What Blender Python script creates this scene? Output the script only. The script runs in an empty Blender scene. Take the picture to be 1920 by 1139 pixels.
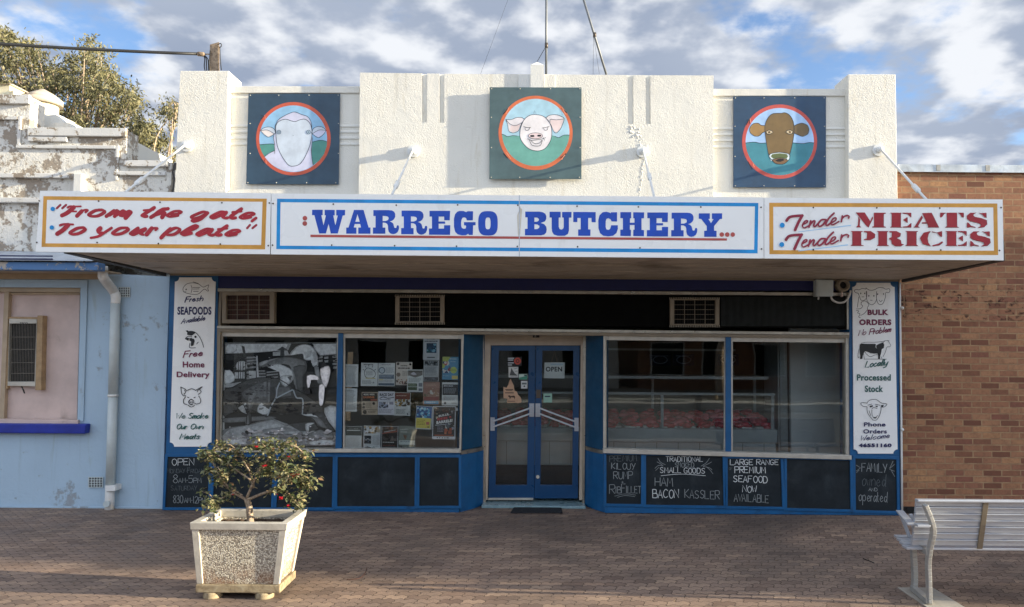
import bpy, bmesh, math, random
from mathutils import Vector, Matrix
from mathutils.geometry import tessellate_polygon
random.seed(7)
scene = bpy.context.scene
COL = scene.collection
R = math.radians

# ------------------------------------------------------------------ camera
F, CX, CY = 1390.0, 1000.0, 569.5            # focal length and principal point in pixels of the 1920 px photograph
CAM = Vector((0, -9.1, 2.03))
ROT = Matrix.Rotation(R(90 + 3.2), 3, 'X') @ Matrix.Rotation(R(0.45), 3, 'Z')
cd = bpy.data.cameras.new('camera')
cam = bpy.data.objects.new('camera', cd); COL.objects.link(cam)
cam.matrix_world = Matrix.Translation(CAM) @ ROT.to_4x4()
cd.sensor_fit = 'HORIZONTAL'; cd.sensor_width = 36
cd.lens = F / 1920 * 36
cd.shift_x = -(CX - 960) / 1920
cd.clip_start = .05; cd.clip_end = 2000
scene.camera = cam

# ------------------------------------------------------------------ light
SUN_EL, SUN_AZ = 10.8, 6.2                    # low sun from the right, almost along the street front
S = Vector((math.cos(R(SUN_EL)) * math.cos(R(SUN_AZ)), -math.cos(R(SUN_EL)) * math.sin(R(SUN_AZ)), math.sin(R(SUN_EL))))
sd = bpy.data.lights.new('sun', 'SUN'); sd.energy = 5.0; sd.angle = R(.5); sd.color = (1, .88, .66)
sun = bpy.data.objects.new('sun', sd); COL.objects.link(sun)
sun.rotation_euler = S.to_track_quat('Z', 'Y').to_euler(); sun.location = (40, -6, 30)
scene.view_settings.view_transform = 'Standard'; scene.view_settings.look = 'None'
scene.view_settings.gamma = 1; scene.view_settings.exposure = 1.55
scene.cycles.use_denoising = True
scene.cycles.max_bounces = 8; scene.cycles.transparent_max_bounces = 12

world = bpy.data.worlds.new('World'); scene.world = world; world.use_nodes = True
def sky():
    nt = world.node_tree; N = nt.nodes; L = nt.links
    bg = N['Background']; bg.inputs[1].default_value = .1
    st = N.new('ShaderNodeTexSky'); st.sky_type = 'NISHITA'; st.sun_disc = False
    st.sun_elevation = R(SUN_EL); st.sun_rotation = R(90 + SUN_AZ); st.altitude = 300
    tc = N.new('ShaderNodeTexCoord'); sp = N.new('ShaderNodeSeparateXYZ'); L.new(tc.outputs['Generated'], sp.inputs[0])
    def m(op, a, b=None, c=None, clamp=False):
        n = N.new('ShaderNodeMath'); n.operation = op; n.use_clamp = clamp
        for i, v in enumerate((a, b, c)):
            if v is None: continue
            if isinstance(v, (int, float)): n.inputs[i].default_value = v
            else: L.new(v, n.inputs[i])
        return n.outputs[0]
    x, y, z = sp.outputs
    zz = m('ADD', m('MAXIMUM', z, .0), .22)
    cb = N.new('ShaderNodeCombineXYZ'); L.new(m('DIVIDE', x, zz), cb.inputs[0]); L.new(m('DIVIDE', y, zz), cb.inputs[1])
    def noise(scale, detail, rough, off, dist=0):
        v = N.new('ShaderNodeVectorMath'); v.operation = 'ADD'; L.new(cb.outputs[0], v.inputs[0]); v.inputs[1].default_value = off
        n = N.new('ShaderNodeTexNoise'); n.inputs['Scale'].default_value = scale; n.inputs['Detail'].default_value = detail
        n.inputs['Roughness'].default_value = rough; n.inputs['Distortion'].default_value = dist
        L.new(v.outputs[0], n.inputs['Vector']); return n.outputs['Fac']
    def rng(v, a, b):
        n = N.new('ShaderNodeMapRange'); n.interpolation_type = 'SMOOTHSTEP'; L.new(v, n.inputs[0])
        n.inputs[1].default_value = a; n.inputs[2].default_value = b; return n.outputs[0]
    def mix(f, a, b):
        n = N.new('ShaderNodeMix'); n.data_type = 'RGBA'
        if isinstance(f, (int, float)): n.inputs[0].default_value = f
        else: L.new(f, n.inputs[0])
        for i, v in ((6, a), (7, b)):
            if isinstance(v, tuple): n.inputs[i].default_value = v + (1,)
            else: L.new(v, n.inputs[i])
        return n.outputs[2]
    cover = rng(noise(2.3, 9, .56, (SKY_OFF[0], SKY_OFF[1], 0), 0), .36, .47)
    n1 = noise(5.6, 7, .5, (3.1, 1.7, 2), 0); n2 = noise(5.6, 4, .48, (3.1 + .06, 1.7 - .06, 2), 0)
    relief = m('ADD', m('MULTIPLY', m('SUBTRACT', n1, n2), 5.5), m('MULTIPLY', m('SUBTRACT', n1, .5), 2.6))
    lit = rng(relief, -.75, 1.25)
    big = rng(noise(.9, 3, .5, (7.3, 2.2, 5)), .3, .7)
    dark = mix(big, (1.0, 1.2, 1.62), (1.6, 1.78, 2.12))
    cl = mix(lit, dark, (3.2, 3.2, 3.25))
    skyc = N.new('ShaderNodeVectorMath'); skyc.operation = 'MULTIPLY'; L.new(st.outputs[0], skyc.inputs[0]); skyc.inputs[1].default_value = (.72, .80, .98)
    col = mix(cover, skyc.outputs[0], cl)
    # clouds behind the camera are boosted to brighten the shaded facade
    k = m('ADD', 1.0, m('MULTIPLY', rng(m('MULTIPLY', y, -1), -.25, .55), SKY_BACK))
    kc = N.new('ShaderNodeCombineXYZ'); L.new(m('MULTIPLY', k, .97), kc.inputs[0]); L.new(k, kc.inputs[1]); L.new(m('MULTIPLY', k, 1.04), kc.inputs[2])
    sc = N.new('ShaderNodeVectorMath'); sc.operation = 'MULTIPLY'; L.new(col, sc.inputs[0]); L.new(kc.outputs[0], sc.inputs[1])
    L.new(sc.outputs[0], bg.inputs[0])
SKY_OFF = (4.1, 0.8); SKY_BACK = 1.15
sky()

# ------------------------------------------------------------------ pixel -> place
def ray(px, py):
    return ROT @ Vector(((px - CX) / F, -(py - CY) / F, -1))
def P(px, py, Y=0.0):
    d = ray(px, py); t = (Y - CAM.y) / d.y
    return CAM + d * t
def G(px, py, z=0.0):
    d = ray(px, py); t = (z - CAM.z) / d.z
    return CAM + d * t

# ------------------------------------------------------------------ materials
def lin(h):
    h = h.lstrip('#'); v = [int(h[i:i+2], 16) / 255 for i in (0, 2, 4)]
    return tuple(c / 12.92 if c <= .04045 else ((c + .055) / 1.055) ** 2.4 for c in v)
class NT:
    def __init__(s, name):
        s.m = bpy.data.materials.new(name); s.m.use_nodes = True; s.nt = s.m.node_tree; s.N = s.nt.nodes; s.L = s.nt.links
        s.b = s.N['Principled BSDF']; s.tc = s.N.new('ShaderNodeTexCoord'); s.out = s.N['Material Output']
    def set(s, inp, v):
        if v is None: return
        if isinstance(v, (int, float)): inp.default_value = v
        elif isinstance(v, tuple): inp.default_value = v + (1,) if len(v) == 3 and inp.type == 'RGBA' else v
        else: s.L.new(v, inp)
    def math(s, op, a, b=None, clamp=False):
        n = s.N.new('ShaderNodeMath'); n.operation = op; n.use_clamp = clamp
        s.set(n.inputs[0], a); s.set(n.inputs[1], b); return n.outputs[0]
    def vec(s, scale=(1, 1, 1), kind='Object'):
        n = s.N.new('ShaderNodeMapping'); n.inputs['Scale'].default_value = scale; s.L.new(s.tc.outputs[kind], n.inputs[0]); return n.outputs[0]
    def noise(s, scale, detail=4, rough=.55, vec=None, dist=0):
        n = s.N.new('ShaderNodeTexNoise'); n.inputs['Scale'].default_value = scale; n.inputs['Detail'].default_value = detail
        n.inputs['Roughness'].default_value = rough; n.inputs['Distortion'].default_value = dist
        s.L.new(vec if vec is not None else s.tc.outputs['Object'], n.inputs['Vector']); return n.outputs['Fac']
    def vor(s, scale, vec=None, feature='F1', out='Distance'):
        n = s.N.new('ShaderNodeTexVoronoi'); n.feature = feature; n.inputs['Scale'].default_value = scale
        s.L.new(vec if vec is not None else s.tc.outputs['Object'], n.inputs['Vector']); return n.outputs[out]
    def rng(s, v, a, b, c=0, d=1, smooth=True):
        n = s.N.new('ShaderNodeMapRange'); n.interpolation_type = 'SMOOTHSTEP' if smooth else 'LINEAR'
        s.L.new(v, n.inputs[0])
        for i, q in enumerate((a, b, c, d)): n.inputs[i + 1].default_value = q
        return n.outputs[0]
    def mix(s, f, a, b, blend='MIX'):
        n = s.N.new('ShaderNodeMix'); n.data_type = 'RGBA'; n.blend_type = blend
        s.set(n.inputs[0], f); s.set(n.inputs[6], a); s.set(n.inputs[7], b); return n.outputs[2]
    def ramp(s, v, stops, const=False):
        n = s.N.new('ShaderNodeValToRGB'); e = n.color_ramp.elements
        if const: n.color_ramp.interpolation = 'CONSTANT'
        while len(e) < len(stops): e.new(.5)
        for i, (p, c) in enumerate(stops): e[i].position = p; e[i].color = tuple(c) + (1,)
        s.L.new(v, n.inputs[0]); return n.outputs[0]
    def bump(s, h, strength=.5, dist=.01, normal=None):
        n = s.N.new('ShaderNodeBump'); n.inputs['Strength'].default_value = strength; n.inputs['Distance'].default_value = dist
        s.L.new(h, n.inputs['Height'])
        if normal is not None: s.L.new(normal, n.inputs['Normal'])
        return n.outputs[0]
    def done(s, col=None, rough=None, metal=None, normal=None, spec=None):
        s.set(s.b.inputs['Base Color'], col); s.set(s.b.inputs['Roughness'], rough); s.set(s.b.inputs['Metallic'], metal)
        if normal is not None: s.L.new(normal, s.b.inputs['Normal'])
        if spec is not None: s.b.inputs['Specular IOR Level'].default_value = spec
        return s.m
def hx(c): return lin(c) if isinstance(c, str) else c
def plain(name, c, rough=.55, metal=0, var=.12, vs=6, bump=0, bs=60, spec=None, dirt=None, dirt_at=(.55, .75), ds=3):
    n = NT(name); c = hx(c)
    f = n.noise(vs, 5, .6)
    lo = tuple(v * (1 - var) for v in c); hi = tuple(min(1, v * (1 + var)) for v in c)
    col = n.mix(n.rng(f, .3, .7), lo, hi)
    if dirt is not None:
        d = n.rng(n.noise(ds, 7, .65, dist=.4), *dirt_at)
        col = n.mix(d, col, hx(dirt))
    nor = n.bump(n.noise(bs, 4, .6), bump, .004) if bump else None
    return n.done(col, n.rng(n.noise(vs * 1.7, 3), .3, .7, max(.02, rough - .08), min(1, rough + .08)), metal, nor, spec)
def stucco(name, c, amt=1.0, scale=17, peel=None, at=(.52, .56), ps=2.2, c2=None):
    n = NT(name); c = hx(c)
    v = n.vec((1, 1, 1))
    r1 = n.noise(scale, 3, .5, v, 1.6)
    ridge = n.math('SUBTRACT', 1.0, n.math('MULTIPLY', n.math('ABSOLUTE', n.math('SUBTRACT', r1, .5)), 5.0), True)
    r2 = n.noise(scale * 2.6, 4, .6, v, .6)
    h = n.math('ADD', n.math('MULTIPLY', ridge, .55), r2)
    col = n.mix(n.rng(n.noise(1.3, 5), .3, .7), tuple(x * .93 for x in c), c)
    col = n.mix(n.rng(n.noise(3.5, 7, .65, n.vec((2.2, 1, .35)), .5), .58, .78), col, tuple(x * y for x, y in zip(c, (.84, .80, .72))))
    h = n.math('MULTIPLY', h, n.rng(n.noise(2.1, 4, .6), .3, .7, .35, 1.25))
    nor = n.bump(h, amt, .007)
    drip = n.rng(n.noise(6, 6, .6, n.vec((1.6, 1, .10))), .56, .72)
    col = n.mix(n.math('MULTIPLY', drip, .35), col, tuple(x * y for x, y in zip(c, (.66, .62, .54))))
    if peel:
        a = n.noise(ps, 10, .68, v, .3); b = n.noise(ps * 6, 6, .7, v)
        f = n.rng(n.math('ADD', n.math('MULTIPLY', a, .6), n.math('MULTIPLY', b, .4)), *at)
        col = n.mix(f, col, hx(peel))
        if c2: col = n.mix(n.rng(n.noise(.8, 4), .45, .6), col, n.mix(f, hx(c2), hx(peel)))
        nor = n.bump(n.math('MULTIPLY', f, -1.0), .8, .004, nor)
    return n.done(col, .85, 0, nor, .2)
def brick_mat():
    n = NT('red_brick')
    sp = n.N.new('ShaderNodeSeparateXYZ'); n.L.new(n.tc.outputs['Object'], sp.inputs[0])
    cb = n.N.new('ShaderNodeCombineXYZ'); n.L.new(n.math('ADD', sp.outputs[0], sp.outputs[1]), cb.inputs[0]); n.L.new(sp.outputs[2], cb.inputs[1])
    def br(c1, c2, mo, ms=.008):
        b = n.N.new('ShaderNodeTexBrick'); b.offset = .5; b.inputs['Scale'].default_value = 1
        b.inputs['Brick Width'].default_value = .232; b.inputs['Row Height'].default_value = .0765; b.inputs['Mortar Size'].default_value = ms
        b.inputs['Mortar Smooth'].default_value = .15; b.inputs['Bias'].default_value = 0
        for k, c in (('Color1', c1), ('Color2', c2), ('Mortar', mo)): b.inputs[k].default_value = c + (1,)
        n.L.new(cb.outputs[0], b.inputs['Vector']); return b
    w = br((0, 0, 0), (1, 1, 1), (.5, .5, .5))
    col = n.ramp(w.outputs['Color'], [(0, lin('#704838')), (.25, lin('#996b50')), (.5, lin('#a87c5b')), (.75, lin('#855645')), (1, lin('#b58860'))])
    col = n.mix(n.rng(n.noise(26, 5, .65), .35, .75), col, n.mix(.45, col, (.10, .055, .035)))
    stain = n.rng(n.noise(1.1, 4, .6), .5, .75)
    col = n.mix(n.math('MULTIPLY', stain, .35), col, lin('#6b4a3a'))
    # chipped dark faces in two or three courses
    zz = n.math('ABSOLUTE', n.math('SUBTRACT', sp.outputs[2], 2.60))
    band = n.rng(zz, .34, .12)
    chip = n.math('MULTIPLY', band, n.rng(n.noise(9, 5, .7, n.vec((1, 1, 1.6))), .56, .63))
    col = n.mix(chip, col, lin('#4a3028'))
    white = n.rng(n.noise(2.3, 8, .75), .67, .72)
    col = n.mix(n.math('MULTIPLY', white, .5), col, lin('#b9a595'))
    col = n.mix(w.outputs['Fac'], col, n.mix(n.rng(n.noise(8), .3, .7), lin('#a98a68'), lin('#8d6f55')))
    h = n.math('ADD', n.math('MULTIPLY', w.outputs['Fac'], -1.0), n.math('MULTIPLY', n.noise(70, 4), .25))
    h = n.math('SUBTRACT', h, n.math('MULTIPLY', chip, .8))
    return n.done(col, .85, 0, n.bump(h, 1.0, .011), .25)
def paver_mat():
    n = NT('clay_pavers')
    sp = n.N.new('ShaderNodeSeparateXYZ'); n.L.new(n.tc.outputs['Object'], sp.inputs[0]); x, y = sp.outputs[0], sp.outputs[1]
    # interlocking pavers: rows zigzag along x, ends joggle too
    wx = n.math('PINGPONG', n.math('ADD', x, 50.0), .045)
    wy = n.math('PINGPONG', n.math('ADD', y, 50.0), .045)
    sm = n.rng(wx, .008, .037); smy = n.rng(wy, .008, .037)
    cb = n.N.new('ShaderNodeCombineXYZ')
    n.L.new(n.math('ADD', x, n.math('MULTIPLY', smy, .018)), cb.inputs[0]); n.L.new(n.math('ADD', y, n.math('MULTIPLY', sm, .024)), cb.inputs[1])
    b = n.N.new('ShaderNodeTexBrick'); b.offset = .5; b.inputs['Scale'].default_value = 1
    b.inputs['Brick Width'].default_value = .18; b.inputs['Row Height'].default_value = .09; b.inputs['Mortar Size'].default_value = .0034
    b.inputs['Mortar Smooth'].default_value = .3; b.inputs['Bias'].default_value = 0
    for k, c in (('Color1', (0, 0, 0)), ('Color2', (1, 1, 1)), ('Mortar', (.5, .5, .5))): b.inputs[k].default_value = c + (1,)
    n.L.new(cb.outputs[0], b.inputs['Vector'])
    col = n.ramp(b.outputs['Color'], [(0, lin('#7d685b')), (.3, lin('#9d8573')), (.7, lin('#8e796b')), (1, lin('#af957f'))])
    col = n.mix(n.rng(n.noise(.55, 6, .6), .35, .7), col, n.mix(.68, col, lin('#57504b')))
    col = n.mix(n.rng(n.noise(3.1, 7, .7), .55, .75), col, n.mix(.5, col, lin('#a08873')))
    col = n.mix(n.rng(n.noise(90, 3, .6), .3, .75), col, n.mix(.35, col, (.03, .025, .022)))
    spots = n.rng(n.vor(5, None), .05, .09, 1, 0)
    gum = n.math('MULTIPLY', spots, n.rng(n.noise(5), .5, .55))
    col = n.mix(n.math('MULTIPLY', gum, .75), col, (.03, .026, .024))
    col = n.mix(n.math('MULTIPLY', b.outputs['Fac'], .9), col, (.022, .017, .014))
    tilt = n.math('MULTIPLY', n.noise(4.2, 1), 1.2)
    h = n.math('ADD', n.math('ADD', n.math('MULTIPLY', b.outputs['Fac'], -1.0), tilt), n.math('MULTIPLY', n.noise(60, 4), .22))
    return n.done(col, n.rng(n.noise(3), .3, .7, .55, .8), 0, n.bump(h, .9, .007), .35)
def pebble_mat():
    n = NT('exposed_aggregate')
    v = n.vec((1, 1, 1)); d = n.vor(95, v); c = n.vor(95, v, out='Color')
    sp = n.N.new('ShaderNodeSeparateColor'); n.L.new(c, sp.inputs[0])
    col = n.ramp(sp.outputs[0], [(0, lin('#6b6358')), (.2, lin('#a1978a')), (.45, lin('#cfc6b2')), (.8, lin('#e2dbc9')), (1, lin('#94897a'))])
    e = n.rng(d, .45, .75)
    col = n.mix(e, col, lin('#8a8273'))
    sx = n.N.new('ShaderNodeSeparateXYZ'); n.L.new(n.tc.outputs['Object'], sx.inputs[0])
    rust = n.math('MULTIPLY', n.rng(sx.outputs[2], .20, .02), n.rng(n.noise(6), .3, .6))
    col = n.mix(n.math('MULTIPLY', rust, .55), col, lin('#8a5a30'))
    return n.done(col, .7, 0, n.bump(n.math('MULTIPLY', d, -1.0), .8, .008), .3)
def soffit_mat():
    n = NT('stained_ply_soffit')
    f = n.noise(2.6, 7, .62, n.vec((.45, 9, 1)), 1.6)
    col = n.ramp(f, [(.25, lin('#76695a')), (.42, lin('#c9bba8')), (.52, lin('#958674')), (.62, lin('#d0c2ae'))])
    col = n.mix(n.rng(n.noise(1.1, 5), .5, .8), col, lin('#6d604f'))
    return n.done(col, .6, 0, n.bump(f, .2, .003), .3)
def glass_mat(name, tint=(.95, .97, .97), k=1.0):
    n = NT(name); N, L = n.N, n.L; N.remove(n.b)
    tr = N.new('ShaderNodeBsdfTransparent'); tr.inputs[0].default_value = tint + (1,)
    gl = N.new('ShaderNodeBsdfGlossy'); gl.inputs['Roughness'].default_value = .012; gl.inputs[0].default_value = (1, 1, 1, 1)
    fr = N.new('ShaderNodeFresnel'); fr.inputs[0].default_value = 1.52
    bp = n.bump(n.noise(.9, 2, .4), .06, .05); L.new(bp, gl.inputs['Normal'])
    f = n.math('MULTIPLY', fr.outputs[0], 0.85 * k, True)
    mx = N.new('ShaderNodeMixShader'); L.new(f, mx.inputs[0]); L.new(tr.outputs[0], mx.inputs[1]); L.new(gl.outputs[0], mx.inputs[2])
    L.new(mx.outputs[0], n.out.inputs[0]); return n.m
def island_mat(name, stops, rough=.6, trans=.0, spec=.3):
    n = NT(name); g = n.N.new('ShaderNodeNewGeometry')
    col = n.ramp(g.outputs['Random Per Island'], stops)
    n.done(col, rough, 0, None, spec)
    if trans:
        t = n.N.new('ShaderNodeBsdfTranslucent'); n.L.new(col, t.inputs[0])
        mx = n.N.new('ShaderNodeMixShader'); mx.inputs[0].default_value = trans
        n.L.new(n.b.outputs[0], mx.inputs[1]); n.L.new(t.outputs[0], mx.inputs[2]); n.L.new(mx.outputs[0], n.out.inputs[0])
    return n.m
def enamel(name, c):
    n = NT(name); c = hx(c); b = n.noise(1.7, 3, .5)
    col = n.mix(n.rng(n.noise(2.4, 6, .65, n.vec((1.5, 1, .5))), .56, .85), c, tuple(x * y for x, y in zip(c, (.83, .82, .78))))
    return n.done(col, n.rng(n.noise(3), .3, .7, .22, .42), 0, n.bump(b, .35, .03), .5)
def mottled(name, a, b, c, scale=9):
    n = NT(name); f = n.noise(scale, 8, .7, None, .6)
    return n.done(n.ramp(f, [(.3, hx(a)), (.5, hx(b)), (.68, hx(c))]), .8, 0, n.bump(f, .4, .01))

WHITE = '#e9e6dc'
M = dict(
    stucco=stucco('white_stucco', lin('#e2ded3'), .6, 25),
    smooth_white=stucco('painted_render', lin('#e2e0d8'), .22, 30),
    peel=stucco('peeling_white_paint', lin('#dedad0'), .9, 14, '#9c9081', (.50, .535)),
    peel_trim=stucco('peeling_trim_paint', lin('#d5d3cd'), .3, 26, '#948879', (.53, .56), 2.8),
    blue_wall=stucco('pale_blue_render', lin('#a9bfcf'), .35, 7, '#959da2', (.57, .62), 1.2),
    brick=brick_mat(), paver=paver_mat(), pebble=pebble_mat(), soffit=soffit_mat(),
    glass=glass_mat('window_glass', k=1.15), door_glass=glass_mat('door_glass', (.9, .93, .93), 1.1),
    blue=plain('blue_paint', '#075384', .45, 0, .12, 5, .12, 40, None, '#063f66', (.55, .8), 4),
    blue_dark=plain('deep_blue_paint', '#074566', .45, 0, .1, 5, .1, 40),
    door_blue=plain('door_blue_paint', '#063f69', .35, 0, .1, 5, .08, 40),
    navy=plain('navy_band', '#0a1450', .5, 0, .1), sill_navy=plain('sill_navy_paint', '#152a8f', .5, 0, .15, 8, .3, 30),
    hamper=plain('black_mesh_panel', '#060706', .85, 0, .2, 6, 0, 60, .1), board=plain('blackboard_paint', '#22282c', .75, 0, .28, 3.5, .05, 30, .2, '#454c4f', (.48, .8), 1.8),
    alu=plain('aluminium', '#a9a294', .35, .85, .15, 9), alu_white=plain('painted_aluminium', '#b9b4a8', .4, .2, .1, 9),
    galv=plain('galvanised_steel', '#b9c0c6', .4, .8, .2, 12), bench=plain('bench_aluminium', '#b7bbc1', .38, .35, .03, 5),
    bench_frame=plain('bench_cast_frame', '#aaa9a4', .45, .35, .06, 8),
    cream=plain('cream_paint', '#b9ab99', .55, 0, .1, 5), white=plain('white_paint', '#dcdcd8', .45, 0, .06, 5),
    white_metal=enamel('white_enamel', '#eeefec'),
    pipe=plain('pipe_paint', '#b9c2c1', .5, 0, .08, 6, 0, 60, None, '#8b8f86', (.6, .8), 5),
    pvc=plain('white_pipe', '#d7d6d0', .4), pink=plain('pink_board', '#c6b1a8', .6, 0, .1, 3, .1, 30, None, '#9d8b80', (.6, .8), 2.5),
    buff=plain('buff_frame_paint', '#a8957c', .6, 0, .12, 4), beige=plain('ac_beige', '#a59c8a', .5), tan=plain('tan_frame', '#857a68', .55, 0, .1), mast=plain('mast_steel', '#6f7274', .5, .2, .15),
    grille=plain('rust_grille', '#4a2a1c', .7, 0, .4, 14), amber=plain('amber_panel', '#6b4a1e', .6, 0, .3, 12), dark=plain('dark_void', '#0b0c0d', .7), black=plain('black_plastic', '#141414', .5),
    timber=mottled('weathered_timber', '#4a3d30', '#8a7762', '#b09c82', 14), timber_new=plain('raw_batten', '#a08562', .65, 0, .2, 10),
    lid=plain('lid_paint', '#cfd3d4', .4), zinc=plain('zinc_flashing', '#b9bfc2', .4, .55, .2, 6, 0, 60, None, '#8a8f92', (.5, .7), 3),
    concrete=plain('concrete', '#a19b90', .85, 0, .15, 5, .4, 40), planter=plain('planter_concrete', '#b9b3a6', .8, 0, .12, 8, .35, 50, None, '#8f877a', (.55, .72), 6),
    soil=mottled('potting_soil', '#1d1712', '#4a3727', '#2b211a', 40), mat=plain('rubber_mat', '#15171c', .85, 0, .2, 30, .5, 120),
    asphalt=plain('asphalt', '#4a4a49', .9, 0, .2, 9, .4, 80), earth=plain('dry_earth', '#8a7660', .95, 0, .2, 1.5, .4, 20),
    roof=plain('roof_iron', '#a7a8a6', .5, .3, .15, 3), bark=mottled('gum_bark', '#5e5044', '#a8937c', '#c9b79f', 12), rose_bark=mottled('rose_bark', '#4e4034', '#8d7a66', '#b9a890', 40),
    gum=island_mat('gum_leaves', [(0, (.06, .065, .032)), (.4, (.15, .145, .07)), (.75, (.26, .235, .12)), (1, (.11, .10, .05))], .5, .25),
    rose=island_mat('rose_leaves', [(0, (.042, .06, .026)), (.35, (.10, .12, .05)), (.7, (.19, .18, .085)), (.92, (.31, .28, .15)), (1, (.25, .13, .06))], .45, .2, .5),
    petal=island_mat('rose_petals', [(0, (.45, .01, .02)), (1, (.65, .03, .05))], .5, .15),
    meat=island_mat('packed_meat', [(0, (.34, .012, .016)), (.5, (.60, .03, .05)), (.8, (.72, .18, .20)), (1, (.45, .02, .025))], .15, 0, .8),
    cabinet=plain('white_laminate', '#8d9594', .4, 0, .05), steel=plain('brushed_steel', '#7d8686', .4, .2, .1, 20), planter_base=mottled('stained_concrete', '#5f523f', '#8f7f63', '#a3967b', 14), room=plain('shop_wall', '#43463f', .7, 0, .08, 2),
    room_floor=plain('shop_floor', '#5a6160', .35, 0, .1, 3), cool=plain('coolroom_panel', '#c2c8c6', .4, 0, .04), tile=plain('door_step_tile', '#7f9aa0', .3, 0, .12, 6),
    paper=plain('notice_paper', '#d9dcda', .6, 0, .03), wire=plain('black_cable', '#1b1c1e', .6), rustbolt=plain('weathered_bolt', '#5a5148', .5, .6),
)
FLAT = {}
def flat(h, rough=.5):
    k = (h, rough)
    if k not in FLAT: FLAT[k] = plain('paint_' + h.lstrip('#'), h, rough, 0, .13, 5)
    return FLAT[k]

# ------------------------------------------------------------------ objects
def wloc(o):
    v = Vector((0, 0, 0))
    while o is not None: v += o.location; o = o.parent
    return v
def tag(o, label=None, cat=None, group=None, kind=None, category=None):
    cat = cat or category
    if label: o['label'] = label
    if cat: o['category'] = cat
    if group: o['group'] = group
    if kind: o['kind'] = kind
    return o
def thing(name, label, cat, loc=(0, 0, 0), group=None):
    o = bpy.data.objects.new(name, None); COL.objects.link(o); o.location = loc; o.empty_display_size = .1
    return tag(o, label, cat, group)
def copy_tree(o, parent=None):
    c = o.copy(); COL.objects.link(c); c.parent = parent
    for ch in list(o.children): copy_tree(ch, c)
    return c
def crom(pts, n=6, closed=False):
    if len(pts) < 3: return [Vector(p) for p in pts]
    p = [Vector(q) for q in pts]; out = []; m = len(p)
    for i in range(m if closed else m - 1):
        if closed: a, b, c, d = p[i - 1], p[i], p[(i + 1) % m], p[(i + 2) % m]
        else: a, b, c, d = p[max(i - 1, 0)], p[i], p[i + 1], p[min(i + 2, m - 1)]
        for k in range(n):
            t = k / n
            out.append(.5 * ((2 * b) + (c - a) * t + (2 * a - 5 * b + 4 * c - d) * t * t + (3 * b - a - 3 * c + d) * t ** 3))
    if not closed: out.append(p[-1])
    return out
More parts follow.
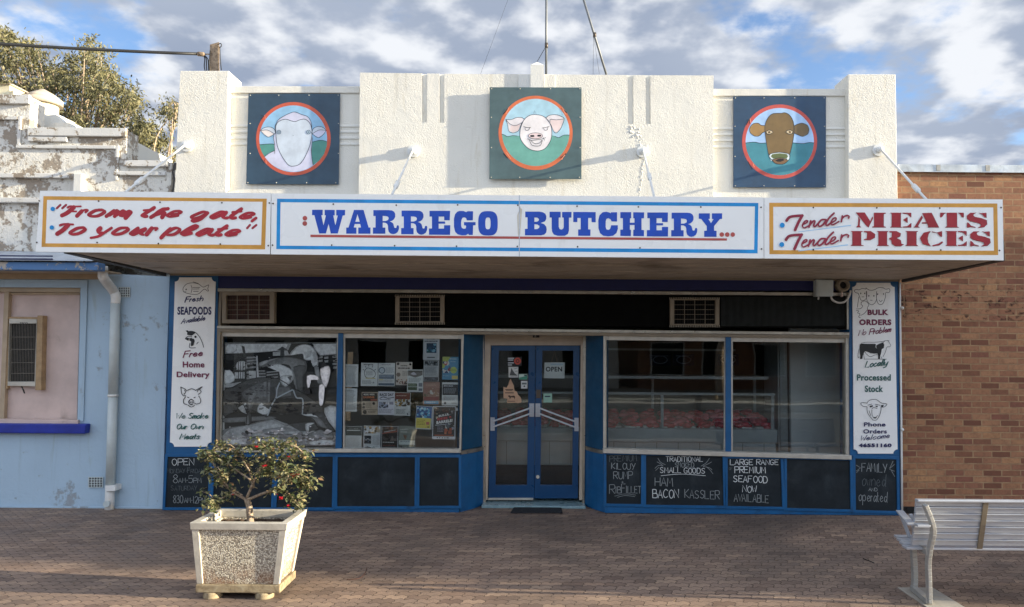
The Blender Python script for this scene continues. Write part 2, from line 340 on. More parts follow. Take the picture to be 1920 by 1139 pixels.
class MB:
    def __init__(s): s.bm = bmesh.new(); s.mats = []; s.mi = 0
    def use(s, m):
        if m not in s.mats: s.mats.append(m)
        s.mi = s.mats.index(m); return s
    def face(s, vs):
        try: f = s.bm.faces.new(vs)
        except ValueError: return None
        f.material_index = s.mi; return f
    def v(s, p): return s.bm.verts.new(p)
    def prism(s, px, Yf, Yb, holes=()):
        """outline in photo pixels seen on plane Yf, carried straight back to Yb"""
        return s.extr([[P(x, y, Yf) for x, y in c] for c in [px] + list(holes)], Vector((0, Yb - Yf, 0)))
    def extr(s, loops, vec):
        fr = [[s.v(p) for p in l] for l in loops]; bk = [[s.v(p + vec) for p in l] for l in loops]
        flf = [a for l in fr for a in l]; flb = [a for l in bk for a in l]
        if len(loops) == 1 and len(loops[0]) == 4:
            s.face(fr[0]); s.face(bk[0][::-1])
        else:
            for t in tessellate_polygon(loops):
                s.face([flf[i] for i in t]); s.face([flb[i] for i in reversed(t)])
        for a, b in zip(fr, bk):
            for i in range(len(a)):
                j = (i + 1) % len(a); s.face([a[j], a[i], b[i], b[j]])
        return s
    def rect(s, x0, y0, x1, y1, Yf, Yb): return s.prism([(x0, y0), (x1, y0), (x1, y1), (x0, y1)], Yf, Yb)
    def hexa(s, p):
        v = [s.v(q) for q in p]
        for f in ((0, 3, 2, 1), (4, 5, 6, 7), (0, 1, 5, 4), (1, 2, 6, 5), (2, 3, 7, 6), (3, 0, 4, 7)): s.face([v[i] for i in f])
        return s
    def box(s, x0, x1, y0, y1, z0, z1):
        return s.hexa([(x0, y0, z0), (x1, y0, z0), (x1, y1, z0), (x0, y1, z0), (x0, y0, z1), (x1, y0, z1), (x1, y1, z1), (x0, y1, z1)])
    def tube(s, pts, r, seg=8, caps=True):
        pts = [Vector(p) for p in pts]; rings = []; up = Vector((.13, .37, .92))
        for i, p in enumerate(pts):
            d = (pts[min(i + 1, len(pts) - 1)] - pts[max(i - 1, 0)]).normalized()
            a = d.cross(up)
            if a.length < .1: a = d.cross(Vector((1, 0, 0)))
            a.normalize(); b = d.cross(a); rr = r[i] if isinstance(r, (list, tuple)) else r
            rings.append([s.v(p + (a * math.cos(2 * math.pi * k / seg) + b * math.sin(2 * math.pi * k / seg)) * rr) for k in range(seg)])
        for A, B in zip(rings, rings[1:]):
            for k in range(seg):
                f = s.face([A[k], A[(k + 1) % seg], B[(k + 1) % seg], B[k]])
                if f: f.smooth = True
        if caps: s.face(rings[0][::-1]); s.face(rings[-1])
        return s
    def bar(s, a, b, w, h, up=(0, 0, 1)):
        a, b = Vector(a), Vector(b); d = (b - a).normalized(); u = Vector(up); x = d.cross(u).normalized() * w / 2; z = x.cross(d).normalized() * h / 2
        return s.hexa([a - x - z, a + x - z, b + x - z, b - x - z, a - x + z, a + x + z, b + x + z, b - x + z])
    def blob(s, c, r, sub=1, jit=.2, sq=(1, 1, 1)):
        t = bmesh.new(); bmesh.ops.create_icosphere(t, subdivisions=sub, radius=1); mp = {}
        for q in t.verts:
            k = r * (1 + random.uniform(-jit, jit)); mp[q] = s.v(Vector(c) + Vector((q.co.x * sq[0], q.co.y * sq[1], q.co.z * sq[2])) * k)
        for f in t.faces:
            g = s.face([mp[q] for q in f.verts])
            if g: g.smooth = True
        t.free(); return s
    def build(s, name, mat=None, parent=None, bevel=0, origin=None, normals=True, **kw):
        if normals and len(s.bm.faces) < 20000: bmesh.ops.recalc_face_normals(s.bm, faces=s.bm.faces)
        xs = [v.co for v in s.bm.verts]
        lo = Vector([min(c[i] for c in xs) for i in range(3)]); hi = Vector([max(c[i] for c in xs) for i in range(3)])
        org = Vector(origin) if origin is not None else Vector(((lo.x + hi.x) / 2, (lo.y + hi.y) / 2, lo.z))
        bmesh.ops.translate(s.bm, verts=s.bm.verts, vec=-org)
        me = bpy.data.meshes.new(name); s.bm.to_mesh(me); s.bm.free()
        ms = s.mats if s.mats else [mat]
        for m in ms: me.materials.append(M[m] if isinstance(m, str) else m)
        o = bpy.data.objects.new(name, me); COL.objects.link(o)
        if parent is not None:
            o.parent = parent; o.location = org - wloc(parent)
        else: o.location = org
        if bevel:
            b = o.modifiers.new('bevel', 'BEVEL'); b.width = bevel; b.segments = 2; b.limit_method = 'ANGLE'; b.angle_limit = R(40)
        return tag(o, **kw)

# ------------------------------------------------------------------ flat artwork (paint, chalk, print) laid on its board
CAPS = {
 'A': "0,0 .5,1 1,0;.2,.35 .8,.35", 'B': "0,0 0,1;~0,1 .75,.97 .75,.58 0,.52;~0,.52 .95,.48 .95,.03 0,0",
 'C': "~.95,.85 .5,1 .05,.65 .08,.2 .5,0 .95,.15", 'D': "0,0 0,1;~0,1 .7,.95 1,.5 .7,.05 0,0", 'E': ".9,1 0,1 0,0 .9,0;0,.52 .7,.52",
 'F': "0,0 0,1 .9,1;0,.55 .7,.55", 'G': "~.95,.85 .5,1 .05,.65 .08,.2 .5,0 .9,.15 .92,.42;.55,.42 1,.42", 'H': "0,0 0,1;1,0 1,1;0,.5 1,.5",
 'I': ".5,0 .5,1", 'K': "0,0 0,1;.9,1 0,.45 .95,0", 'L': "0,1 0,0 .9,0", 'M': "0,0 .1,1 .5,.35 .9,1 1,0", 'N': "0,0 0,1 1,0 1,1",
 'O': "~.5,1 .1,.8 .02,.4 .3,.02 .7,.02 1,.4 .9,.8 .5,1", 'P': "0,0 0,1;~0,1 .9,.98 .95,.55 0,.48", 'R': "0,0 0,1;~0,1 .9,.98 .9,.55 0,.5;.35,.5 1,0",
 'S': "~.9,.88 .5,1 .1,.8 .3,.55 .75,.42 .9,.2 .5,0 .05,.12", 'T': "0,1 1,1;.5,1 .5,0", 'U': "~0,1 .02,.3 .3,0 .7,0 .98,.3 1,1", 'V': "0,1 .5,0 1,1",
 'W': "0,1 .25,0 .5,.7 .75,0 1,1", 'Y': "0,1 .5,.45;1,1 .3,0", '0': "~.5,1 .1,.8 .02,.4 .3,.02 .7,.02 1,.4 .9,.8 .5,1", '1': ".5,0 .5,1", '2': "~.05,.8 .4,1 .9,.8 .6,.4 0,0;0,0 1,0",
 '3': "~.05,.9 .6,1 .85,.75 .4,.53;~.4,.53 .95,.4 .8,.05 .05,.08", '5': ".9,1 .15,1 .1,.55;~.1,.55 .7,.62 .95,.3 .6,0 .05,.08", '8': "~.5,.52 .1,.75 .5,1 .9,.75 .5,.52 .05,.25 .5,0 .95,.25 .5,.52",
 '-': ".1,.45 .9,.45", '+': ".5,.2 .5,.8;.2,.5 .8,.5", '/': "0,0 1,1", ',': ".5,.1 .3,-.15", '!': ".5,1 .5,.3;.5,.08 .5,.02",
 'a': "~.85,.5 .4,.55 .05,.25 .3,0 .8,.3;~.9,.52 .82,.1 1,.0", 'b': "~.1,1 .05,.1 .5,0 .9,.25 .6,.52 .1,.35", 'c': "~.9,.42 .5,.55 .08,.25 .4,0 .95,.12", 'd': "~.85,.45 .4,.55 .05,.25 .4,0 .85,.3;~1,1 .85,.1 1,0",
 'e': "~.1,.25 .85,.35 .5,.56 .08,.25 .45,0 .95,.12", 'f': "~.9,.95 .5,.9 .4,-.3;.1,.5 .8,.5", 'h': "0,1 0,0;~0,.3 .5,.55 .85,.4 .85,0", 'i': ".5,.52 .5,0;.55,.75 .6,.8", 'k': "0,1 0,0;.8,.5 0,.22 .9,0", 'l': "~.5,1 .35,.2 .6,0",
 'm': "0,.52 0,0;~0,.35 .3,.55 .45,.4 .45,0;~.48,.35 .8,.55 .95,.4 .95,0", 'n': "0,.52 0,0;~0,.3 .5,.55 .9,.4 .9,0", 'o': "~.5,.55 .08,.35 .2,.02 .6,0 .95,.25 .8,.5 .5,.55", 'p': "0,.52 0,-.4;~0,.4 .6,.58 .95,.28 .6,0 0,.12",
 'r': "0,.52 0,0;~0,.3 .4,.52 .9,.5", 's': "~.85,.47 .45,.55 .2,.4 .7,.22 .5,0 .05,.07", 't': "~.4,.9 .35,.15 .8,0;0,.55 .85,.55", 'u': "~0,.52 .05,.1 .4,0 .85,.4;.9,.52 .9,0", 'v': "0,.52 .45,0 .9,.52", 'w': "0,.52 .25,0 .5,.45 .75,0 1,.52",
 'y': "~0,.52 .1,.1 .5,.05 .9,.4;~.95,.52 .8,-.2 .1,-.38", 'g': "~.85,.5 .4,.55 .05,.25 .4,0 .85,.35;~.95,.52 .8,-.2 .1,-.35",
}
WID = {'I': .35, 'i': .3, 'l': .35, '1': .35, 'M': 1.05, 'W': 1.15, 'm': .95, 'w': .85, ' ': .5, '-': .5, 't': .5, 'r': .5, ',': .3, '!': .3, 'J': .6}
TXT = {}
def bold2d(body, off):
    k = (body, off)
    if k not in TXT:
        cu = bpy.data.curves.new('t', 'FONT'); cu.body = body; cu.offset = off; cu.resolution_u = 4; cu.space_character = 1 + off * 2.2
        o = bpy.data.objects.new('t', cu); COL.objects.link(o)
        dg = bpy.context.evaluated_depsgraph_get(); dg.update(); e = o.evaluated_get(dg); me = e.to_mesh()
        vs = [(v.co.x, v.co.y) for v in me.vertices]; fs = [tuple(p.vertices) for p in me.polygons]; e.to_mesh_clear()
        bpy.data.objects.remove(o); bpy.data.curves.remove(cu)
        x0 = min(v[0] for v in vs); x1 = max(v[0] for v in vs); y0 = min(v[1] for v in vs); y1 = max(v[1] for v in vs)
        TXT[k] = ([((x - x0) / (x1 - x0), (y - y0) / (y1 - y0)) for x, y in vs], fs)
    return TXT[k]
class Art:
    STEP = .00012
    def __init__(s, Y, crop=(0, 0, 1)):
        s.Y = Y; s.crop = crop; s.mb = MB(); s.d = 0; s.c = None
    def at(s, x0, y0, k): s.crop = (x0, y0, k); return s
    def col(s, h, rough=.5): s.mb.use(h if h in M else flat(h, rough)); return s
    def pt(s, p, e=0):
        x0, y0, k = s.crop; return P(x0 + p[0] / k, y0 + p[1] / k, s.Y - s.d - e)
    def poly(s, pts, holes=(), smooth=0, hsmooth=None):
        s.d += s.STEP
        ls = [[Vector((p[0], p[1], 0)) for p in l] for l in [pts] + list(holes)]
        if smooth: ls[0] = crom(ls[0], smooth, True)
        if hsmooth: ls[1:] = [crom(l, hsmooth, True) for l in ls[1:]]
        vs = [s.mb.v(s.pt(p)) for l in ls for p in l]
        for t in tessellate_polygon(ls): s.mb.face([vs[i] for i in t])
        return s
    def rect(s, x0, y0, x1, y1): return s.poly([(x0, y0), (x1, y0), (x1, y1), (x0, y1)])
    def disc(s, cx, cy, rx, ry=None, n=40, ex=2.0, hole=None):
        ry = ry or rx
        def e(a, b):
            o = []
            for i in range(n):
                t = 2 * math.pi * i / n; c, q = math.cos(t), math.sin(t)
                o.append((cx + a * math.copysign(abs(c) ** (2 / ex), c), cy + b * math.copysign(abs(q) ** (2 / ex), q)))
            return o
        return s.poly(e(rx, ry), [e(*hole)] if hole else [])
    def stroke(s, pts, w, smooth=6, closed=False, nib=None, taper=False, cap=True):
        s.d += s.STEP
        p = crom([(a[0], a[1], 0) for a in pts], smooth, closed) if smooth and len(pts) > 2 else [Vector((a[0], a[1], 0)) for a in pts]
        if closed: p.append(p[0])
        n = len(p); L, Rr = [], []; e = s.STEP * .9 / max(n, 1)
        for i, q in enumerate(p):
            if closed and i in (0, n - 1): d = p[1] - p[-2]
            else: d = p[min(i + 1, n - 1)] - p[max(i - 1, 0)]
            if d.length < 1e-6: d = Vector((1, 0, 0))
            d.normalize(); ww = w
            if nib: ww = w * (nib[0] + (1 - nib[0]) * abs(math.sin(math.atan2(-d.y, d.x) - nib[1])))
            if taper: ww *= .35 + .65 * math.sin(math.pi * (i + .5) / n)
            nn = Vector((-d.y, d.x, 0)) * ww / 2
            L.append(s.mb.v(s.pt(q + nn, e * i))); Rr.append(s.mb.v(s.pt(q - nn, e * i)))
        for i in range(n - 1): s.mb.face([L[i], L[i + 1], Rr[i + 1], Rr[i]])
        if cap and not closed and not taper:
            for q, i, sg in ((p[0], 0, -1), (p[-1], n - 1, 1)):
                d = (p[min(i + 1, n - 1)] - p[max(i - 1, 0)])
                if d.length < 1e-6: continue
                d.normalize(); ww = w
                if nib: ww = w * (nib[0] + (1 - nib[0]) * abs(math.sin(math.atan2(-d.y, d.x) - nib[1])))
                a0 = math.atan2(d.y, d.x) + (0 if sg > 0 else math.pi)
                ring = [s.mb.v(s.pt(q + Vector((math.cos(a0 + t), math.sin(a0 + t), 0)) * ww / 2, e * i)) for t in [(-.5 + k / 5) * math.pi for k in range(6)]]
                s.mb.face(ring)
        return s
    def strokes(s, ls, w, **k):
        for l in ls: s.stroke(l, w, **k)
        return s
    def write(s, text, x0, y0, x1, y1, h, w, slant=0, jit=0, gap=.22, nib=None, wide=.62):
        """pen lettering along the baseline (x0,y0)-(x1,y1), capital height h"""
        adv = [WID.get(c, 1) * (1 if c.isupper() or c.isdigit() else .85) for c in text]; tot = sum(adv) + gap * (len(text) - 1)
        u = 0; dx, dy = (x1 - x0) / tot, (y1 - y0) / tot
        for c, a in zip(text, adv):
            if c in CAPS:
                jx, jy, js = (random.uniform(-jit, jit) for _ in range(3))
                for st in CAPS[c].split(';'):
                    sm = st.startswith('~'); q = []
                    for t in st.lstrip('~').split():
                        X, Y = map(float, t.split(','))
                        if c in 'I1il': X = .5 + (X - .5) * .3
                        uu = u + X * a
                        q.append((x0 + uu * dx + (Y * slant + jx * .4 + jx * .3 * Y) * h, y0 + uu * dy - Y * h * (1 + js * .5) + jy * h * .5))
                    s.stroke(q, w, smooth=5 if sm else 0, nib=nib)
            u += a + gap
        return s
    def bold(s, body, x0, y0, x1, y1, off=.03, skew=0, dy=0):
        """heavy sans lettering filling the box x0,y0 (top left) - x1,y1 (bottom right); dy raises the right end"""
        s.d += s.STEP
        vs, fs = bold2d(body, off)
        q = [s.mb.v(s.pt((x0 + (x1 - x0) * a + skew * b, y1 + (y0 - y1) * b + dy * a))) for a, b in vs]
        for f in fs: s.mb.face([q[i] for i in f])
        return s
    def build(s, name, parent, **kw): return s.mb.build(name, None, parent, normals=False, **kw)

# ------------------------------------------------------------------ the setting: ground
MB().box(-180, 180, -180, 180, -.6, -.16).build('ground', 'earth', kind='structure')
MB().box(-120, 120, -21.5, -7.2, -.159, -.13).build('road', 'asphalt', kind='structure')
MB().box(-60, 60, -7.0, 3, -.155, 0).build('footpath', 'paver', origin=(0, 0, 0), kind='structure')
MB().box(-60, 60, -7.2, -7.003, -.155, .004).build('kerb', 'concrete', kind='structure', bevel=.02)
MB().box(-60, 60, -26, -21.5, -.155, -.01).build('pavement', 'concrete', kind='structure')

# ------------------------------------------------------------------ the shop building
shop = thing('shop_building', 'white stuccoed single storey butcher shop with stepped parapet and blue shopfront', 'shop', (0, 0, 0))
RW = .105                                                            # depth of the recessed parapet panels
# piers
MB().prism([(338, 133), (428.5, 133), (424, 360), (421, 508), (319, 508), (326, 360)], 0, .42).build('pier', 'stucco', shop, .008)
MB().prism([(1590, 139.5), (1679.5, 139.5), (1685.5, 508), (1591, 508)], 0, .42).build('pier', 'stucco', shop, .008)
# centre block: face slab with two pairs of flutes cut from its top, body behind
m = MB()
m.prism([(675, 136.5), (791, 138), (791, 230), (801, 230), (801, 138.2), (824, 138.6), (824, 230.5), (833, 230.5), (833, 138.8), (928, 139.5),
         (1096, 140.5), (1177, 141), (1177.5, 233), (1188, 233), (1187.5, 141.2), (1210.5, 141.4), (1211, 233), (1220, 233), (1219.5, 141.5), (1338, 142),
         (1337, 508), (671, 508)], 0, .035)
m.build('parapet', 'stucco', shop, .004)
MB().prism([(676, 137.5), (930, 141), (930, 139), (1337, 143), (1336, 508), (672, 508)], .0352, .42).build('parapet_body', 'smooth_white', shop)
# stepped fins in the middle of the parapet
MB().prism([(928, 141), (972, 141), (972, 166), (928, 166)], .05, .30).build('fin', 'smooth_white', shop)
MB().prism([(972, 141), (995, 141), (995, 300), (972, 300)], -.018, .30).build('fin', 'smooth_white', shop)
MB().prism([(1020, 141), (1040, 141), (1040, 300), (1020, 300)], -.018, .30).build('fin', 'stucco', shop)
m = MB(); a = [P(995, 122, -.036), P(1020, 122, -.036)]; zt = P(1007, 112, 0).z; x0, x1, z1 = a[0].x, a[1].x, a[0].z
z0 = P(1000, 300, 0).z
m.hexa([(x0, -.036, z0), (x1, -.036, z0), (x1, .2, z0), (x0, .2, z0), (x0, -.036, z1), (x1, -.036, z1), (x1, .2, z1), (x0, .2, z1)])
v = [m.v(q) for q in ((x0, -.036, z1 + .001), (x1, -.036, z1 + .001), (x1, .2, z1 + .001), (x0, .2, z1 + .001), ((x0 + x1) / 2, .08, zt))]
for i in range(4): m.face([v[i], v[(i + 1) % 4], v[4]])
m.build('fin', 'smooth_white', shop)
# recessed side panels with coping and ribs
for (xa, xb, yt, cyb, ribs, x0, x1) in ((428, 673, 163, 175.5, (236, 247, 258.5, 270), 462, 636.5), (1338.5, 1590, 168, 181, (241, 252, 263, 275), 1375.5, 1549)):
    MB().prism([(xa - 2, yt + 1), (xb + 2, yt + 1), (xb + 2, 508), (xa - 8, 508)], RW, .40).build('side_parapet', 'stucco', shop)
    MB().prism([(xa - 1, yt - 1), (xb + 1, yt - 1), (xb + 1, cyb - 1), (xa - 1, cyb - 1)], RW - .022, .402).build('coping', 'stucco', shop, .004)
    m = MB()
    for y in ribs: m.rect(xa - 1, y - 2.2, xb + 1, y + 2.2, RW - .014, RW + .01)
    m.build('moulding', 'smooth_white', shop, .006)
# lumps of broken render by the third rod fixing, and the scar running down from it
m = MB(); rr = random.Random(4)
for i in range(34):
    t_ = rr.random(); x, y = 1185 + 24 * t_ + rr.uniform(-7, 7), 240 + 34 * t_ + rr.uniform(-8, 8); m.blob(P(x, y, -.001), rr.uniform(.007, .02), 1, .4, (1, .35, 1))
for i in range(24): m.blob(P(1206 - .12 * i * 3 + rr.uniform(-2, 2), 300 + i * 3, -.001), rr.uniform(.005, .011), 1, .4, (1, .35, 1.2))
m.build('broken_render', 'stucco', shop)
# party walls, roof behind
MB().box(-4.44, -4.30, .43, 9, -.02, 4.3).build('side_wall', 'smooth_white', shop)
MB().box(4.28, 4.42, .43, 9, -.02, 4.3).build('side_wall', 'smooth_white', shop)
MB().hexa([(-4.295, .43, 3.75), (4.275, .43, 3.75), (4.275, 9, 3.5), (-4.295, 9, 3.5), (-4.295, .43, 3.8), (4.275, .43, 3.8), (4.275, 9, 3.55), (-4.295, 9, 3.55)]).build('roof', 'roof', shop)
# shopfront pillars at each end
MB().prism([(318.5, 513), (409, 513), (405, 848), (396, 962), (305, 962), (311, 850)], 0, .30).build('pillar', 'blue', shop, .004)
MB().prism([(1592, 525), (1684.5, 525), (1687.5, 850), (1689, 967), (1596, 966), (1594, 850)], 0, .30).build('pillar', 'blue', shop, .004)
MB().tube([P(1687, 530, -.012), P(1690.5, 850, -.012), P(1691.5, 966, -.012)], .012, 8).build('edge_trim', 'white', shop)
for y in (578, 806): MB().blob(P(1692, y, -.03), .02, 2, 0).build('trim_bolt', 'white', shop)
# hamper above the windows
MB().rect(408, 512, 1593, 545, .012, .30).build('navy_band', 'navy', shop)
MB().prism([(408, 541), (1593, 549), (1593, 555), (408, 547)], -.004, .3).build('hamper_rail', 'alu', shop, .003)
MB().prism([(411, 549), (1592, 556), (1592, 616), (411, 606)], .05, .30).build('hamper_panel', 'hamper', shop)
m = MB()                                                             # fine vertical ribs of the mesh on the right half
for i in range(110): x = 1352 + i * 2.18; m.rect(x, 557, x + .8, 612, .044, .055)
m.build('mesh_rib', plain('mesh_rib_paint', '#1b201b', .5), shop, kind='stuff')
MB().prism([(411, 547), (416, 547), (413, 612), (407, 612)], .01, .3).build('hamper_stile', 'tan', shop)
MB().prism([(1588, 556), (1592.5, 556), (1592.5, 618), (1588, 618)], .01, .3).build('hamper_stile', 'alu', shop)
MB().prism([(407, 611), (1592.5, 623.5), (1592.5, 629), (407, 616.5)], -.022, .3).build('window_head', 'alu', shop, .003)
MB().prism([(408, 617), (1592.5, 629.3), (1592.5, 634.5), (408, 622.5)], -.006, .3).build('window_head', 'tan', shop, .003)

def window(x0, x1, yt0, yt1, yb0, yb1, xl=0):
    """one fixed pane with its white head strip and side beads"""
    f = MB().prism([(x0 + xl, yt0), (x1, yt1), (x1 - 1, yb1), (x0, yb0)], .045, .075, [[(x0 + xl + 3, yt0 + 9), (x1 - 2.5, yt1 + 9), (x1 - 3.5, yb1 - 2), (x0 + 3, yb0 - 2)]]).build('window', 'alu_white', shop)
    MB().prism([(x0 + xl + 2.5, yt0 + 8.5), (x1 - 2, yt1 + 8.5), (x1 - 3, yb1 - 1.5), (x0 + 2.5, yb0 - 1.5)], .058, .064).build('pane', 'glass', f)
    return f
window(411, 634.5, 622, 624.5, 842, 842.5, 3); window(643, 867, 625, 627, 842.5, 843, 1)
window(1134, 1361, 629, 631.5, 842, 848.5); window(1371, 1592, 632, 634, 849, 854.5)
for q in ([(634, 624), (643.2, 624), (640, 848), (628.5, 846)], [(1361, 631), (1371, 631), (1371.3, 860), (1360.5, 860)]):
    MB().prism(q, .022, .12).build('mullion', 'blue', shop, .003)
MB().prism([(407, 617), (413, 622), (409, 845), (402, 845)], .0, .12).build('window_stile', 'tan', shop)
MB().prism([(1586, 634), (1592, 634), (1592.5, 862), (1587, 862)], .015, .12).build('window_stile', 'alu_white', shop)
MB().prism([(866, 626), (869.5, 626), (864.5, 850), (861, 850)], .01, .1).build('window_stile', 'alu_white', shop)
MB().prism([(1131.5, 630), (1135, 630), (1134.5, 853), (1131, 853)], .01, .1).build('window_stile', 'alu_white', shop)
MB().prism([(398, 842), (862, 843), (862, 849.5), (396, 848.5)], -.05, .1).build('window_sill', 'alu_white', shop, .004)
MB().prism([(1131, 842.2), (1597, 854.5), (1597, 862.5), (1131, 850.2)], -.05, .1).build('window_sill', 'alu_white', shop, .004)
# stall risers
MB().prism([(396, 848.8), (862, 849.8), (861, 963), (392, 962)], 0, .22).build('stall_riser', 'blue', shop)
MB().prism([(1131, 850.6), (1597, 863), (1597, 966), (1134, 962)], 0, .22).build('stall_riser', 'blue', shop)

BOARDS = []
def board(q):
    o = MB().prism(q, -.003, .01).build('blackboard', 'board', shop)
    x0, y0 = min(p[0] for p in q), min(p[1] for p in q); x1, y1 = max(p[0] for p in q), max(p[1] for p in q)
    w = 5; f = MB()
    f.prism([(q[0][0] - w, q[0][1] - w), (q[1][0] + w, q[1][1] - w), (q[2][0] + w, q[2][1] + w), (q[3][0] - w, q[3][1] + w)], -.016, .005, [q]).build('board_frame', 'blue', o, .002)
    return o
b_hours = board([(314, 857), (392, 857), (389, 952), (309, 952)])
board([(403, 857), (512, 857), (508, 952), (398, 952)]); board([(522, 857), (624, 857), (622, 952), (518, 952)])
board([(633, 857.5), (778, 858), (777, 950), (632, 950)]); board([(787, 858), (860, 858.5), (860, 949), (786, 949)])
b_rump = board([(1137, 852.5), (1202, 853.5), (1202, 946), (1137, 945)]); b_small = board([(1211.5, 854), (1355, 855.5), (1357, 949), (1211.5, 947)])
b_sea = board([(1364.5, 860), (1464, 861), (1467, 951), (1364.5, 949.5)]); board([(1475.5, 861), (1594, 864), (1595, 956), (1476, 953)])
b_fam = board([(1604, 860), (1681, 862), (1682.5, 959), (1605, 957)])
CH = '#c9cdcc'; CHM = '#868c8d'; CHF = '#565d60'
a = Art(-.0034, (300, 850, 10.35)); a.col(CH, .9).write('OPEN', 235, 235, 660, 230, 125, 11, 0, .06)
a.col(CHF, .9).write('MONDAY-FRIDAY', 140, 385, 850, 385, 78, 8, 0, .1); a.write('M', 140, 385, 205, 385, 100, 7); a.write('F', 530, 385, 590, 385, 108, 8)
a.col(CHM, .9).write('8', 250, 580, 350, 580, 165, 11); a.write('AM-', 360, 572, 540, 568, 85, 10, 0, .08); a.write('5', 550, 575, 640, 575, 140, 11); a.write('PM', 650, 575, 800, 575, 90, 10)
a.col(CHF, .9).write('SATURDAY', 215, 725, 720, 720, 85, 7, 0, .12)
a.col(CHM, .9).write('830', 255, 970, 450, 968, 150, 11, 0, .05); a.write('AM-', 470, 960, 630, 960, 95, 10, 0, .06); a.write('12', 640, 970, 740, 970, 130, 11); a.write('PM', 750, 958, 875, 958, 90, 10, 0, .06)
a.build('chalk_writing', b_hours)
a = Art(-.0034, (1120, 840, 5.189)); a.col(CHF, .9).write('PREMIUM', 120, 133, 385, 128, 55, 5, 0, .1); a.col(CHM, .9).write('KILOUY', 135, 205, 370, 210, 58, 6, 0, .12); a.write('RUMP', 160, 303, 345, 300, 68, 6, 0, .1)
a.write('+', 230, 350, 260, 350, 30, 4); a.write('R', 118, 445, 170, 445, 85, 6); a.write('IB', 175, 440, 230, 440, 60, 6); a.write('F', 235, 440, 275, 440, 88, 6); a.write('ILLET', 278, 440, 425, 445, 66, 6, 0, .1)
a.strokes([[(170, 470), (260, 450), (375, 460)], [(195, 482), (270, 465), (365, 475)]], 4); a.build('chalk_writing', b_rump)
a = Art(-.0034, (1120, 840, 5.189)); a.col(CH, .9).write('TRADITIONAL', 670, 133, 1025, 135, 48, 5, 0, .1); a.col(CHM, .9).write('SMOKED', 755, 188, 940, 190, 44, 5, 0, .1); a.col(CH, .9).write('SMALL GOODS', 612, 240, 1045, 252, 52, 6, 0, .1)
a.col(CHM, .9).strokes([[(590, 103), (615, 140), (662, 165)], [(582, 138), (622, 160), (640, 178)], [(560, 200), (595, 172), (630, 175)], [(568, 220), (600, 190)], [(1090, 103), (1060, 145), (1010, 178)], [(1110, 138), (1075, 158), (1030, 178)], [(1030, 182), (1090, 195), (1115, 215)], [(1062, 185), (1095, 215), (1125, 253)]], 5)
a.col(CH, .9).stroke([(620, 272), (820, 256), (1052, 272)], 5); a.col(CHM, .9).write('HAM', 560, 372, 735, 375, 80, 7, 0, .08); a.col(CH, .9).write('BACON', 540, 485, 792, 488, 80, 7, 0, .06); a.col(CHM, .9).write('KASSLER', 850, 485, 1190, 498, 80, 6, 0, .1)
a.build('chalk_writing', b_small)
a = Art(-.0034, (1120, 840, 5.189)); a.col(CH, .9).write('LARGE', 1292, 165, 1515, 165, 52, 7, 0, .08); a.write('RANGE', 1550, 165, 1762, 165, 50, 6, 0, .08); a.col(CHF, .9).write('OF', 1282, 215, 1312, 215, 24, 4); a.col(CH, .9).write('PREMIUM', 1338, 243, 1635, 245, 58, 7, 0, .06)
a.write('SEAFOOD', 1325, 330, 1655, 342, 62, 7, 0, .08); a.write('NOW', 1410, 432, 1552, 432, 62, 6, 0, .1); a.col(CHM, .9).write('AVAILABLE', 1328, 520, 1668, 535, 72, 6, 0, .1); a.build('chalk_writing', b_sea)
a = Art(-.0034, (1600, 855, 10.355)); a.col(CHM, .9).write('FAMILY', 160, 305, 660, 325, 165, 12, 0, .1); a.strokes([[(55, 180), (140, 235), (60, 295)], [(60, 330), (110, 280)], [(770, 105), (720, 215), (705, 240)], [(800, 165), (710, 245)], [(705, 265), (800, 300)], [(740, 290), (805, 405)]], 9, smooth=0)
a.col(CHF, .9).write('owned', 165, 580, 630, 590, 230, 10, 0, .08); a.col(CHM, .9).write('AND', 300, 680, 465, 690, 60, 9, 0, .1); a.write('operated', 105, 870, 655, 905, 200, 11, 0, .08); a.build('chalk_writing', b_fam)

# splayed entry and door
DY = .44
def splay(xf, xb, top, sil, bot, botb, name, mat, bulge=0):
    m = MB()
    f0, f1 = P(xf, top, .012), P(xf, bot, .012); x0 = f0.x; xr = P(xb, top, DY).x
    n = 5; s = 1 if xr > x0 else -1
    L0, L1 = [], []
    for i in range(n + 1):
        t = i / n; x = x0 + (xr - x0) * t; y = .012 + (DY - .012) * t
        nb = bulge * math.sin(math.pi * t); x += s * nb * .8; y -= nb * .6
        L0.append(Vector((x, y, f0.z))); L1.append(Vector((x, y, f1.z)))
    for i in range(n):
        vs = [m.v(q) for q in (L0[i], L0[i + 1], L1[i + 1], L1[i])]; m.face(vs)
        bk = [m.v(q + Vector((-s * .06, .03, 0))) for q in (L0[i], L0[i + 1], L1[i + 1], L1[i])]; m.face(bk[::-1])
        m.face([vs[0], vs[1], bk[1], bk[0]]); m.face([vs[2], vs[3], bk[3], bk[2]])
    return m.build(name, mat, shop)
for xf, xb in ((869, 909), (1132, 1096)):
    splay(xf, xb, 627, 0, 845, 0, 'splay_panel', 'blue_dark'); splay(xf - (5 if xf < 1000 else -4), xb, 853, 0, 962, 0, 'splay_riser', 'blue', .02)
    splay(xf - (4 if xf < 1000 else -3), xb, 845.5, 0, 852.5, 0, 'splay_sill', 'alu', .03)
dr = MB().prism([(905, 621), (1099, 624), (1096, 938), (1086, 938), (1089, 648), (920, 648), (914, 938), (905, 938)], DY, DY + .16).build('door_frame', 'cream', shop, .003)
MB().rect(999, 626, 1011.5, 633.5, DY - .008, DY).build('number_plate', 'black', dr)
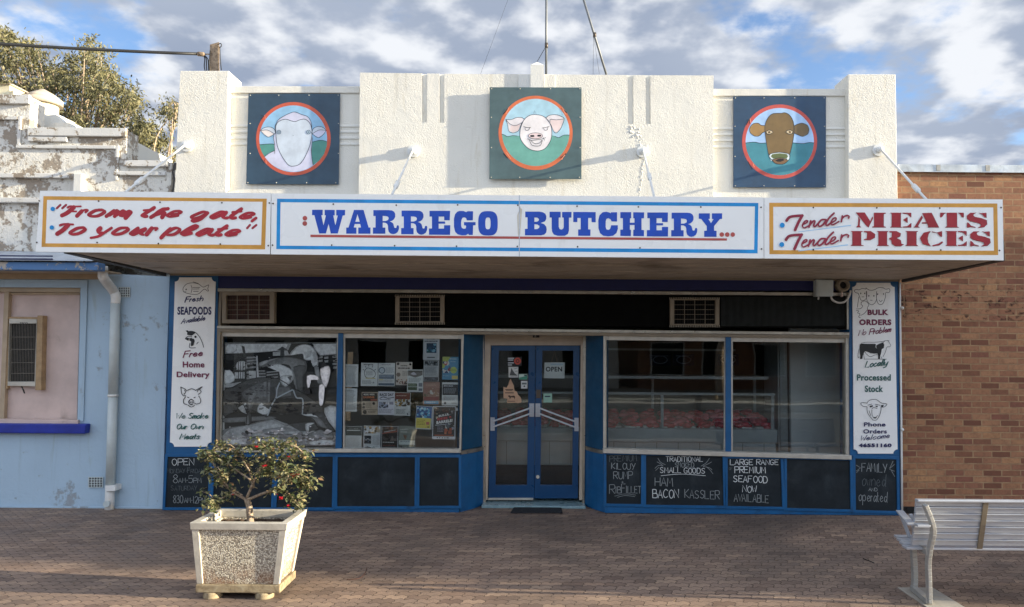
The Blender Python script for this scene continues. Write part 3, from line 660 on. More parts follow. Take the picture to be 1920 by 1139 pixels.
a = Art(DY - .0085); a.col('#b9b6ae').write('39', 1002, 632.3, 1008.5, 632.3, 5, .9); a.build('number', dr)
MB().prism([(901, 625), (906.5, 625), (911, 948), (906, 948)], DY - .03, DY + .1).build('door_jamb', 'alu', shop, .003)
MB().prism([(1093.5, 625), (1099, 625), (1096, 948), (1092, 948)], DY - .03, DY + .1).build('door_jamb', 'alu', shop, .003)
def door(out, gl):
    d = MB().prism(out, DY + .03, DY + .075, [gl]).build('door', 'door_blue', shop, .003)
    MB().prism([(x + (-1 if i in (0, 3) else 1), y) for i, (x, y) in enumerate(gl)], DY + .048, DY + .054).build('pane', 'door_glass', d)
    return d
d1 = door([(921.5, 648.5), (1004, 648.5), (1001.5, 935), (915.5, 935)], [(935.5, 658), (991.5, 658), (988, 910), (929, 910)])
d2 = door([(1005, 648.5), (1087, 648.5), (1083.5, 935), (1002, 935)], [(1017, 658), (1075, 658), (1073, 910), (1013, 910)])
for d, xa, xb, ya, yb, sx in ((d1, 997, 923.5, 769, 795, 1), (d2, 1008.5, 1081, 769, 796, -1)):
    m = MB(); m.rect(xa - 4.5, ya - 12, xa + 4.5, ya + 13, DY + .018, DY + .032); m.rect(xb - 4, yb - 12, xb + 4, yb + 13, DY + .018, DY + .032)
    for o in (0, 10.5):
        A, B = P(xa - 1.5 * sx, ya - 4 + o, DY - .04), P(xb + 2 * sx, yb - 5 + o, DY - .04)
        m.bar(A, B, .012, .02)
        for q in (A, B): m.tube([q, q + Vector((0, .07, 0))], .014)
    m.build('push_handle', 'bench', d)
MB().prism([(915.5, 934), (1000, 934), (1000, 938), (915.5, 938)], DY + .02, DY + .034).build('kick_strip', 'alu_white', d1)
m = MB(); m.tube([P(1008.3, 894.5, DY + .03), P(1008.3, 894.5, DY + .01)], .022, 12); m.build('lock', 'alu', d2)
MB().rect(1005.5, 731, 1014, 747, DY + .022, DY + .031).build('latch', 'rustbolt', d2)
st = MB(); A = [G(903, 948, .035), G(1098, 949, .035)]; st.box(A[0].x, A[1].x, A[0].y - .0, DY + .3, .002, .035); st.build('door_step', 'tile', shop, .004)
# stickers on the door glass
k = 10.356
def sticker(par, fn, nm='sticker', Y=DY + .0475):
    a = Art(Y, (930, 660, k)); fn(a); a.build(nm, par)
def s1(a):
    a.col('#0c0d0f').rect(222, 100, 500, 275); a.col('#aeb6ba'); [a.rect(230, y, 230 + w, y + 22) for y, w in ((115, 120), (150, 105), (205, 115), (245, 80))]; a.col('#b8432f').disc(418, 182, 68); a.col('#3a1512').disc(420, 180, 36); a.col('#b8432f').disc(420, 180, 20)
def s2(a):
    a.col('#c3c6c2').rect(243, 292, 432, 498); a.col('#4c5050').poly([(265, 460), (300, 310), (325, 360), (365, 420), (420, 460)]); a.strokes([[(360, 330), (415, 315)], [(370, 380), (415, 375)], [(290, 475), (400, 470)]], 8)
def s3(a): a.col('#bcd3c5').rect(447, 434, 608, 538); a.col('#3f8f78').poly([(450, 505), (540, 480), (606, 460), (606, 536), (450, 536)]); a.col('#22343a').rect(545, 445, 600, 470)
def s4(a): a.col('#c8cccb').rect(486, 565, 610, 714); a.col('#5f6a68').rect(502, 600, 596, 636); a.col('#20282a').disc(550, 670, 16)
def s5(a):
    a.col('#c39f80').poly([(145, 680), (205, 700), (240, 640), (262, 560), (285, 525), (305, 570), (345, 650), (360, 755), (405, 775), (425, 830), (475, 880), (495, 925), (490, 985), (420, 1000), (385, 990), (218, 995), (215, 910), (145, 905)])
    a.col('#3b2418'); a.rect(180, 725, 335, 740); a.rect(195, 748, 320, 758); a.rect(175, 790, 345, 806); a.poly([(232, 850), (268, 845), (285, 862), (350, 850), (372, 870), (362, 930), (350, 890), (290, 885), (270, 925), (258, 880), (240, 872)]); a.rect(230, 955, 370, 966)
def s6(a): a.col('#8fb8a6').rect(920, 810, 1088, 985); a.col('#1d2f45').rect(950, 855, 1055, 880)
def s7(a): a.col('#22272b').disc(1310, 890, 85, hole=(78, 78)); a.col('#454b50').strokes([[(1250, 840), (1370, 850)], [(1230, 890), (1390, 880)], [(1290, 950), (1300, 910), (1330, 950), (1340, 905)]], 8, smooth=0)
for fn in (s1, s2, s3, s4, s5): sticker(d1, fn)
for fn in (s6, s7): sticker(d2, fn)

# interior of the shop
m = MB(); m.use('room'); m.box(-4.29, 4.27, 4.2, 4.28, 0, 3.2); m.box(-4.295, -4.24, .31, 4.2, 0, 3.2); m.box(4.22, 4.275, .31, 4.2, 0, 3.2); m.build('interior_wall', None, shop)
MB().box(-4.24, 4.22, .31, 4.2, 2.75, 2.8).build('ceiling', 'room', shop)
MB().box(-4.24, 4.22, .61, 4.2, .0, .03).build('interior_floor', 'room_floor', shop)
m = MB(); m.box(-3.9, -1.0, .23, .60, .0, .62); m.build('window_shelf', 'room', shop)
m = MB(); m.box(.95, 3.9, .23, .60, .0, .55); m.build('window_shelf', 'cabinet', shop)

# ------------------------------------------------------------------ awning
awn = thing('awning', 'flat cantilever awning with stained plywood soffit over the shopfront', 'awning', (0, -1, 2.9))
FY = -1.95
fa = [(76, 359), (1880, 374), (1882, 488), (68, 472)]
z0 = P(1000, 480, FY).z
q = [P(x, y, FY) for x, y in fa]
MB().extr([[P(x, y, FY + .03) for x, y in ((79, 362), (1877, 377), (1879, 485), (72, 469))]], Vector((0, .06, 0))).build('fascia', 'galv', awn)
# soffit: level sheet from fascia to wall
sl, sr = P(128, 476, FY + .1).x, P(1850, 488, FY + .1).x
zl, zr = P(110, 474.5, FY + .09).z, P(1872, 489, FY + .09).z
wl, wr = P(318, 514, -.002).z, P(1688, 525.5, -.002).z
m = MB(); X0, X1 = P(318, 514, 0).x + .02, P(1688, 525, 0).x - .02
m.hexa([(X0 - .04, FY + .09, zl), (X1 + .02, FY + .09, zr), (X1, -.002, wr), (X0, -.002, wl), (X0 - .04, FY + .09, zl + .02), (X1 + .02, FY + .09, zr + .02), (X1, -.002, wr + .02), (X0, -.002, wl + .02)])
m.build('soffit', 'soffit', awn)
m = MB()
for t in (.33, .66): m.hexa([(X0 - .03, FY + .09 + t * 1.85 - .012, zl + (wl - zl) * t - .004), (X1, FY + .09 + t * 1.85 - .012, zr + (wr - zr) * t - .004), (X1, FY + .09 + t * 1.85 + .012, zr + (wr - zr) * t - .004), (X0 - .03, FY + .09 + t * 1.85 + .012, zl + (wl - zl) * t - .004)] + [(X0 - .03, FY + .09 + t * 1.85 - .012, zl + (wl - zl) * t + .006), (X1, FY + .09 + t * 1.85 - .012, zr + (wr - zr) * t + .006), (X1, FY + .09 + t * 1.85 + .012, zr + (wr - zr) * t + .006), (X0 - .03, FY + .09 + t * 1.85 + .012, zl + (wl - zl) * t + .006)])
m.build('cover_strip', 'soffit', awn)
MB().hexa([(X0, -.03, wl - .02), (X1, -.03, wr - .02), (X1, -.003, wr - .02), (X0, -.003, wl - .02), (X0, -.03, wl - .001), (X1, -.03, wr - .001), (X1, -.003, wr - .001), (X0, -.003, wl - .001)]).build('soffit_bead', 'tan', awn)
dark_beam = plain('dark_beam', '#3c3a38', .6, 0, .15)
for x, sg, za, zb in ((X0 - .05, -1, zl, wl), (X1 + .025, 1, zr, wr)):
    xs = sorted((x, x + sg * .10)); xw = sorted((x + .0, x + sg * .05))
    MB().hexa([(xs[0], FY + .09, za - .005), (xs[1], FY + .09, za - .005), (xw[1], -.02, zb - .03), (xw[0], -.02, zb - .03), (xs[0], FY + .09, za + .2), (xs[1], FY + .09, za + .2), (xw[1], -.02, zb + .2), (xw[0], -.02, zb + .2)]).build('end_beam', dark_beam, awn)
MB().hexa([(X0 - .1, FY + .091, zl + .36), (X1 + .1, FY + .091, zr + .36), (X1 + .1, -.01, wr + .47), (X0 - .1, -.01, wl + .47), (X0 - .1, FY + .091, zl + .38), (X1 + .1, FY + .091, zr + .38), (X1 + .1, -.01, wr + .49), (X0 - .1, -.01, wl + .49)]).build('roof_sheet', 'roof', awn)

# ------------------------------------------------------------------ fascia signs
def screws(par, pts, Y):
    for x, y in pts: MB().blob(P(x, y, Y - .002), .009, 1, 0).build('screw', 'rustbolt', par)
def sign_board(name, label, q, parent=None):
    t = thing(name, label, 'sign', tuple(P(sum(p[0] for p in q) / 4, max(p[1] for p in q), FY)))
    t['group'] = 'painted boards along the awning fascia'
    n = 24; m = MB(); rows = []
    for i in range(n + 1):
        t_ = i / n; x0 = q[0][0] + (q[1][0] - q[0][0]) * t_; y0 = q[0][1] + (q[1][1] - q[0][1]) * t_
        x1 = q[3][0] + (q[2][0] - q[3][0]) * t_; y1 = q[3][1] + (q[2][1] - q[3][1]) * t_
        rows.append((P(x0, y0, FY), P(x1, y1, FY)))
    for i in range(n):
        a, b = rows[i], rows[i + 1]; f = [m.v(v) for v in (a[0], b[0], b[1], a[1])]; m.face(f)
    for ln, rev in (([r[0] for r in rows], 0), ([r[1] for r in rows], 1)):
        for i in range(n):
            vs = [ln[i], ln[i + 1], ln[i + 1] + Vector((0, .028, 0)), ln[i] + Vector((0, .028, 0))]; m.face([m.v(v) for v in (vs if not rev else vs[::-1])])
    for r in (rows[0], rows[-1]): m.face([m.v(v) for v in (r[0], r[1], r[1] + Vector((0, .028, 0)), r[0] + Vector((0, .028, 0)))])
    m.build('board', 'white_metal', t, normals=False); return t
YE = '#cf963a'; RD = '#a81728'; BL = '#0d8ccf'; DB = '#0c48b4'; OR = '#b04f48'
# left: quotation in heavy red brush script
sg = sign_board('fascia_sign', 'white sign with yellow border and red brush lettering about gate and plate', [(75, 358), (508, 362.5), (506, 477), (67, 472.5)])
a = Art(FY - .0005, (70, 355, 8.348)); r3 = lambda ls: [[(x + 1753, y) for x, y in l] for l in ls]
a.col(YE); e = 1753
a.poly([(95, 110), (1838 + e, 150), (1812 + e, 943), (65, 905)], [[(152, 168), (1772 + e, 198), (1750 + e, 875), (128, 848)]])
sh = lambda ls, dx, dy: [[(x + dx, y + dy) for x, y in l] for l in ls]
tt = [[(1440, 310), (1330, 385), (1265, 440), (1290, 458), (1350, 448)]]; tb = [[(1300, 362), (1440, 348)]]
ee = [[(1480, 425), (1580, 415), (1640, 385), (1615, 368), (1520, 380), (1420, 440), (1460, 460), (1590, 440)]]
aa = [[(1200, 358), (1110, 358), (970, 430), (985, 458), (1070, 430), (1190, 372)]]; ab = [[(1205, 365), (1150, 440), (1190, 455), (1225, 448)]]
nb = (.45, -.5)
heavy = [
 ([[(475, 288), (520, 268), (600, 272), (680, 270)]], 30), ([[(570, 285), (470, 370), (385, 412)]], 56), ([[(490, 348), (610, 350)]], 30),
 ([[(695, 345), (620, 420)]], 50), ([[(665, 375), (730, 330), (790, 325), (755, 362)]], 30),
 ([[(1010, 325), (900, 340), (805, 405), (850, 425), (950, 418), (1045, 365), (1040, 332), (960, 322)]], 46),
 ([[(1200, 340), (1080, 425)]], 48), ([[(1130, 405), (1240, 338), (1262, 350), (1210, 425)]], 46), ([[(1240, 405), (1340, 338), (1362, 350), (1300, 410)]], 42), ([[(1330, 410), (1440, 350), (1455, 368), (1380, 450)]], 54),
 ([[(1830, 290), (1690, 380), (1640, 418), (1670, 432), (1715, 425)]], 46), ([[(1665, 332), (1815, 322)]], 34),
 (r3([[(295, 305), (180, 335), (90, 400), (25, 440)]]), 50), (r3([[(300, 300), (210, 305), (110, 380)]]), 30), (r3([[(100, 400), (200, 368), (240, 370), (200, 440)]]), 52),
 (sh(r3(ee), -1140, -28), 38), (r3([[(910, 362), (830, 358), (665, 430), (690, 462), (800, 435), (915, 372)]]), 42), (r3([[(900, 390), (800, 475), (690, 512), (670, 490), (750, 460)]]), 36),
 (r3(aa), 42), (r3(ab), 44), (r3(tt), 46), (r3(tb), 36), (r3(ee), 38), (r3([[(1670, 452), (1605, 500)]]), 36),
 ([[(355, 568), (420, 548), (560, 552)]], 34), ([[(480, 562), (400, 640), (310, 700)]], 56),
 ([[(720, 600), (620, 615), (510, 685), (555, 708), (660, 688), (745, 635), (735, 605)]], 44),
 ([[(985, 615), (955, 650), (975, 690), (1010, 690)]], 58), ([[(1160, 608), (1050, 680), (950, 740), (835, 762)]], 36),
 ([[(1390, 605), (1290, 615), (1180, 688), (1220, 710), (1330, 690), (1420, 635), (1410, 605)]], 44),
 ([[(1575, 612), (1480, 680), (1460, 705), (1510, 708), (1640, 640), (1690, 620)]], 46), ([[(1690, 628), (1610, 695), (1660, 712)]], 44),
 ([[(1790, 612), (1710, 710)]], 50), ([[(1760, 660), (1820, 610), (1880, 608), (1850, 640)]], 30),
 (r3([[(330, 622), (240, 700), (185, 760)]]), 48), (r3([[(270, 680), (390, 612), (470, 618), (455, 665), (370, 712), (280, 715)]]), 44),
 (r3([[(530, 690), (690, 625), (755, 580), (720, 568), (610, 620), (505, 695), (540, 718), (660, 690)]]), 42),
 (sh(r3(aa), -220, 268), 42), (sh(r3(ab), -220, 268), 44), (sh(r3(tt), -225, 266), 46), (sh(r3(tb), -225, 266), 36), (sh(r3(ee), -225, 268), 38),
]
a.col('#9c1a2d'); [a.strokes(l, w, nib=nb) for l, w in (([[(360, 248), (305, 300)], [(450, 248), (390, 300)]], 36), (r3([[(1575, 562), (1530, 612)], [(1675, 562), (1615, 612)]]), 36))]
a.col(RD); [a.strokes(l, w * 1.3, nib=nb) for l, w in heavy]
a.col(BL).disc(240, 310, 34); a.disc(226, 600, 34); a.build('lettering', sg)
screws(sg, [(185, 377.5), (300, 379.5), (416, 380.5), (182, 455), (297, 457), (413, 458), (73.5, 377), (69, 455), (505, 381), (503, 461)], FY)
# centre: shop name in slab capitals
sg = sign_board('fascia_sign', 'long white centre sign with blue border and big blue slab capitals', [(509, 363), (1432, 370.5), (1432, 485), (508, 477.3)])
a = Art(FY - .0005); a.col(BL)
a.poly([(519.5, 373), (1422, 381), (1420.5, 475.5), (518, 467.5)], [[(526, 379.5), (1415.5, 387.5), (1414, 468.5), (525, 461)]])
k8 = 8.727; a.col(DB); W_ = [(220, 120), (393, 119), (393, 207), (371, 211), (407, 375), (446, 212), (425, 211), (425, 121), (590, 122), (590, 212), (566, 213), (600, 375), (640, 215), (615, 212), (615, 121), (760, 122), (758, 210), (720, 215), (640, 508), (525, 508), (490, 352), (445, 508), (335, 508), (256, 209), (218, 208)]
A_ = [(905, 122), (1062, 122), (1145, 410), (1175, 410), (1175, 512), (975, 512), (975, 412), (1020, 409), (1007, 353), (917, 353), (902, 409), (945, 412), (945, 512), (778, 512), (778, 412), (815, 410)]
R_ = [(1222, 125), (1470, 125), (1525, 130), (1562, 152), (1580, 190), (1580, 235), (1560, 275), (1528, 300), (1490, 311), (1525, 325), (1550, 352), (1560, 390), (1566, 412), (1582, 420), (1600, 412), (1604, 385), (1618, 372), (1636, 378), (1642, 405), (1638, 445), (1618, 487), (1582, 512), (1545, 520), (1505, 510), (1475, 482), (1463, 440), (1462, 385), (1448, 350), (1415, 332), (1375, 330), (1375, 411), (1418, 412), (1418, 512), (1215, 512), (1215, 411), (1258, 410), (1258, 222), (1222, 222)]
Rh = [(1375, 220), (1425, 222), (1460, 232), (1474, 258), (1462, 288), (1425, 303), (1375, 305)]
E_ = [(308, 137), (645, 137), (640, 292), (548, 292), (548, 231), (458, 231), (458, 312), (563, 312), (565, 348), (458, 348), (458, 428), (546, 428), (546, 373), (648, 373), (645, 530), (300, 528), (300, 426), (348, 425), (348, 231), (308, 231)]
mv = lambda l, dx, dy: [(x + dx, y + dy) for x, y in l]
a.at(560, 380, k8).poly(W_); a.poly(A_, [[(963, 192), (928, 316), (998, 316)]]); a.poly(R_, [Rh]); a.poly(mv(R_, 462, 8), [mv(Rh, 462, 8)])
a.at(770, 380, k8).poly(E_)
a.poly([(800, 139), (865, 140), (908, 158), (920, 148), (945, 143), (1022, 145), (1018, 293), (918, 293), (908, 256), (880, 243), (850, 250), (832, 280), (825, 330), (826, 385), (840, 420), (870, 432), (898, 426), (908, 400), (904, 378), (872, 373), (872, 322), (1062, 322), (1062, 373), (1022, 375), (1016, 532), (955, 532), (940, 512), (905, 535), (840, 540), (770, 522), (728, 480), (709, 400), (708, 270), (725, 195), (762, 152)])
a.disc(1265, 342, 160, 200, 44, 3, hole=(43, 97))
a.at(980, 380, k8).poly([(42, 150), (270, 150), (330, 160), (370, 185), (387, 225), (386, 270), (365, 310), (295, 335), (350, 355), (385, 395), (394, 440), (385, 490), (355, 525), (300, 538), (37, 538), (37, 433), (80, 432), (80, 243), (42, 243)], [[(192, 246), (240, 249), (268, 273), (262, 300), (235, 315), (192, 318)], [(192, 356), (240, 360), (275, 385), (271, 415), (240, 436), (192, 438)]])
a.poly([(440, 152), (622, 152), (622, 246), (590, 248), (590, 400), (605, 435), (634, 445), (662, 430), (672, 400), (672, 248), (646, 246), (646, 155), (800, 155), (798, 248), (757, 250), (757, 460), (740, 515), (690, 545), (570, 545), (510, 525), (482, 480), (475, 420), (475, 248), (440, 246)])
a.poly([(828, 155), (1195, 157), (1195, 325), (1128, 322), (1125, 253), (1072, 253), (1072, 440), (1110, 443), (1108, 547), (908, 545), (908, 443), (950, 440), (950, 253), (895, 253), (893, 322), (828, 320)])
a.poly([(1310, 160), (1370, 152), (1420, 165), (1437, 178), (1447, 161), (1545, 160), (1545, 312), (1455, 310), (1440, 277), (1400, 256), (1370, 270), (1358, 310), (1358, 400), (1370, 440), (1400, 450), (1430, 436), (1442, 400), (1447, 373), (1555, 373), (1558, 430), (1535, 500), (1480, 545), (1400, 555), (1320, 545), (1265, 500), (1240, 420), (1238, 290), (1258, 210)])
a.poly([(1598, 158), (1775, 158), (1775, 258), (1755, 260), (1755, 332), (1830, 332), (1830, 260), (1810, 258), (1810, 160), (1988, 162), (1985, 258), (1945, 260), (1945, 450), (1985, 452), (1985, 552), (1810, 550), (1810, 448), (1830, 446), (1830, 368), (1755, 368), (1755, 446), (1772, 448), (1770, 550), (1598, 548), (1598, 446), (1640, 444), (1640, 258), (1598, 256)])
a.at(1190, 380, k8).poly(mv(E_, -100, 27)); a.poly(mv(R_, -617, 43), [mv(Rh, -617, 43)])
a.poly([(1050, 178), (1230, 178), (1230, 266), (1206, 270), (1248, 340), (1292, 275), (1265, 268), (1265, 178), (1432, 178), (1430, 268), (1395, 270), (1300, 387), (1300, 461), (1340, 465), (1340, 562), (1138, 562), (1138, 465), (1180, 461), (1180, 387), (1090, 270), (1048, 266)])
a.at(0, 0, 1).col(OR).poly([(582, 440.4), (1363, 447.3), (1363, 451.5), (582, 445)])
a.at(560, 380, k8).disc(102, 258, 38); a.disc(100, 345, 38); a.at(1190, 380, k8); [a.disc(x, 525, 37) for x in (1425, 1515, 1605)]
a.build('lettering', sg)
a = Art(FY - .0012); a.col('#d2cab8').poly([(974.6, 390), (979, 392), (977.5, 412), (975.2, 440), (974.5, 440)]); a.poly([(969.5, 405), (972.6, 396), (972.8, 450), (971, 438)]); a.col('#8a6a4a').poly([(973.2, 388), (975.4, 388), (974.6, 400)]); a.build('rust_streak', sg)
MB().rect(973, 366.5, 974.4, 481.5, FY - .003, FY).build('board_joint', 'galv', sg)
screws(sg, [(625, 383), (743, 385), (858, 384.5), (971, 385), (1082, 387), (1197, 388.2), (1314, 388.5), (622, 460), (740, 461), (856, 462), (970, 462.5), (1083, 463), (1200, 465), (1427, 389), (1428, 467), (512, 382), (511, 460)], FY)
# right: tender meats
sg = sign_board('fascia_sign', 'white sign with yellow border, red script and red stencil capitals about meat prices', [(1433, 371), (1880, 374.5), (1882, 488.5), (1433, 485)])
k4 = 4.364; a = Art(FY - .0005, (1400, 340, 3.692)); a.col(YE).poly([(156, 150), (1735, 155), (1741, 512), (157, 506)], [[(184, 178), (1707, 182), (1712, 482), (185, 478)]])
a.at(1440, 385, k4).col('#a9cde6').poly([(245, 216), (680, 160), (680, 170), (250, 222)]); a.poly([(245, 372), (655, 320), (655, 330), (250, 378)])
SR = '#9b1c28'; SRD = '#7d1733'
sten = [
 [(718, 60), (790, 60), (836, 132), (848, 104), (856, 92), (856, 108), (820, 182), (806, 170)], [(740, 95), (752, 118), (748, 166), (760, 181), (720, 181), (735, 166)], [(866, 62), (962, 62), (962, 67), (945, 72), (945, 172), (962, 177), (962, 182), (852, 182), (852, 177), (868, 172)],
 [(1100, 62), (1170, 62), (1170, 100), (1140, 72), (1100, 68)], [(1105, 120), (1140, 98), (1140, 145)], [(1100, 182), (1170, 182), (1172, 145), (1140, 172), (1100, 176)], [(997, 62), (1092, 62), (1085, 70), (1085, 175), (1095, 182), (997, 182), (1012, 174), (1012, 70)],
 [(1262, 65), (1338, 62), (1398, 182), (1305, 182), (1312, 172)], [(1257, 85), (1265, 100), (1225, 170), (1240, 182), (1188, 182), (1200, 175)], [(1262, 140), (1295, 140), (1298, 150), (1258, 150)],
 [(1410, 62), (1455, 62), (1440, 70), (1420, 98), (1408, 98)], [(1462, 62), (1545, 62), (1545, 172), (1562, 182), (1448, 182), (1465, 172)], [(1550, 62), (1600, 62), (1600, 98), (1588, 98), (1568, 70)],
]
SS = [[(1702, 62), (1655, 63), (1628, 85), (1628, 112), (1655, 132), (1705, 143), (1738, 154), (1742, 170), (1715, 185), (1765, 180), (1792, 155), (1788, 122), (1745, 106), (1692, 96), (1678, 82), (1682, 70)], [(1720, 62), (1748, 66), (1785, 62), (1787, 102), (1772, 98), (1752, 76)], [(1628, 140), (1642, 145), (1660, 168), (1695, 178), (1695, 184), (1660, 178), (1628, 184)]]
P2 = [
 [(675, 212), (775, 212), (760, 220), (760, 322), (785, 332), (675, 332), (690, 322), (690, 220)], [(782, 212), (840, 212), (875, 235), (872, 265), (835, 285), (785, 285), (785, 278), (808, 273), (812, 225), (785, 220)],
 [(887, 212), (985, 212), (972, 220), (972, 322), (990, 332), (890, 332), (903, 322), (903, 220)], [(992, 212), (1050, 212), (1085, 230), (1080, 255), (1050, 268), (1085, 285), (1090, 315), (1110, 320), (1085, 335), (1040, 335), (1012, 315), (1008, 285), (992, 278), (992, 270), (1012, 262), (1015, 225), (992, 220)],
 [(1122, 212), (1228, 212), (1213, 220), (1213, 322), (1228, 332), (1122, 332), (1138, 322), (1138, 220)], [(1330, 212), (1275, 225), (1243, 270), (1265, 318), (1330, 335), (1310, 305), (1304, 270), (1312, 235)], [(1340, 214), (1380, 225), (1422, 212), (1422, 258), (1408, 255), (1385, 228), (1340, 220)], [(1425, 295), (1430, 305), (1400, 328), (1345, 335), (1345, 328), (1395, 315)],
] + [mv(l, 453, 150) for l in sten[3:7]] + [mv(l, 27, 152) for l in SS]
a.col(SRD); [a.poly(mv(l, 3, 2)) for l in sten + SS + P2]
a.col(SR); [a.poly(l) for l in sten + SS + P2]
td = [([[(152, 127), (178, 98), (230, 88), (283, 85)]], 19), ([[(280, 85), (250, 140), (222, 203)]], 19), ([[(283, 160), (318, 142), (322, 126), (300, 134), (282, 168), (298, 186), (338, 166)]], 11),
 ([[(350, 128), (336, 180)], [(340, 168), (366, 134), (384, 130), (374, 168), (386, 175), (408, 152)]], 12), ([[(474, 118), (440, 120), (412, 152), (422, 174), (452, 158), (476, 122)], [(540, 66), (498, 108), (474, 152), (484, 166), (512, 148)]], 13),
 ([[(518, 146), (552, 124), (556, 104), (532, 112), (514, 148), (532, 160), (580, 134)]], 11), ([[(608, 88), (600, 136)], [(604, 114), (622, 94), (650, 84), (664, 92)], [(664, 92), (660, 106)]], 12)]
a.col('#8e1a36')
for l, w in td: a.strokes(l, w * 1.2, nib=(.7, -.6)); a.strokes(sh(l, -5, 156), w * 1.2, nib=(.7, -.6))
a.col(BL).disc(117, 164, 20); a.disc(113, 322, 20); a.build('lettering', sg)
screws(sg, [(1525, 389.5), (1644, 390), (1762, 390.5), (1525, 468.5), (1644, 468), (1764, 469), (1877, 389.5), (1874, 470)], FY)

# ------------------------------------------------------------------ tie rods
for (mx, my), (ex, ey), tx, lab in (((347, 272), (235, 361), .8, 'white tie rod from left pier to the awning, leftmost of four'), ((774, 282), (735, 366), .87, 'white tie rod left of the pig board'),
                          ((1206, 283), (1227, 371), .5, 'white tie rod right of the pig board below cracked stucco'), ((1651, 280), (1738, 376), .8, 'white tie rod from the right pier, crossing the brick wall')):
    A = P(mx, my, -.07); B = P(ex, ey, -1.72)
    t = thing('tie_rod', lab, 'tie rod', tuple(A), 'tie rods holding up the awning')
    MB().tube([A, B], .013, 8).build('rod', 'white', t)
    d = (B - A); c = A + d * (.8 if tx != .5 else .6); u = d.normalized()
    m = MB(); m.tube([c - u * .10, c - u * .085, c + u * .085, c + u * .10], [.013, .026, .026, .013], 8); m.build('turnbuckle', 'white', t)
    m = MB(); m.tube([(A.x, .0, A.z), (A.x, -.03, A.z)], .075, 16); m.tube([(A.x, -.028, A.z), (A.x, -.075, A.z)], .04, 12); m.blob(A, .034, 2, 0); m.build('wall_plate', 'white', t)

# ------------------------------------------------------------------ animal boards
def animal_board(label, q, Y, ground):
    t = thing('animal_sign', label, 'sign', tuple(P(q[3][0], q[3][1], Y)), 'square animal boards on the parapet')
    MB().prism(q, Y, Y + .012).build('board', flat(ground, .45), t, .002)
    w, h = q[1][0] - q[0][0], q[2][1] - q[1][1]
    spots = [(q[0][0] + w * f + (0 if top else q[3][0] - q[0][0]), (q[0][1] + 3) if top else (q[2][1] - 3)) for f in (.02, .33, .66, .98) for top in (1, 0)]
    spots += [(x, q[0][1] + h * f) for f in (.33, .66) for x in (q[0][0] + 3, q[1][0] - 3)]
    for x, y in spots: MB().blob(P(x, y, Y - .001), .008, 1, 0).build('screw', 'alu_white', t)
    for xa, xb in ((q[3][0] + 6, q[0][0] + 24), (q[1][0] - 24, q[2][0] - 6)): MB().rect(xa, q[0][1] + 8, xb, q[2][1] - 8, Y + .013, Y + .05).build('batten', 'timber', t)
    return t
ks = 5.995; LN = '#18242e'; RING = '#c2553a'
SB = animal_board('dark green board with a white sheep face in an orange ring', [(465.8, 176), (637.6, 176), (635, 346), (461.3, 345.5)], RW - .035, '#2b4355')
a = Art(RW - .0355, (455, 165, ks)); a.col(RING).disc(570, 573, 420, 413, 64); a.col('#8fb9d6').disc(568, 573, 381, 375, 64)
a.col('#4f8f83').poly([(190, 640), (250, 634), (320, 630), (356, 634), (358, 705), (300, 728), (245, 772), (215, 725), (195, 670)]); a.poly([(785, 610), (850, 593), (900, 591), (949, 605), (945, 655), (915, 745), (860, 820), (788, 872), (772, 720)])
a.col('#c9c9dc').poly([(245, 775), (300, 735), (358, 706), (350, 560), (372, 470), (780, 470), (782, 600), (773, 720), (790, 870), (700, 922), (570, 946), (440, 922), (330, 866)])
a.col('#c5c4d6').poly([(366, 480), (366, 430), (400, 362), (470, 315), (575, 272), (660, 300), (730, 325), (768, 385), (780, 480)]); FCE = [(372, 480), (376, 420), (410, 376), (480, 353), (540, 370), (590, 380), (640, 361), (700, 353), (750, 391), (775, 450), (779, 520), (765, 610), (740, 690), (690, 795), (640, 858), (580, 880), (520, 872), (460, 800), (410, 708), (383, 620)]
a.col('#c3ccd6').poly(FCE, smooth=4); e1 = [(200, 478), (240, 450), (300, 440), (350, 460), (368, 500), (355, 520), (290, 555), (235, 520)]; e2 = [(940, 478), (900, 445), (850, 435), (800, 455), (776, 500), (785, 520), (850, 560), (900, 530)]
a.poly(e1); a.poly(e2); a.col('#e2d6cf').poly([(205, 482), (280, 476), (355, 518), (290, 553), (240, 520)]); a.col('#c9c9dc').poly([(935, 480), (860, 475), (785, 515), (850, 558), (900, 530)])
a.col(LN).stroke(FCE, 6, 4, True); a.strokes([[(366, 490), (366, 430), (400, 362), (470, 315), (575, 272), (660, 300), (730, 325), (768, 385), (780, 490)], e1 + [e1[0]], e2 + [e2[0]], [(205, 482), (280, 476), (355, 518)], [(935, 480), (860, 475), (785, 515)], [(360, 740), (360, 640), (345, 560), (352, 525)], [(790, 868), (772, 720), (785, 560)], [(190, 640), (250, 634), (320, 630), (356, 634)], [(245, 775), (300, 735), (358, 706)], [(785, 610), (850, 593), (900, 591), (949, 607)]], 5, smooth=5)
for x in (408, 740): a.col('#5e7080').disc(x, 498, 25); a.col('#9fb0bd').disc(x, 498, 17); a.col('#5e7080').disc(x, 498, 9)
a.disc(567, 537, 4); a.col('#2a1a16').strokes([[(205, 310), (240, 320), (205, 350)], [(205, 800), (240, 850), (245, 810)]], 6, smooth=0); a.col('#e08a6c').strokes([[(248, 310), (255, 350)], [(262, 815), (268, 855)]], 6)
a.build('painting', SB)
PB = animal_board('grey green board with a smiling pink pig face in an orange ring', [(918.3, 163.8), (1090.5, 164.3), (1090.3, 336), (917.5, 336)], -.058, '#4b6061')
a = Art(-.0585, (910, 155, ks)); a.col('#cf6a3f').disc(565, 567, 417, 418, 64); a.col('#a8cbd8').disc(566, 562, 380, 378, 64)
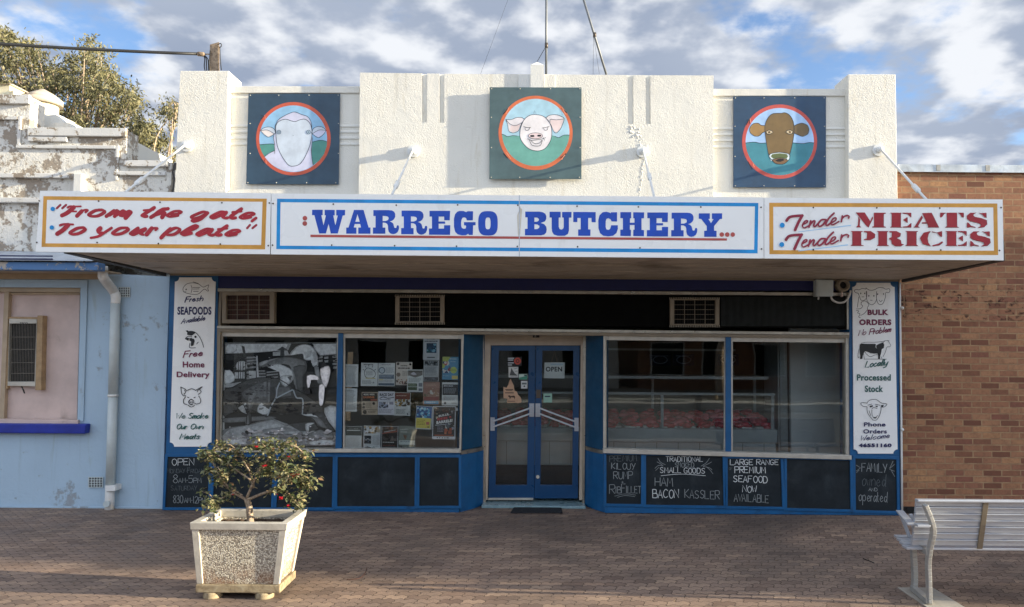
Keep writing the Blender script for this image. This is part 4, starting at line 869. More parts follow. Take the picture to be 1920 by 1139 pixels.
hill = [(187, 582), (215, 590), (250, 607), (310, 597), (360, 602), (420, 590), (740, 590), (780, 603), (825, 620), (870, 597), (905, 590), (946, 592)]
a.col('#6ba596').poly(hill + [(566 + 380 * math.cos(t), 562 + 378 * math.sin(t)) for t in [math.pi * (.03 + .94 * i / 24) for i in range(25)]])
FC = [(388, 575), (400, 500), (440, 415), (500, 370), (565, 362), (640, 375), (700, 420), (738, 490), (748, 580), (730, 660), (680, 735), (620, 765), (560, 768), (490, 745), (430, 690), (395, 630)]
e1 = [(230, 415), (290, 418), (350, 395), (410, 395), (440, 415), (415, 450), (395, 490), (370, 545), (310, 567), (265, 545), (250, 470)]; e2 = [(680, 400), (720, 370), (790, 362), (850, 380), (887, 410), (860, 490), (840, 530), (798, 567), (765, 545), (740, 480), (715, 445)]
a.col('#e0d8d8').poly(e1); a.poly(e2); a.col('#e6dfdd').poly(FC, smooth=4); a.col('#e0cbc6').poly([(290, 480), (340, 485), (395, 460), (370, 540), (310, 562), (270, 540)]); a.poly([(725, 440), (745, 412), (850, 425), (880, 415), (845, 520), (800, 560), (768, 540)])
a.col(LN).stroke(FC, 6, 4, True); a.strokes([e1[:5], e1[4:] + [e1[0]], e2 + [e2[0]], [(230, 415), (275, 465), (340, 485), (415, 450)], [(725, 445), (735, 415), (800, 420), (885, 410)], hill[:5], hill[7:]], 5)
a.strokes([[(430, 495), (470, 507), (508, 505)], [(445, 510), (455, 535), (485, 535), (500, 508)], [(718, 495), (680, 505), (640, 512)], [(655, 512), (665, 535), (695, 532), (705, 500)], [(475, 632), (520, 650), (580, 645), (640, 635), (678, 620)], [(490, 635), (520, 700), (575, 715), (620, 705), (640, 650)], [(512, 655), (560, 688), (610, 680), (635, 650)], [(650, 620), (665, 650)]], 5)
a.col('#dfc9c6').disc(564, 600, 80, 34); a.col(LN).disc(564, 600, 82, 36, hole=(77, 31)); a.col('#121417').disc(528, 602, 24, 11, 20, 3); a.disc(606, 598, 22, 11, 20, 3)
a.col('#7f97a5').strokes([[(540, 355), (552, 315), (556, 358)], [(570, 358), (566, 325)]], 4); a.col('#2a1a16'); a.strokes([[(205, 355), (250, 295)], [(860, 290), (915, 340)], [(205, 800), (250, 850)], [(845, 850), (905, 800)]], 9)
a.col('#e39270').strokes([[(235, 350), (262, 290)], [(865, 285), (905, 360)], [(240, 790), (285, 855)], [(860, 865), (890, 815)]], 8); a.build('painting', PB)
CB = animal_board('dark blue board with a brown cow face in a red ring', [(1375, 181), (1548.8, 181), (1548.8, 351.8), (1375, 351.5)], RW - .035, '#27445f')
a = Art(RW - .0355, (1365, 170, ks)); a.col('#c04f45').disc(580, 575, 422, 418, 64); a.col('#a3c3e6').disc(582, 575, 384, 378, 64)
hl = [(198, 590), (290, 580), (360, 592), (430, 590), (730, 588), (840, 597), (915, 585), (966, 590)]
a.col('#3f8592').poly(hl + [(582 + 384 * math.cos(t), 575 + 378 * math.sin(t)) for t in [math.pi * (.02 + .96 * i / 24) for i in range(25)]])
a.col('#a07c45').poly([(418, 395), (370, 390), (340, 368), (285, 375), (245, 420), (250, 475), (300, 512), (350, 510), (390, 475), (420, 465)]); a.col('#75603d').poly([(742, 400), (780, 380), (835, 368), (890, 392), (910, 440), (895, 490), (840, 516), (790, 500), (742, 480)])
FC = [(415, 440), (420, 370), (460, 295), (510, 260), (600, 255), (640, 250), (690, 275), (730, 340), (743, 420), (738, 520), (715, 640), (695, 720), (690, 770), (640, 820), (585, 830), (530, 818), (490, 780), (462, 740), (440, 640), (422, 520)]
a.col('#786038').poly(FC, smooth=4); a.col('#d4e0e0').poly([(460, 740), (480, 712), (580, 697), (680, 712), (698, 740), (685, 785), (640, 770), (580, 760), (520, 770), (485, 795)]); a.col('#5f6b3c').poly([(480, 740), (500, 716), (580, 706), (660, 716), (675, 740), (660, 765), (580, 756), (510, 768)])
a.col('#7a5a3c').poly([(495, 780), (580, 758), (665, 775), (640, 815), (585, 828), (530, 815)]); a.col('#120c0c').poly([(530, 788), (570, 768), (625, 770), (632, 785), (590, 802), (555, 800)])
a.col(LN).stroke(FC, 6, 4, True); a.strokes([[(418, 395), (370, 390), (340, 368), (285, 375), (245, 420), (250, 475), (300, 512), (350, 510), (390, 475), (420, 465)], [(742, 400), (780, 380), (835, 368), (890, 392), (910, 440), (895, 490), (840, 516), (790, 500), (742, 480)], hl[:4], hl[4:], [(490, 780), (580, 758), (665, 772)], [(460, 740), (480, 712), (580, 695), (680, 712), (698, 740)]], 6)
for x, y, s_ in ((468, 470, 1), (690, 468, -1)): a.col(LN).poly([(x - 44 * s_, y - 8), (x - 10 * s_, y - 28), (x + 30 * s_, y - 18), (x + 42 * s_, y + 2), (x, y + 28), (x - 35 * s_, y + 20)]); a.col('#d9c49c').poly([(x - 36 * s_, y - 6), (x - 8 * s_, y - 21), (x + 24 * s_, y - 13), (x + 34 * s_, y + 1), (x, y + 20), (x - 28 * s_, y + 14)]); a.col('#6a5334').disc(x - 5 * s_, y, 14)
a.col('#2a1a16').strokes([[(205, 385), (245, 320), (240, 370)], [(225, 800), (270, 885)]], 8); a.col('#e39270').strokes([[(250, 320), (255, 360)], [(285, 825), (295, 860)]], 8); a.build('painting', CB)

# ------------------------------------------------------------------ tall white signs on the end pillars
def notched(x0, y0, x1, y1, xb0, xb1, r=8):
    """board with quarter circles bitten from its corners (px)"""
    o = []
    for cx, cy, a0 in ((x0, y0, 90), (x1, y0, 180), (xb1, y1, 270), (xb0, y1, 0)):
        for i in range(7):
            t = math.radians(a0 - 90 * i / 6)
            o.append((cx + r * math.cos(t), cy + r * math.sin(t)))
    return o
def pillar_sign(label, q):
    t = thing('pillar_sign', label, 'sign', tuple(P(q[4], q[3], -.02)), 'tall white lettered boards beside the shop windows')
    MB().prism(notched(*q), -.016, -.003).build('board', 'white_metal', t); return t
MAR, GRN, INK = '#6e1540', '#0d5550', '#16181c'
NV = '#151a52'
ps = pillar_sign('tall white sign with fish, chicken and pig drawings about seafoods and home delivery', (328, 520.5, 404, 838, 318.5, 396))
k6 = 6.7; a = Art(-.0165, (315, 520, k6))
def lines(a, ls, w=5, c=INK, **kk): a.col(c); a.strokes(ls, w, **kk); return a
lines(a, [[(192, 180), (190, 140), (230, 90), (300, 72), (380, 85), (440, 125), (490, 105), (512, 100), (500, 145), (510, 170), (495, 175), (470, 155), (440, 160), (380, 212), (300, 215), (230, 200), (192, 180)], [(290, 105), (302, 145), (290, 195)], [(315, 60), (380, 80)], [(310, 130), (400, 130)], [(315, 150), (390, 148)], [(320, 180), (380, 180)], [(192, 185), (225, 185)]], 6)
a.col(INK).disc(228, 155, 9)
a.col(NV); a.write('Fresh', 212, 312, 440, 295, 62, 13.0, .35, 0, .12, (.6, -.7)); a.write('F', 212, 318, 262, 312, 70, 11, .4)
a.bold('SEAFOODS', 118, 372, 545, 474, .04); a.write('Available', 165, 585, 462, 540, 62, 10.9, .35, 0, .12, (.6, -.7))
lines(a, [[(235, 685), (300, 680), (350, 700), (395, 750), (430, 820), (447, 880)], [(215, 775), (250, 745), (300, 745)], [(225, 760), (262, 770), (300, 765)], [(275, 830), (272, 885), (345, 888)], [(360, 840), (380, 815)]], 8)
a.col(INK).poly([(220, 672), (250, 668), (255, 680), (320, 680), (345, 700), (320, 720), (300, 735), (260, 730), (236, 720), (244, 700)]); a.poly([(212, 778), (240, 765), (262, 775), (255, 800), (235, 790)]); a.poly([(262, 790), (285, 770), (325, 775), (335, 800), (318, 860), (295, 870), (285, 855), (290, 810)]); a.disc(345, 750, 14)
a.col(MAR); a.write('Free', 190, 1010, 430, 985, 78, 14.5, .35, 0, .14, (.6, -.7)); a.bold('Home', 185, 1060, 458, 1136, .028)
a.at(315, 680, k6); a.bold('Delivery', 108, 115, 522, 208, .028)
lines(a, [[(160, 308), (170, 385), (195, 418), (222, 415)], [(165, 312), (215, 335), (232, 360)], [(205, 345), (218, 375), (200, 400)], [(245, 352), (295, 330), (350, 352)], [(355, 345), (430, 305), (400, 335), (415, 370), (380, 402)], [(365, 370), (380, 345), (400, 340)], [(222, 430), (195, 470), (200, 515), (235, 528)], [(385, 420), (410, 470), (400, 510), (350, 522), (335, 510)], [(250, 535), (285, 558), (320, 550), (330, 535)], [(265, 485), (290, 462), (320, 480)], [(262, 490), (265, 520)], [(278, 530), (310, 532)]], 9)
a.col(INK).poly([(240, 430), (268, 440), (262, 448), (245, 442)]); a.poly([(320, 440), (345, 430), (342, 445), (325, 450)]); a.disc(283, 500, 8); a.disc(303, 498, 8); a.disc(290, 495, 36, 30, hole=(29, 24))
a.col(GRN); nbs = (.6, -.7)
a.write('We', 90, 705, 215, 703, 66, 9.0, .35, 0, .12, nbs); a.write('Smoke', 250, 703, 500, 700, 64, 13.0, .35, 0, .12, nbs); a.write('Our', 105, 836, 232, 834, 62, 13.0, .35, 0, .12, nbs); a.write('Own', 280, 836, 440, 834, 62, 13.0, .35, 0, .12, nbs); a.write('Meats', 145, 962, 400, 960, 66, 13.0, .35, 0, .12, nbs)
a.build('lettering', ps)
ps = pillar_sign('tall white sign with cow, bull and sheep drawings about bulk and phone orders', (1598.5, 530.5, 1677.5, 851, 1601, 1683))
a = Art(-.0165, (1590, 520, k6))
lines(a, [[(130, 205), (90, 190), (82, 165), (110, 155), (140, 160), (180, 142), (225, 150), (225, 135), (260, 160), (300, 165), (340, 155), (385, 133), (440, 135), (475, 152), (515, 145), (527, 170), (510, 195), (475, 195), (470, 250), (440, 330), (400, 345), (372, 320), (358, 260), (360, 180)], [(130, 205), (150, 260), (165, 290), (205, 290), (235, 250), (235, 175)], [(228, 180), (235, 280), (275, 340), (320, 340), (355, 290), (360, 190)], [(135, 250), (118, 380)], [(170, 310), (165, 345), (185, 360), (160, 395), (105, 400)], [(165, 318), (200, 300), (235, 310), (262, 350), (245, 380), (245, 410)], [(105, 420), (135, 425), (120, 450), (150, 460), (135, 500), (155, 510)], [(160, 480), (200, 460), (240, 415)], [(392, 290), (410, 310), (430, 290)], [(280, 290), (305, 292)], [(175, 248), (200, 248)]], 6)
a.col(INK); [a.disc(x, y, 7, 10) for x, y in ((160, 205), (210, 205), (262, 235), (325, 235), (372, 215), (447, 212))]
a.col(MAR).bold('BULK', 245, 408, 508, 478, .055); a.bold('ORDERS', 140, 530, 545, 604, .055)
a.col(MAR).write('No', 130, 735, 222, 722, 70, 9.5, .3, 0, .12, nbs); a.write('Problem', 265, 722, 535, 685, 70, 12, .3, 0, .12, nbs)
a.col('#0d0f10').poly([(150, 845), (165, 835), (230, 838), (340, 838), (350, 845), (345, 880), (362, 900), (355, 860), (375, 845), (440, 818), (455, 850), (450, 890), (425, 905), (415, 960), (405, 990), (400, 1030), (380, 1030), (378, 985), (370, 960), (330, 962), (280, 955), (250, 940), (215, 930), (195, 960), (185, 990), (180, 1028), (150, 1028), (155, 990), (148, 950), (145, 890)])
lines(a, [[(165, 830), (230, 818), (340, 818), (440, 808), (460, 800)], [(450, 850), (445, 820), (470, 800), (500, 795), (520, 805)], [(500, 800), (535, 850), (525, 875), (490, 880), (470, 940), (440, 1000)], [(215, 940), (230, 965), (280, 1000), (330, 980), (365, 975)], [(140, 900), (128, 960), (128, 1015), (140, 1000)], [(200, 1030), (485, 1030)], [(195, 960), (205, 1025)], [(415, 1000), (425, 1020)]], 5)
a.col(GRN).write('Locally', 215, 1135, 492, 1105, 78, 13.0, .35, 0, .1, nbs)
a.at(1590, 690, k6).bold('Processed', 112, 82, 538, 162, .028); a.bold('Stock', 212, 222, 440, 305, .028)
lines(a, [[(240, 440), (265, 412), (310, 398), (360, 402), (400, 430), (425, 445)], [(240, 445), (190, 438), (160, 448), (185, 480), (235, 490)], [(425, 445), (480, 452), (488, 462), (460, 490), (420, 495)], [(240, 490), (240, 540), (260, 590), (300, 640), (310, 655), (350, 658), (372, 640), (400, 590), (415, 530), (415, 495)], [(300, 520), (320, 500), (365, 510)], [(300, 530), (305, 600), (340, 635), (370, 600)], [(250, 470), (300, 455)], [(345, 458), (400, 470)], [(265, 540), (285, 600)], [(320, 630), (355, 630)]], 6)
a.col(INK); a.poly([(270, 480), (310, 470), (315, 485), (280, 500)]); a.poly([(345, 475), (375, 480), (370, 495), (350, 490)]); a.poly([(415, 470), (450, 465), (440, 490), (418, 492)]); a.poly([(315, 620), (360, 620), (338, 640)])
a.col(NV).bold('Phone', 200, 685, 472, 738, .028); a.bold('Orders', 192, 772, 488, 826, .028); a.write('Welcome', 148, 918, 520, 876, 62, 9.5, .4, 0, .12, nbs); a.bold('46551160', 135, 950, 548, 998, .06)
a.build('lettering', ps)

# ------------------------------------------------------------------ air conditioners in the hamper, junction box, lamp
def air_con(label, x0, y0, x1, y1, frame, inside, slim):
    t = thing('air_conditioner', label, 'air conditioner', tuple(P(x0, y1, 0)), 'air conditioners set in the dark band over the windows')
    b = 8 if not slim else 7.5; tb = 7 if not slim else 2; YF = -.03 if not slim else .01
    MB().prism([(x0, y0), (x1, y0), (x1, y1), (x0, y1)], YF, .06, [[(x0 + b, y0 + tb), (x1 - b, y0 + tb), (x1 - b, y1 - tb), (x0 + b, y1 - tb)]]).build('frame', frame, t, .004)
    MB().rect(x0 + b - 1, y0 + tb - 1, x1 - b + 1, y1 - tb + 1, YF + .045, .058).build('coil', inside, t)
    m = MB(); xs, ys = x0 + b, y0 + tb; w, h = x1 - b - xs, y1 - tb - ys
    for i in range(5): x = xs + w * i / 4; m.rect(x - .35, ys, x + .35, y1 - tb, YF + .012, YF + .018)
    for i in range(6): y = ys + h * i / 5; m.rect(xs, y - .3, x1 - b, y + .3, YF + .013, YF + .0175)
    m.build('grille', 'tan', t)
    m = MB()
    for i in range(26): x = xs + w * i / 25; m.rect(x - .3, ys + 1, x + .3, y1 - tb - 1, YF + .03, YF + .034)
    m.build('fin', 'dark', t, kind='stuff')
    if slim:
        m = MB()
        for y in (y0 - 3, y1):
            for i in range(30): x = x0 + (x1 - x0) * i / 29; m.rect(x - .5, y, x + .5, y + 4, .02, .05)
        m.build('louvre', 'beige', t, kind='stuff')
    return t
air_con('wide cream framed air conditioner with rusty grille above the photo window', 416, 547, 514, 606.5, 'tan', 'grille', False)
air_con('slim air conditioner with dark grille above the poster window', 741, 556, 833, 605, 'tan', 'grille', True)
air_con('slim air conditioner with amber grille above the meat counter window', 1256.5, 561, 1349, 610, 'tan', 'amber', True)
t = thing('junction_box', 'grey electrical box under the soffit beside the round lamp', 'electrical box', tuple(P(1545, 556, -.03)))
MB().prism([(1531, 524), (1563, 525), (1563, 556), (1530, 556)], -.09, .011).build('box', 'pipe', t, .008)
MB().prism([(1534, 527), (1560, 528), (1560, 553), (1533, 553)], -.096, -.0905).build('cover', 'pipe', t, .004)
m = MB(); m.tube([P(1535, 557, -.05), P(1534, 562, -.05)], .01); m.build('gland', 'pvc', t)
MB().tube(crom([P(1558, 556, -.05), P(1561, 563, -.05), P(1572, 568, -.045), P(1584, 566, -.045), P(1592, 556, -.04), P(1595, 545, -.04)], 5), .012, 8).build('conduit', 'pvc', t)
t = thing('round_lamp', 'round white lamp housing beside the grey electrical box under the soffit', 'lamp', tuple(P(1581, 545, -.05)))
c = P(1581, 535, -.06); m = MB()
for i in range(28):
    a0, a1 = 2 * math.pi * i / 28, 2 * math.pi * (i + 1) / 28
    def rp(t_, r, y): return c + Vector((math.cos(t_) * r, y, math.sin(t_) * r))
    ro, ri = .083, .043
    for (r0, y0_), (r1, y1_) in (((ri, .03), (ri, -.01)), ((ri, -.01), (.063, -.025)), ((.063, -.025), (ro, -.005)), ((ro, -.005), (ro, .07))):
        m.face([m.v(rp(a0, r0, y0_)), m.v(rp(a1, r0, y0_)), m.v(rp(a1, r1, y1_)), m.v(rp(a0, r1, y1_))])
m.build('ring', 'tan', t); m = MB(); m.tube([c + Vector((0, .06, 0)), c + Vector((0, .02, 0))], .048, 20); m.build('lens', 'dark', t)
m = MB(); m.tube([P(1579, 547, -.05), P(1578, 557, -.05)], .013); m.build('stem', 'pink', t)

# ------------------------------------------------------------------ the big rodeo photograph behind the first window
kp = 5.178
t = thing('photo_print', 'large black and white photo print of a rider thrown off a bucking bull', 'photo print', tuple(P(520, 838, .09)))
MB().prism([(422, 643), (632, 643), (629, 836), (416, 836)], .089, .098).build('backing', 'white', t)
G_ = lambda v: '#%02x%02x%02x' % (int(v * .97), v, min(255, int(v * 1.03)))
BULL = []
a = Art(.0885, (415, 630, kp))
GRAY = {}
def gray(v):
    v = int(v) // 3 * 3
    if v not in GRAY: GRAY[v] = plain('print_grey', tuple(min(.92, c * 1.05) for c in lin('#%02x%02x%02x' % (v, v, v))), .6, 0, .22, 26)
    return GRAY[v]
def gp(v, *polys, sm=None):
    if sm is None: sm = 2 if v != 172 else 0
    v = int(245 * max(0, min(1, (v - 22) / 168)) ** .8) + 8
    for p in polys:
        if len(p) <= 4 or p is BULL or v < 40: a.mb.use(gray(v)); a.poly(p, smooth=sm if len(p) > 4 else 0); continue
        cx_, cy_ = sum(q_[0] for q_ in p) / len(p), sum(q_[1] for q_ in p) / len(p)
        for sc_, f_, dy_ in ((1, .72, 0), (.9, 1, -.01), (.74, 1.08, -.03), (.5, 1.16, -.05)):
            hh = max(q_[1] for q_ in p) - min(q_[1] for q_ in p)
            a.mb.use(gray(min(255, v * f_))); a.poly([(cx_ + (x_ - cx_) * sc_, cy_ + (y_ - cy_) * sc_ + dy_ * hh) for x_, y_ in p], smooth=sm)
a.col(G_(12)).rect(30, 70, 1120, 1068)
gp(172, [(35, 75), (680, 75), (650, 140), (460, 155), (330, 165), (200, 170), (35, 175)], [(880, 75), (1122, 75), (1122, 180), (960, 195), (900, 130)])
gp(140, [(500, 160), (640, 140), (660, 190), (500, 195)]); gp(60, [(540, 140), (590, 105), (640, 130), (640, 145)], [(575, 140), (610, 140), (615, 200), (570, 200)])
gp(205, [(45, 95), (110, 80), (155, 95), (140, 150), (90, 170), (45, 165)], [(150, 90), (195, 95), (220, 110), (205, 165), (150, 165)])
gp(44, [(35, 185), (150, 175), (165, 210), (120, 240), (40, 235)], [(195, 95), (225, 105), (240, 200), (220, 205)])
for y in (205, 235, 262, 300, 350, 385, 405): gp(118, [(245, y), (335, y - 5), (335, y + 13), (245, y + 18)])
for y in (335, 362, 390): gp(118, [(355, y), (430, y), (430, y + 12), (355, y + 14)], [(440, y + 14), (550, y + 4), (550, y + 14), (440, y + 26)])
gp(150, [(335, 195), (352, 195), (365, 400), (345, 405)], [(150, 260), (200, 245), (245, 260), (240, 330), (145, 330)], [(130, 355), (225, 350), (225, 415), (130, 415)], [(265, 340), (335, 340), (335, 410), (270, 410)])
gp(22, *[[(x, 255), (x + 7, 255), (x + 5, 415), (x - 2, 415)] for x in (165, 185, 208, 230)])
for x, y in ((945, 200), (1000, 205), (1080, 195), (945, 235), (1000, 240), (1085, 230), (1080, 265), (1085, 300)): gp(120, [(x, y), (x + 40, y - 4), (x + 38, y + 18), (x, y + 20)])
gp(195, [(35, 330), (75, 325), (125, 380), (125, 440), (35, 470)]); gp(26, [(30, 260), (85, 265), (100, 310), (85, 330), (30, 330)]); gp(130, [(30, 475), (200, 445), (110, 505), (30, 500)])
# dirt of the arena, shadow strip
gp(128, [(15, 915), (230, 870), (480, 810), (620, 850), (760, 900), (840, 935), (1100, 935), (1105, 1062), (15, 1062)]); gp(150, [(1000, 700), (1118, 685), (1118, 900), (1090, 900), (1010, 800)]); gp(86, [(240, 1000), (480, 955), (820, 960), (820, 1000), (500, 1010)], [(20, 800), (480, 780), (500, 810), (180, 840), (15, 840)])
gp(158, [(20, 1010), (400, 985), (700, 1010), (700, 1050), (20, 1055)]); gp(112, [(300, 920), (620, 880), (760, 925), (480, 945)])
# bull
BULL = [(20, 540), (110, 500), (250, 430), (420, 405), (560, 420), (700, 510), (800, 560), (900, 630), (975, 690), (1000, 760), (1040, 840), (1100, 920), (1060, 930), (1000, 900), (940, 880), (900, 820), (850, 790), (720, 760), (600, 765), (480, 750), (440, 790), (300, 720), (290, 780), (285, 850), (240, 860), (250, 750), (190, 640), (150, 720), (60, 770), (20, 770)]
gp(56, BULL); gp(80, [(180, 560), (300, 480), (420, 450), (480, 600), (400, 690), (330, 650), (280, 720), (250, 640)]); gp(96, [(265, 560), (330, 520), (350, 560), (300, 640), (270, 720), (255, 650)]); gp(98, [(410, 450), (440, 445), (430, 600), (410, 590)], [(455, 450), (475, 450), (470, 640), (450, 650)]); gp(88, [(520, 500), (660, 500), (680, 580), (540, 600)], [(860, 790), (960, 800), (1030, 900), (990, 900), (900, 830)])
gp(34, [(500, 610), (800, 620), (850, 740), (600, 760), (480, 700)]); gp(92, [(230, 800), (262, 770), (270, 860), (235, 865)])
gp(20, [(230, 930), (265, 900), (300, 940), (290, 975), (260, 960), (235, 945)]); gp(132, [(235, 870), (275, 870), (275, 910), (240, 915)])
gp(200, [(350, 700), (390, 650), (440, 700), (470, 720), (440, 765), (360, 755)], [(780, 765), (880, 758), (945, 795), (880, 780), (790, 778)]); gp(140, [(160, 700), (240, 650), (245, 760), (200, 740)])
gp(110, [(470, 790), (600, 850), (650, 855), (640, 880), (580, 855)]); gp(58, [(650, 860), (820, 840), (830, 930), (760, 925)], [(820, 840), (900, 845), (940, 900), (850, 935)]); gp(150, [(815, 855), (880, 842), (905, 850), (845, 880), (850, 930), (820, 920)])
gp(95, [(820, 1000), (850, 950), (960, 910), (1000, 930), (1090, 960), (1080, 1010), (950, 1000), (880, 1025)]); gp(170, [(850, 1030), (980, 1010), (1080, 1015), (1090, 1060), (870, 1060)])
# ropes
a.col(G_(200)).strokes([[(565, 460), (540, 520), (530, 600), (480, 690), (450, 770)], [(525, 610), (600, 570), (690, 525)], [(700, 530), (730, 600), (790, 620), (785, 770)]], 13)
# rider
gp(88, [(365, 260), (480, 225), (600, 205), (720, 215), (820, 250), (830, 330), (790, 400), (790, 540), (730, 540), (715, 380), (690, 290), (560, 260), (450, 280), (375, 310)]); gp(66, [(700, 300), (820, 290), (790, 400), (790, 540), (740, 530), (720, 400)]); gp(120, [(365, 262), (480, 228), (560, 215), (460, 255), (375, 300)])
gp(206, [(655, 190), (720, 110), (790, 80), (850, 85), (905, 130), (935, 200), (940, 290), (890, 300), (885, 240), (840, 240), (800, 225), (790, 175), (720, 180)]); gp(150, [(800, 160), (880, 140), (870, 200), (820, 220)], [(880, 165), (915, 150), (930, 250), (905, 260)]); gp(26, [(700, 110), (720, 85), (790, 72), (880, 75), (895, 105), (850, 88), (780, 85)])
gp(112, [(900, 300), (945, 300), (960, 430), (990, 460), (940, 470), (925, 420)])
gp(210, [(450, 305), (540, 270), (620, 295), (690, 340), (700, 420), (660, 470), (620, 500), (570, 440), (560, 350)]); gp(150, [(570, 400), (640, 380), (695, 400), (660, 470), (620, 498), (580, 450)]); gp(70, [(640, 400), (690, 385), (670, 440)])
a.mb.use(gray(12)); a.stroke(BULL, 9, 2, True)
# mottling: hide highlights, gravel, crowd
rr = random.Random(21)
def blotch(v, x0, y0, x1, y1, n, sz, poly=None):
    for i in range(n):
        x, y = rr.uniform(x0, x1), rr.uniform(y0, y1)
        if poly and not inside(x, y, poly): continue
        w_, h_ = sz * rr.uniform(.4, 1.2), sz * rr.uniform(.25, .6); a.mb.use(gray(max(0, min(255, v + rr.uniform(-16, 16)))))
        a.poly([(x + w_ * math.cos(t_) * rr.uniform(.6, 1.1), y + h_ * math.sin(t_) * rr.uniform(.6, 1.1)) for t_ in [2 * math.pi * q_ / 7 for q_ in range(7)]])
def inside(x, y, poly):
    c = False
    for i in range(len(poly)):
        (x1, y1), (x2, y2) = poly[i - 1], poly[i]
        if (y1 > y) != (y2 > y) and x < (x2 - x1) * (y - y1) / (y2 - y1) + x1: c = not c
    return c
blotch(92, 180, 430, 480, 740, 50, 20, BULL); blotch(70, 480, 600, 980, 780, 46, 20, BULL); blotch(24, 30, 500, 300, 760, 30, 24, BULL); blotch(125, 250, 440, 480, 600, 18, 10, BULL); blotch(20, 480, 640, 900, 770, 22, 26, BULL); blotch(110, 860, 790, 1030, 900, 12, 12, BULL)
blotch(150, 30, 900, 1090, 1055, 46, 34); blotch(105, 200, 940, 1000, 1050, 34, 34); blotch(200, 60, 880, 1000, 1050, 22, 16); blotch(30, 30, 190, 560, 420, 26, 14); blotch(28, 940, 190, 1115, 320, 16, 14); blotch(150, 60, 180, 560, 400, 14, 8)
# bystander
gp(150, [(960, 320), (1040, 290), (1060, 340), (1050, 410), (1020, 500), (990, 480), (965, 400)]); gp(178, [(830, 390), (900, 380), (945, 400), (940, 430), (860, 430), (855, 500), (835, 500)], [(950, 480), (1000, 480), (1000, 560), (985, 670), (950, 665)]); gp(30, [(965, 290), (1000, 245), (1020, 285), (985, 310)], [(830, 510), (860, 520), (865, 575), (800, 545)])
a.build('photo', t)

# ------------------------------------------------------------------ notices stuck inside the second window
kq = 5.176; POST_Y = .082
def blend(seedv):
    r = random.Random(seedv); return r
def br(h): return '#' + ''.join('%02x' % int(255 * (int(h[i:i + 2], 16) / 255) ** .72) for i in (1, 3, 5))
def poster(label, q, base, fn, name='poster'):
    """q: four corners in the crop of the window"""
    t = thing(name, label, 'poster', tuple(P(630 + q[3][0] / kq, 630 + q[3][1] / kq, POST_Y)), 'posters and notices stuck inside the window')
    MB().extr([[P(630 + x / kq, 630 + y / kq, POST_Y) for x, y in q]], Vector((0, .0015, 0))).build('sheet', flat(br(base)), t)
    a = Art(POST_Y - .0003, (630, 630, kq)); A, B, C, D = [Vector(p + (0,)) for p in q]
    def uv(u, v): w = (A * (1 - u) + B * u) * (1 - v) + (D * (1 - u) + C * u) * v; return (w.x, w.y)
    class U: pass
    o = U(); o.a = a
    def colr(c): a.col(br(c) if sum(int(c[i:i + 2], 16) for i in (1, 3, 5)) > 200 else c); return o
    o.col = colr
    o.r = lambda u0, v0, u1, v1: a.poly([uv(u0, v0), uv(u1, v0), uv(u1, v1), uv(u0, v1)])
    o.p = lambda pts: a.poly([uv(*p) for p in pts])
    o.s = lambda pts, w, **k: a.stroke([uv(*p) for p in pts], w, **k)
    o.d = lambda u, v, r, **k: a.disc(*uv(u, v), r, **k)
    def tx(u0, v0, u1, v1, n, c='#70767a', seed=1, th=.45):
        rr = random.Random(seed); a.col(c); h = (v1 - v0) / n
        for i in range(n):
            u = u0
            e = u1 - rr.uniform(0, .18) * (u1 - u0)
            while u < e:
                w = rr.uniform(.05, .16) * (u1 - u0) + .02; o.r(u, v0 + h * i, min(u + w, e), v0 + h * (i + th)); u += w + .02
    o.t = tx
    o.b = lambda body, u0, v0, u1, v1, off=.04, dy=0: a.bold(body, *uv(u0, v0), *uv(u1, v1), off, 0, dy)
    def speck(u0, v0, u1, v1, n, cols, seed=3, sz=.08):
        rr = random.Random(seed)
        for i in range(n):
            a.col(rr.choice(cols)); u, v = rr.uniform(u0, u1), rr.uniform(v0, v1); s_ = rr.uniform(.3, 1) * sz
            k_ = [(u + s_ * math.cos(2 * math.pi * j / 6 + .4) * rr.uniform(.5, 1), v + .7 * s_ * math.sin(2 * math.pi * j / 6 + .4) * rr.uniform(.5, 1)) for j in range(6)]
            o.p([(min(max(x, u0), u1), min(max(y, v0), v1)) for x, y in k_])
    o.k = speck
    fn(o); a.build('print', t); return t
WP = '#c4c8c6'
def doc(seed):
    def f(o): o.t(.08, .08, .92, .95, 17, '#82888a', seed, .4); o.col('#4a5054').r(.08, .08, .55, .1)
    return f
poster('white typed letter taped to wooden batten, upper of the two', [(66, 275), (217, 277), (212, 498), (64, 495)], WP, doc(1), 'notice'); poster('white typed letter taped to wooden batten, lower of the two', [(60, 508), (207, 512), (201, 737), (56, 733)], WP, doc(2), 'notice')
def f(o): o.t(.15, .06, .85, .12, 1, '#3a4044', 2); o.s([(.2, .45), (.25, .3), (.4, .22), (.65, .28), (.85, .42), (.82, .58), (.6, .66), (.3, .62), (.2, .45)], 5); o.t(.3, .38, .75, .55, 4, '#8c9194', 5); o.col('#b3a24a').s([(.3, .66), (.7, .66), (.85, .68)], 8); o.col('#30363a'); [o.s([(.5 + .35 * math.cos(x), .45 + .3 * math.sin(x)), (.5 + .43 * math.cos(x), .45 + .38 * math.sin(x))], 5, smooth=0) for x in (3.6, 4.1, 4.6, 5.2, 5.8)]; o.t(.08, .76, .7, .92, 4, '#8c9194', 6); o.d(.75, .85, 8)
poster('white notice with a sketched cloud outline', [(245, 262), (406, 264), (403, 489), (240, 487)], WP, f)
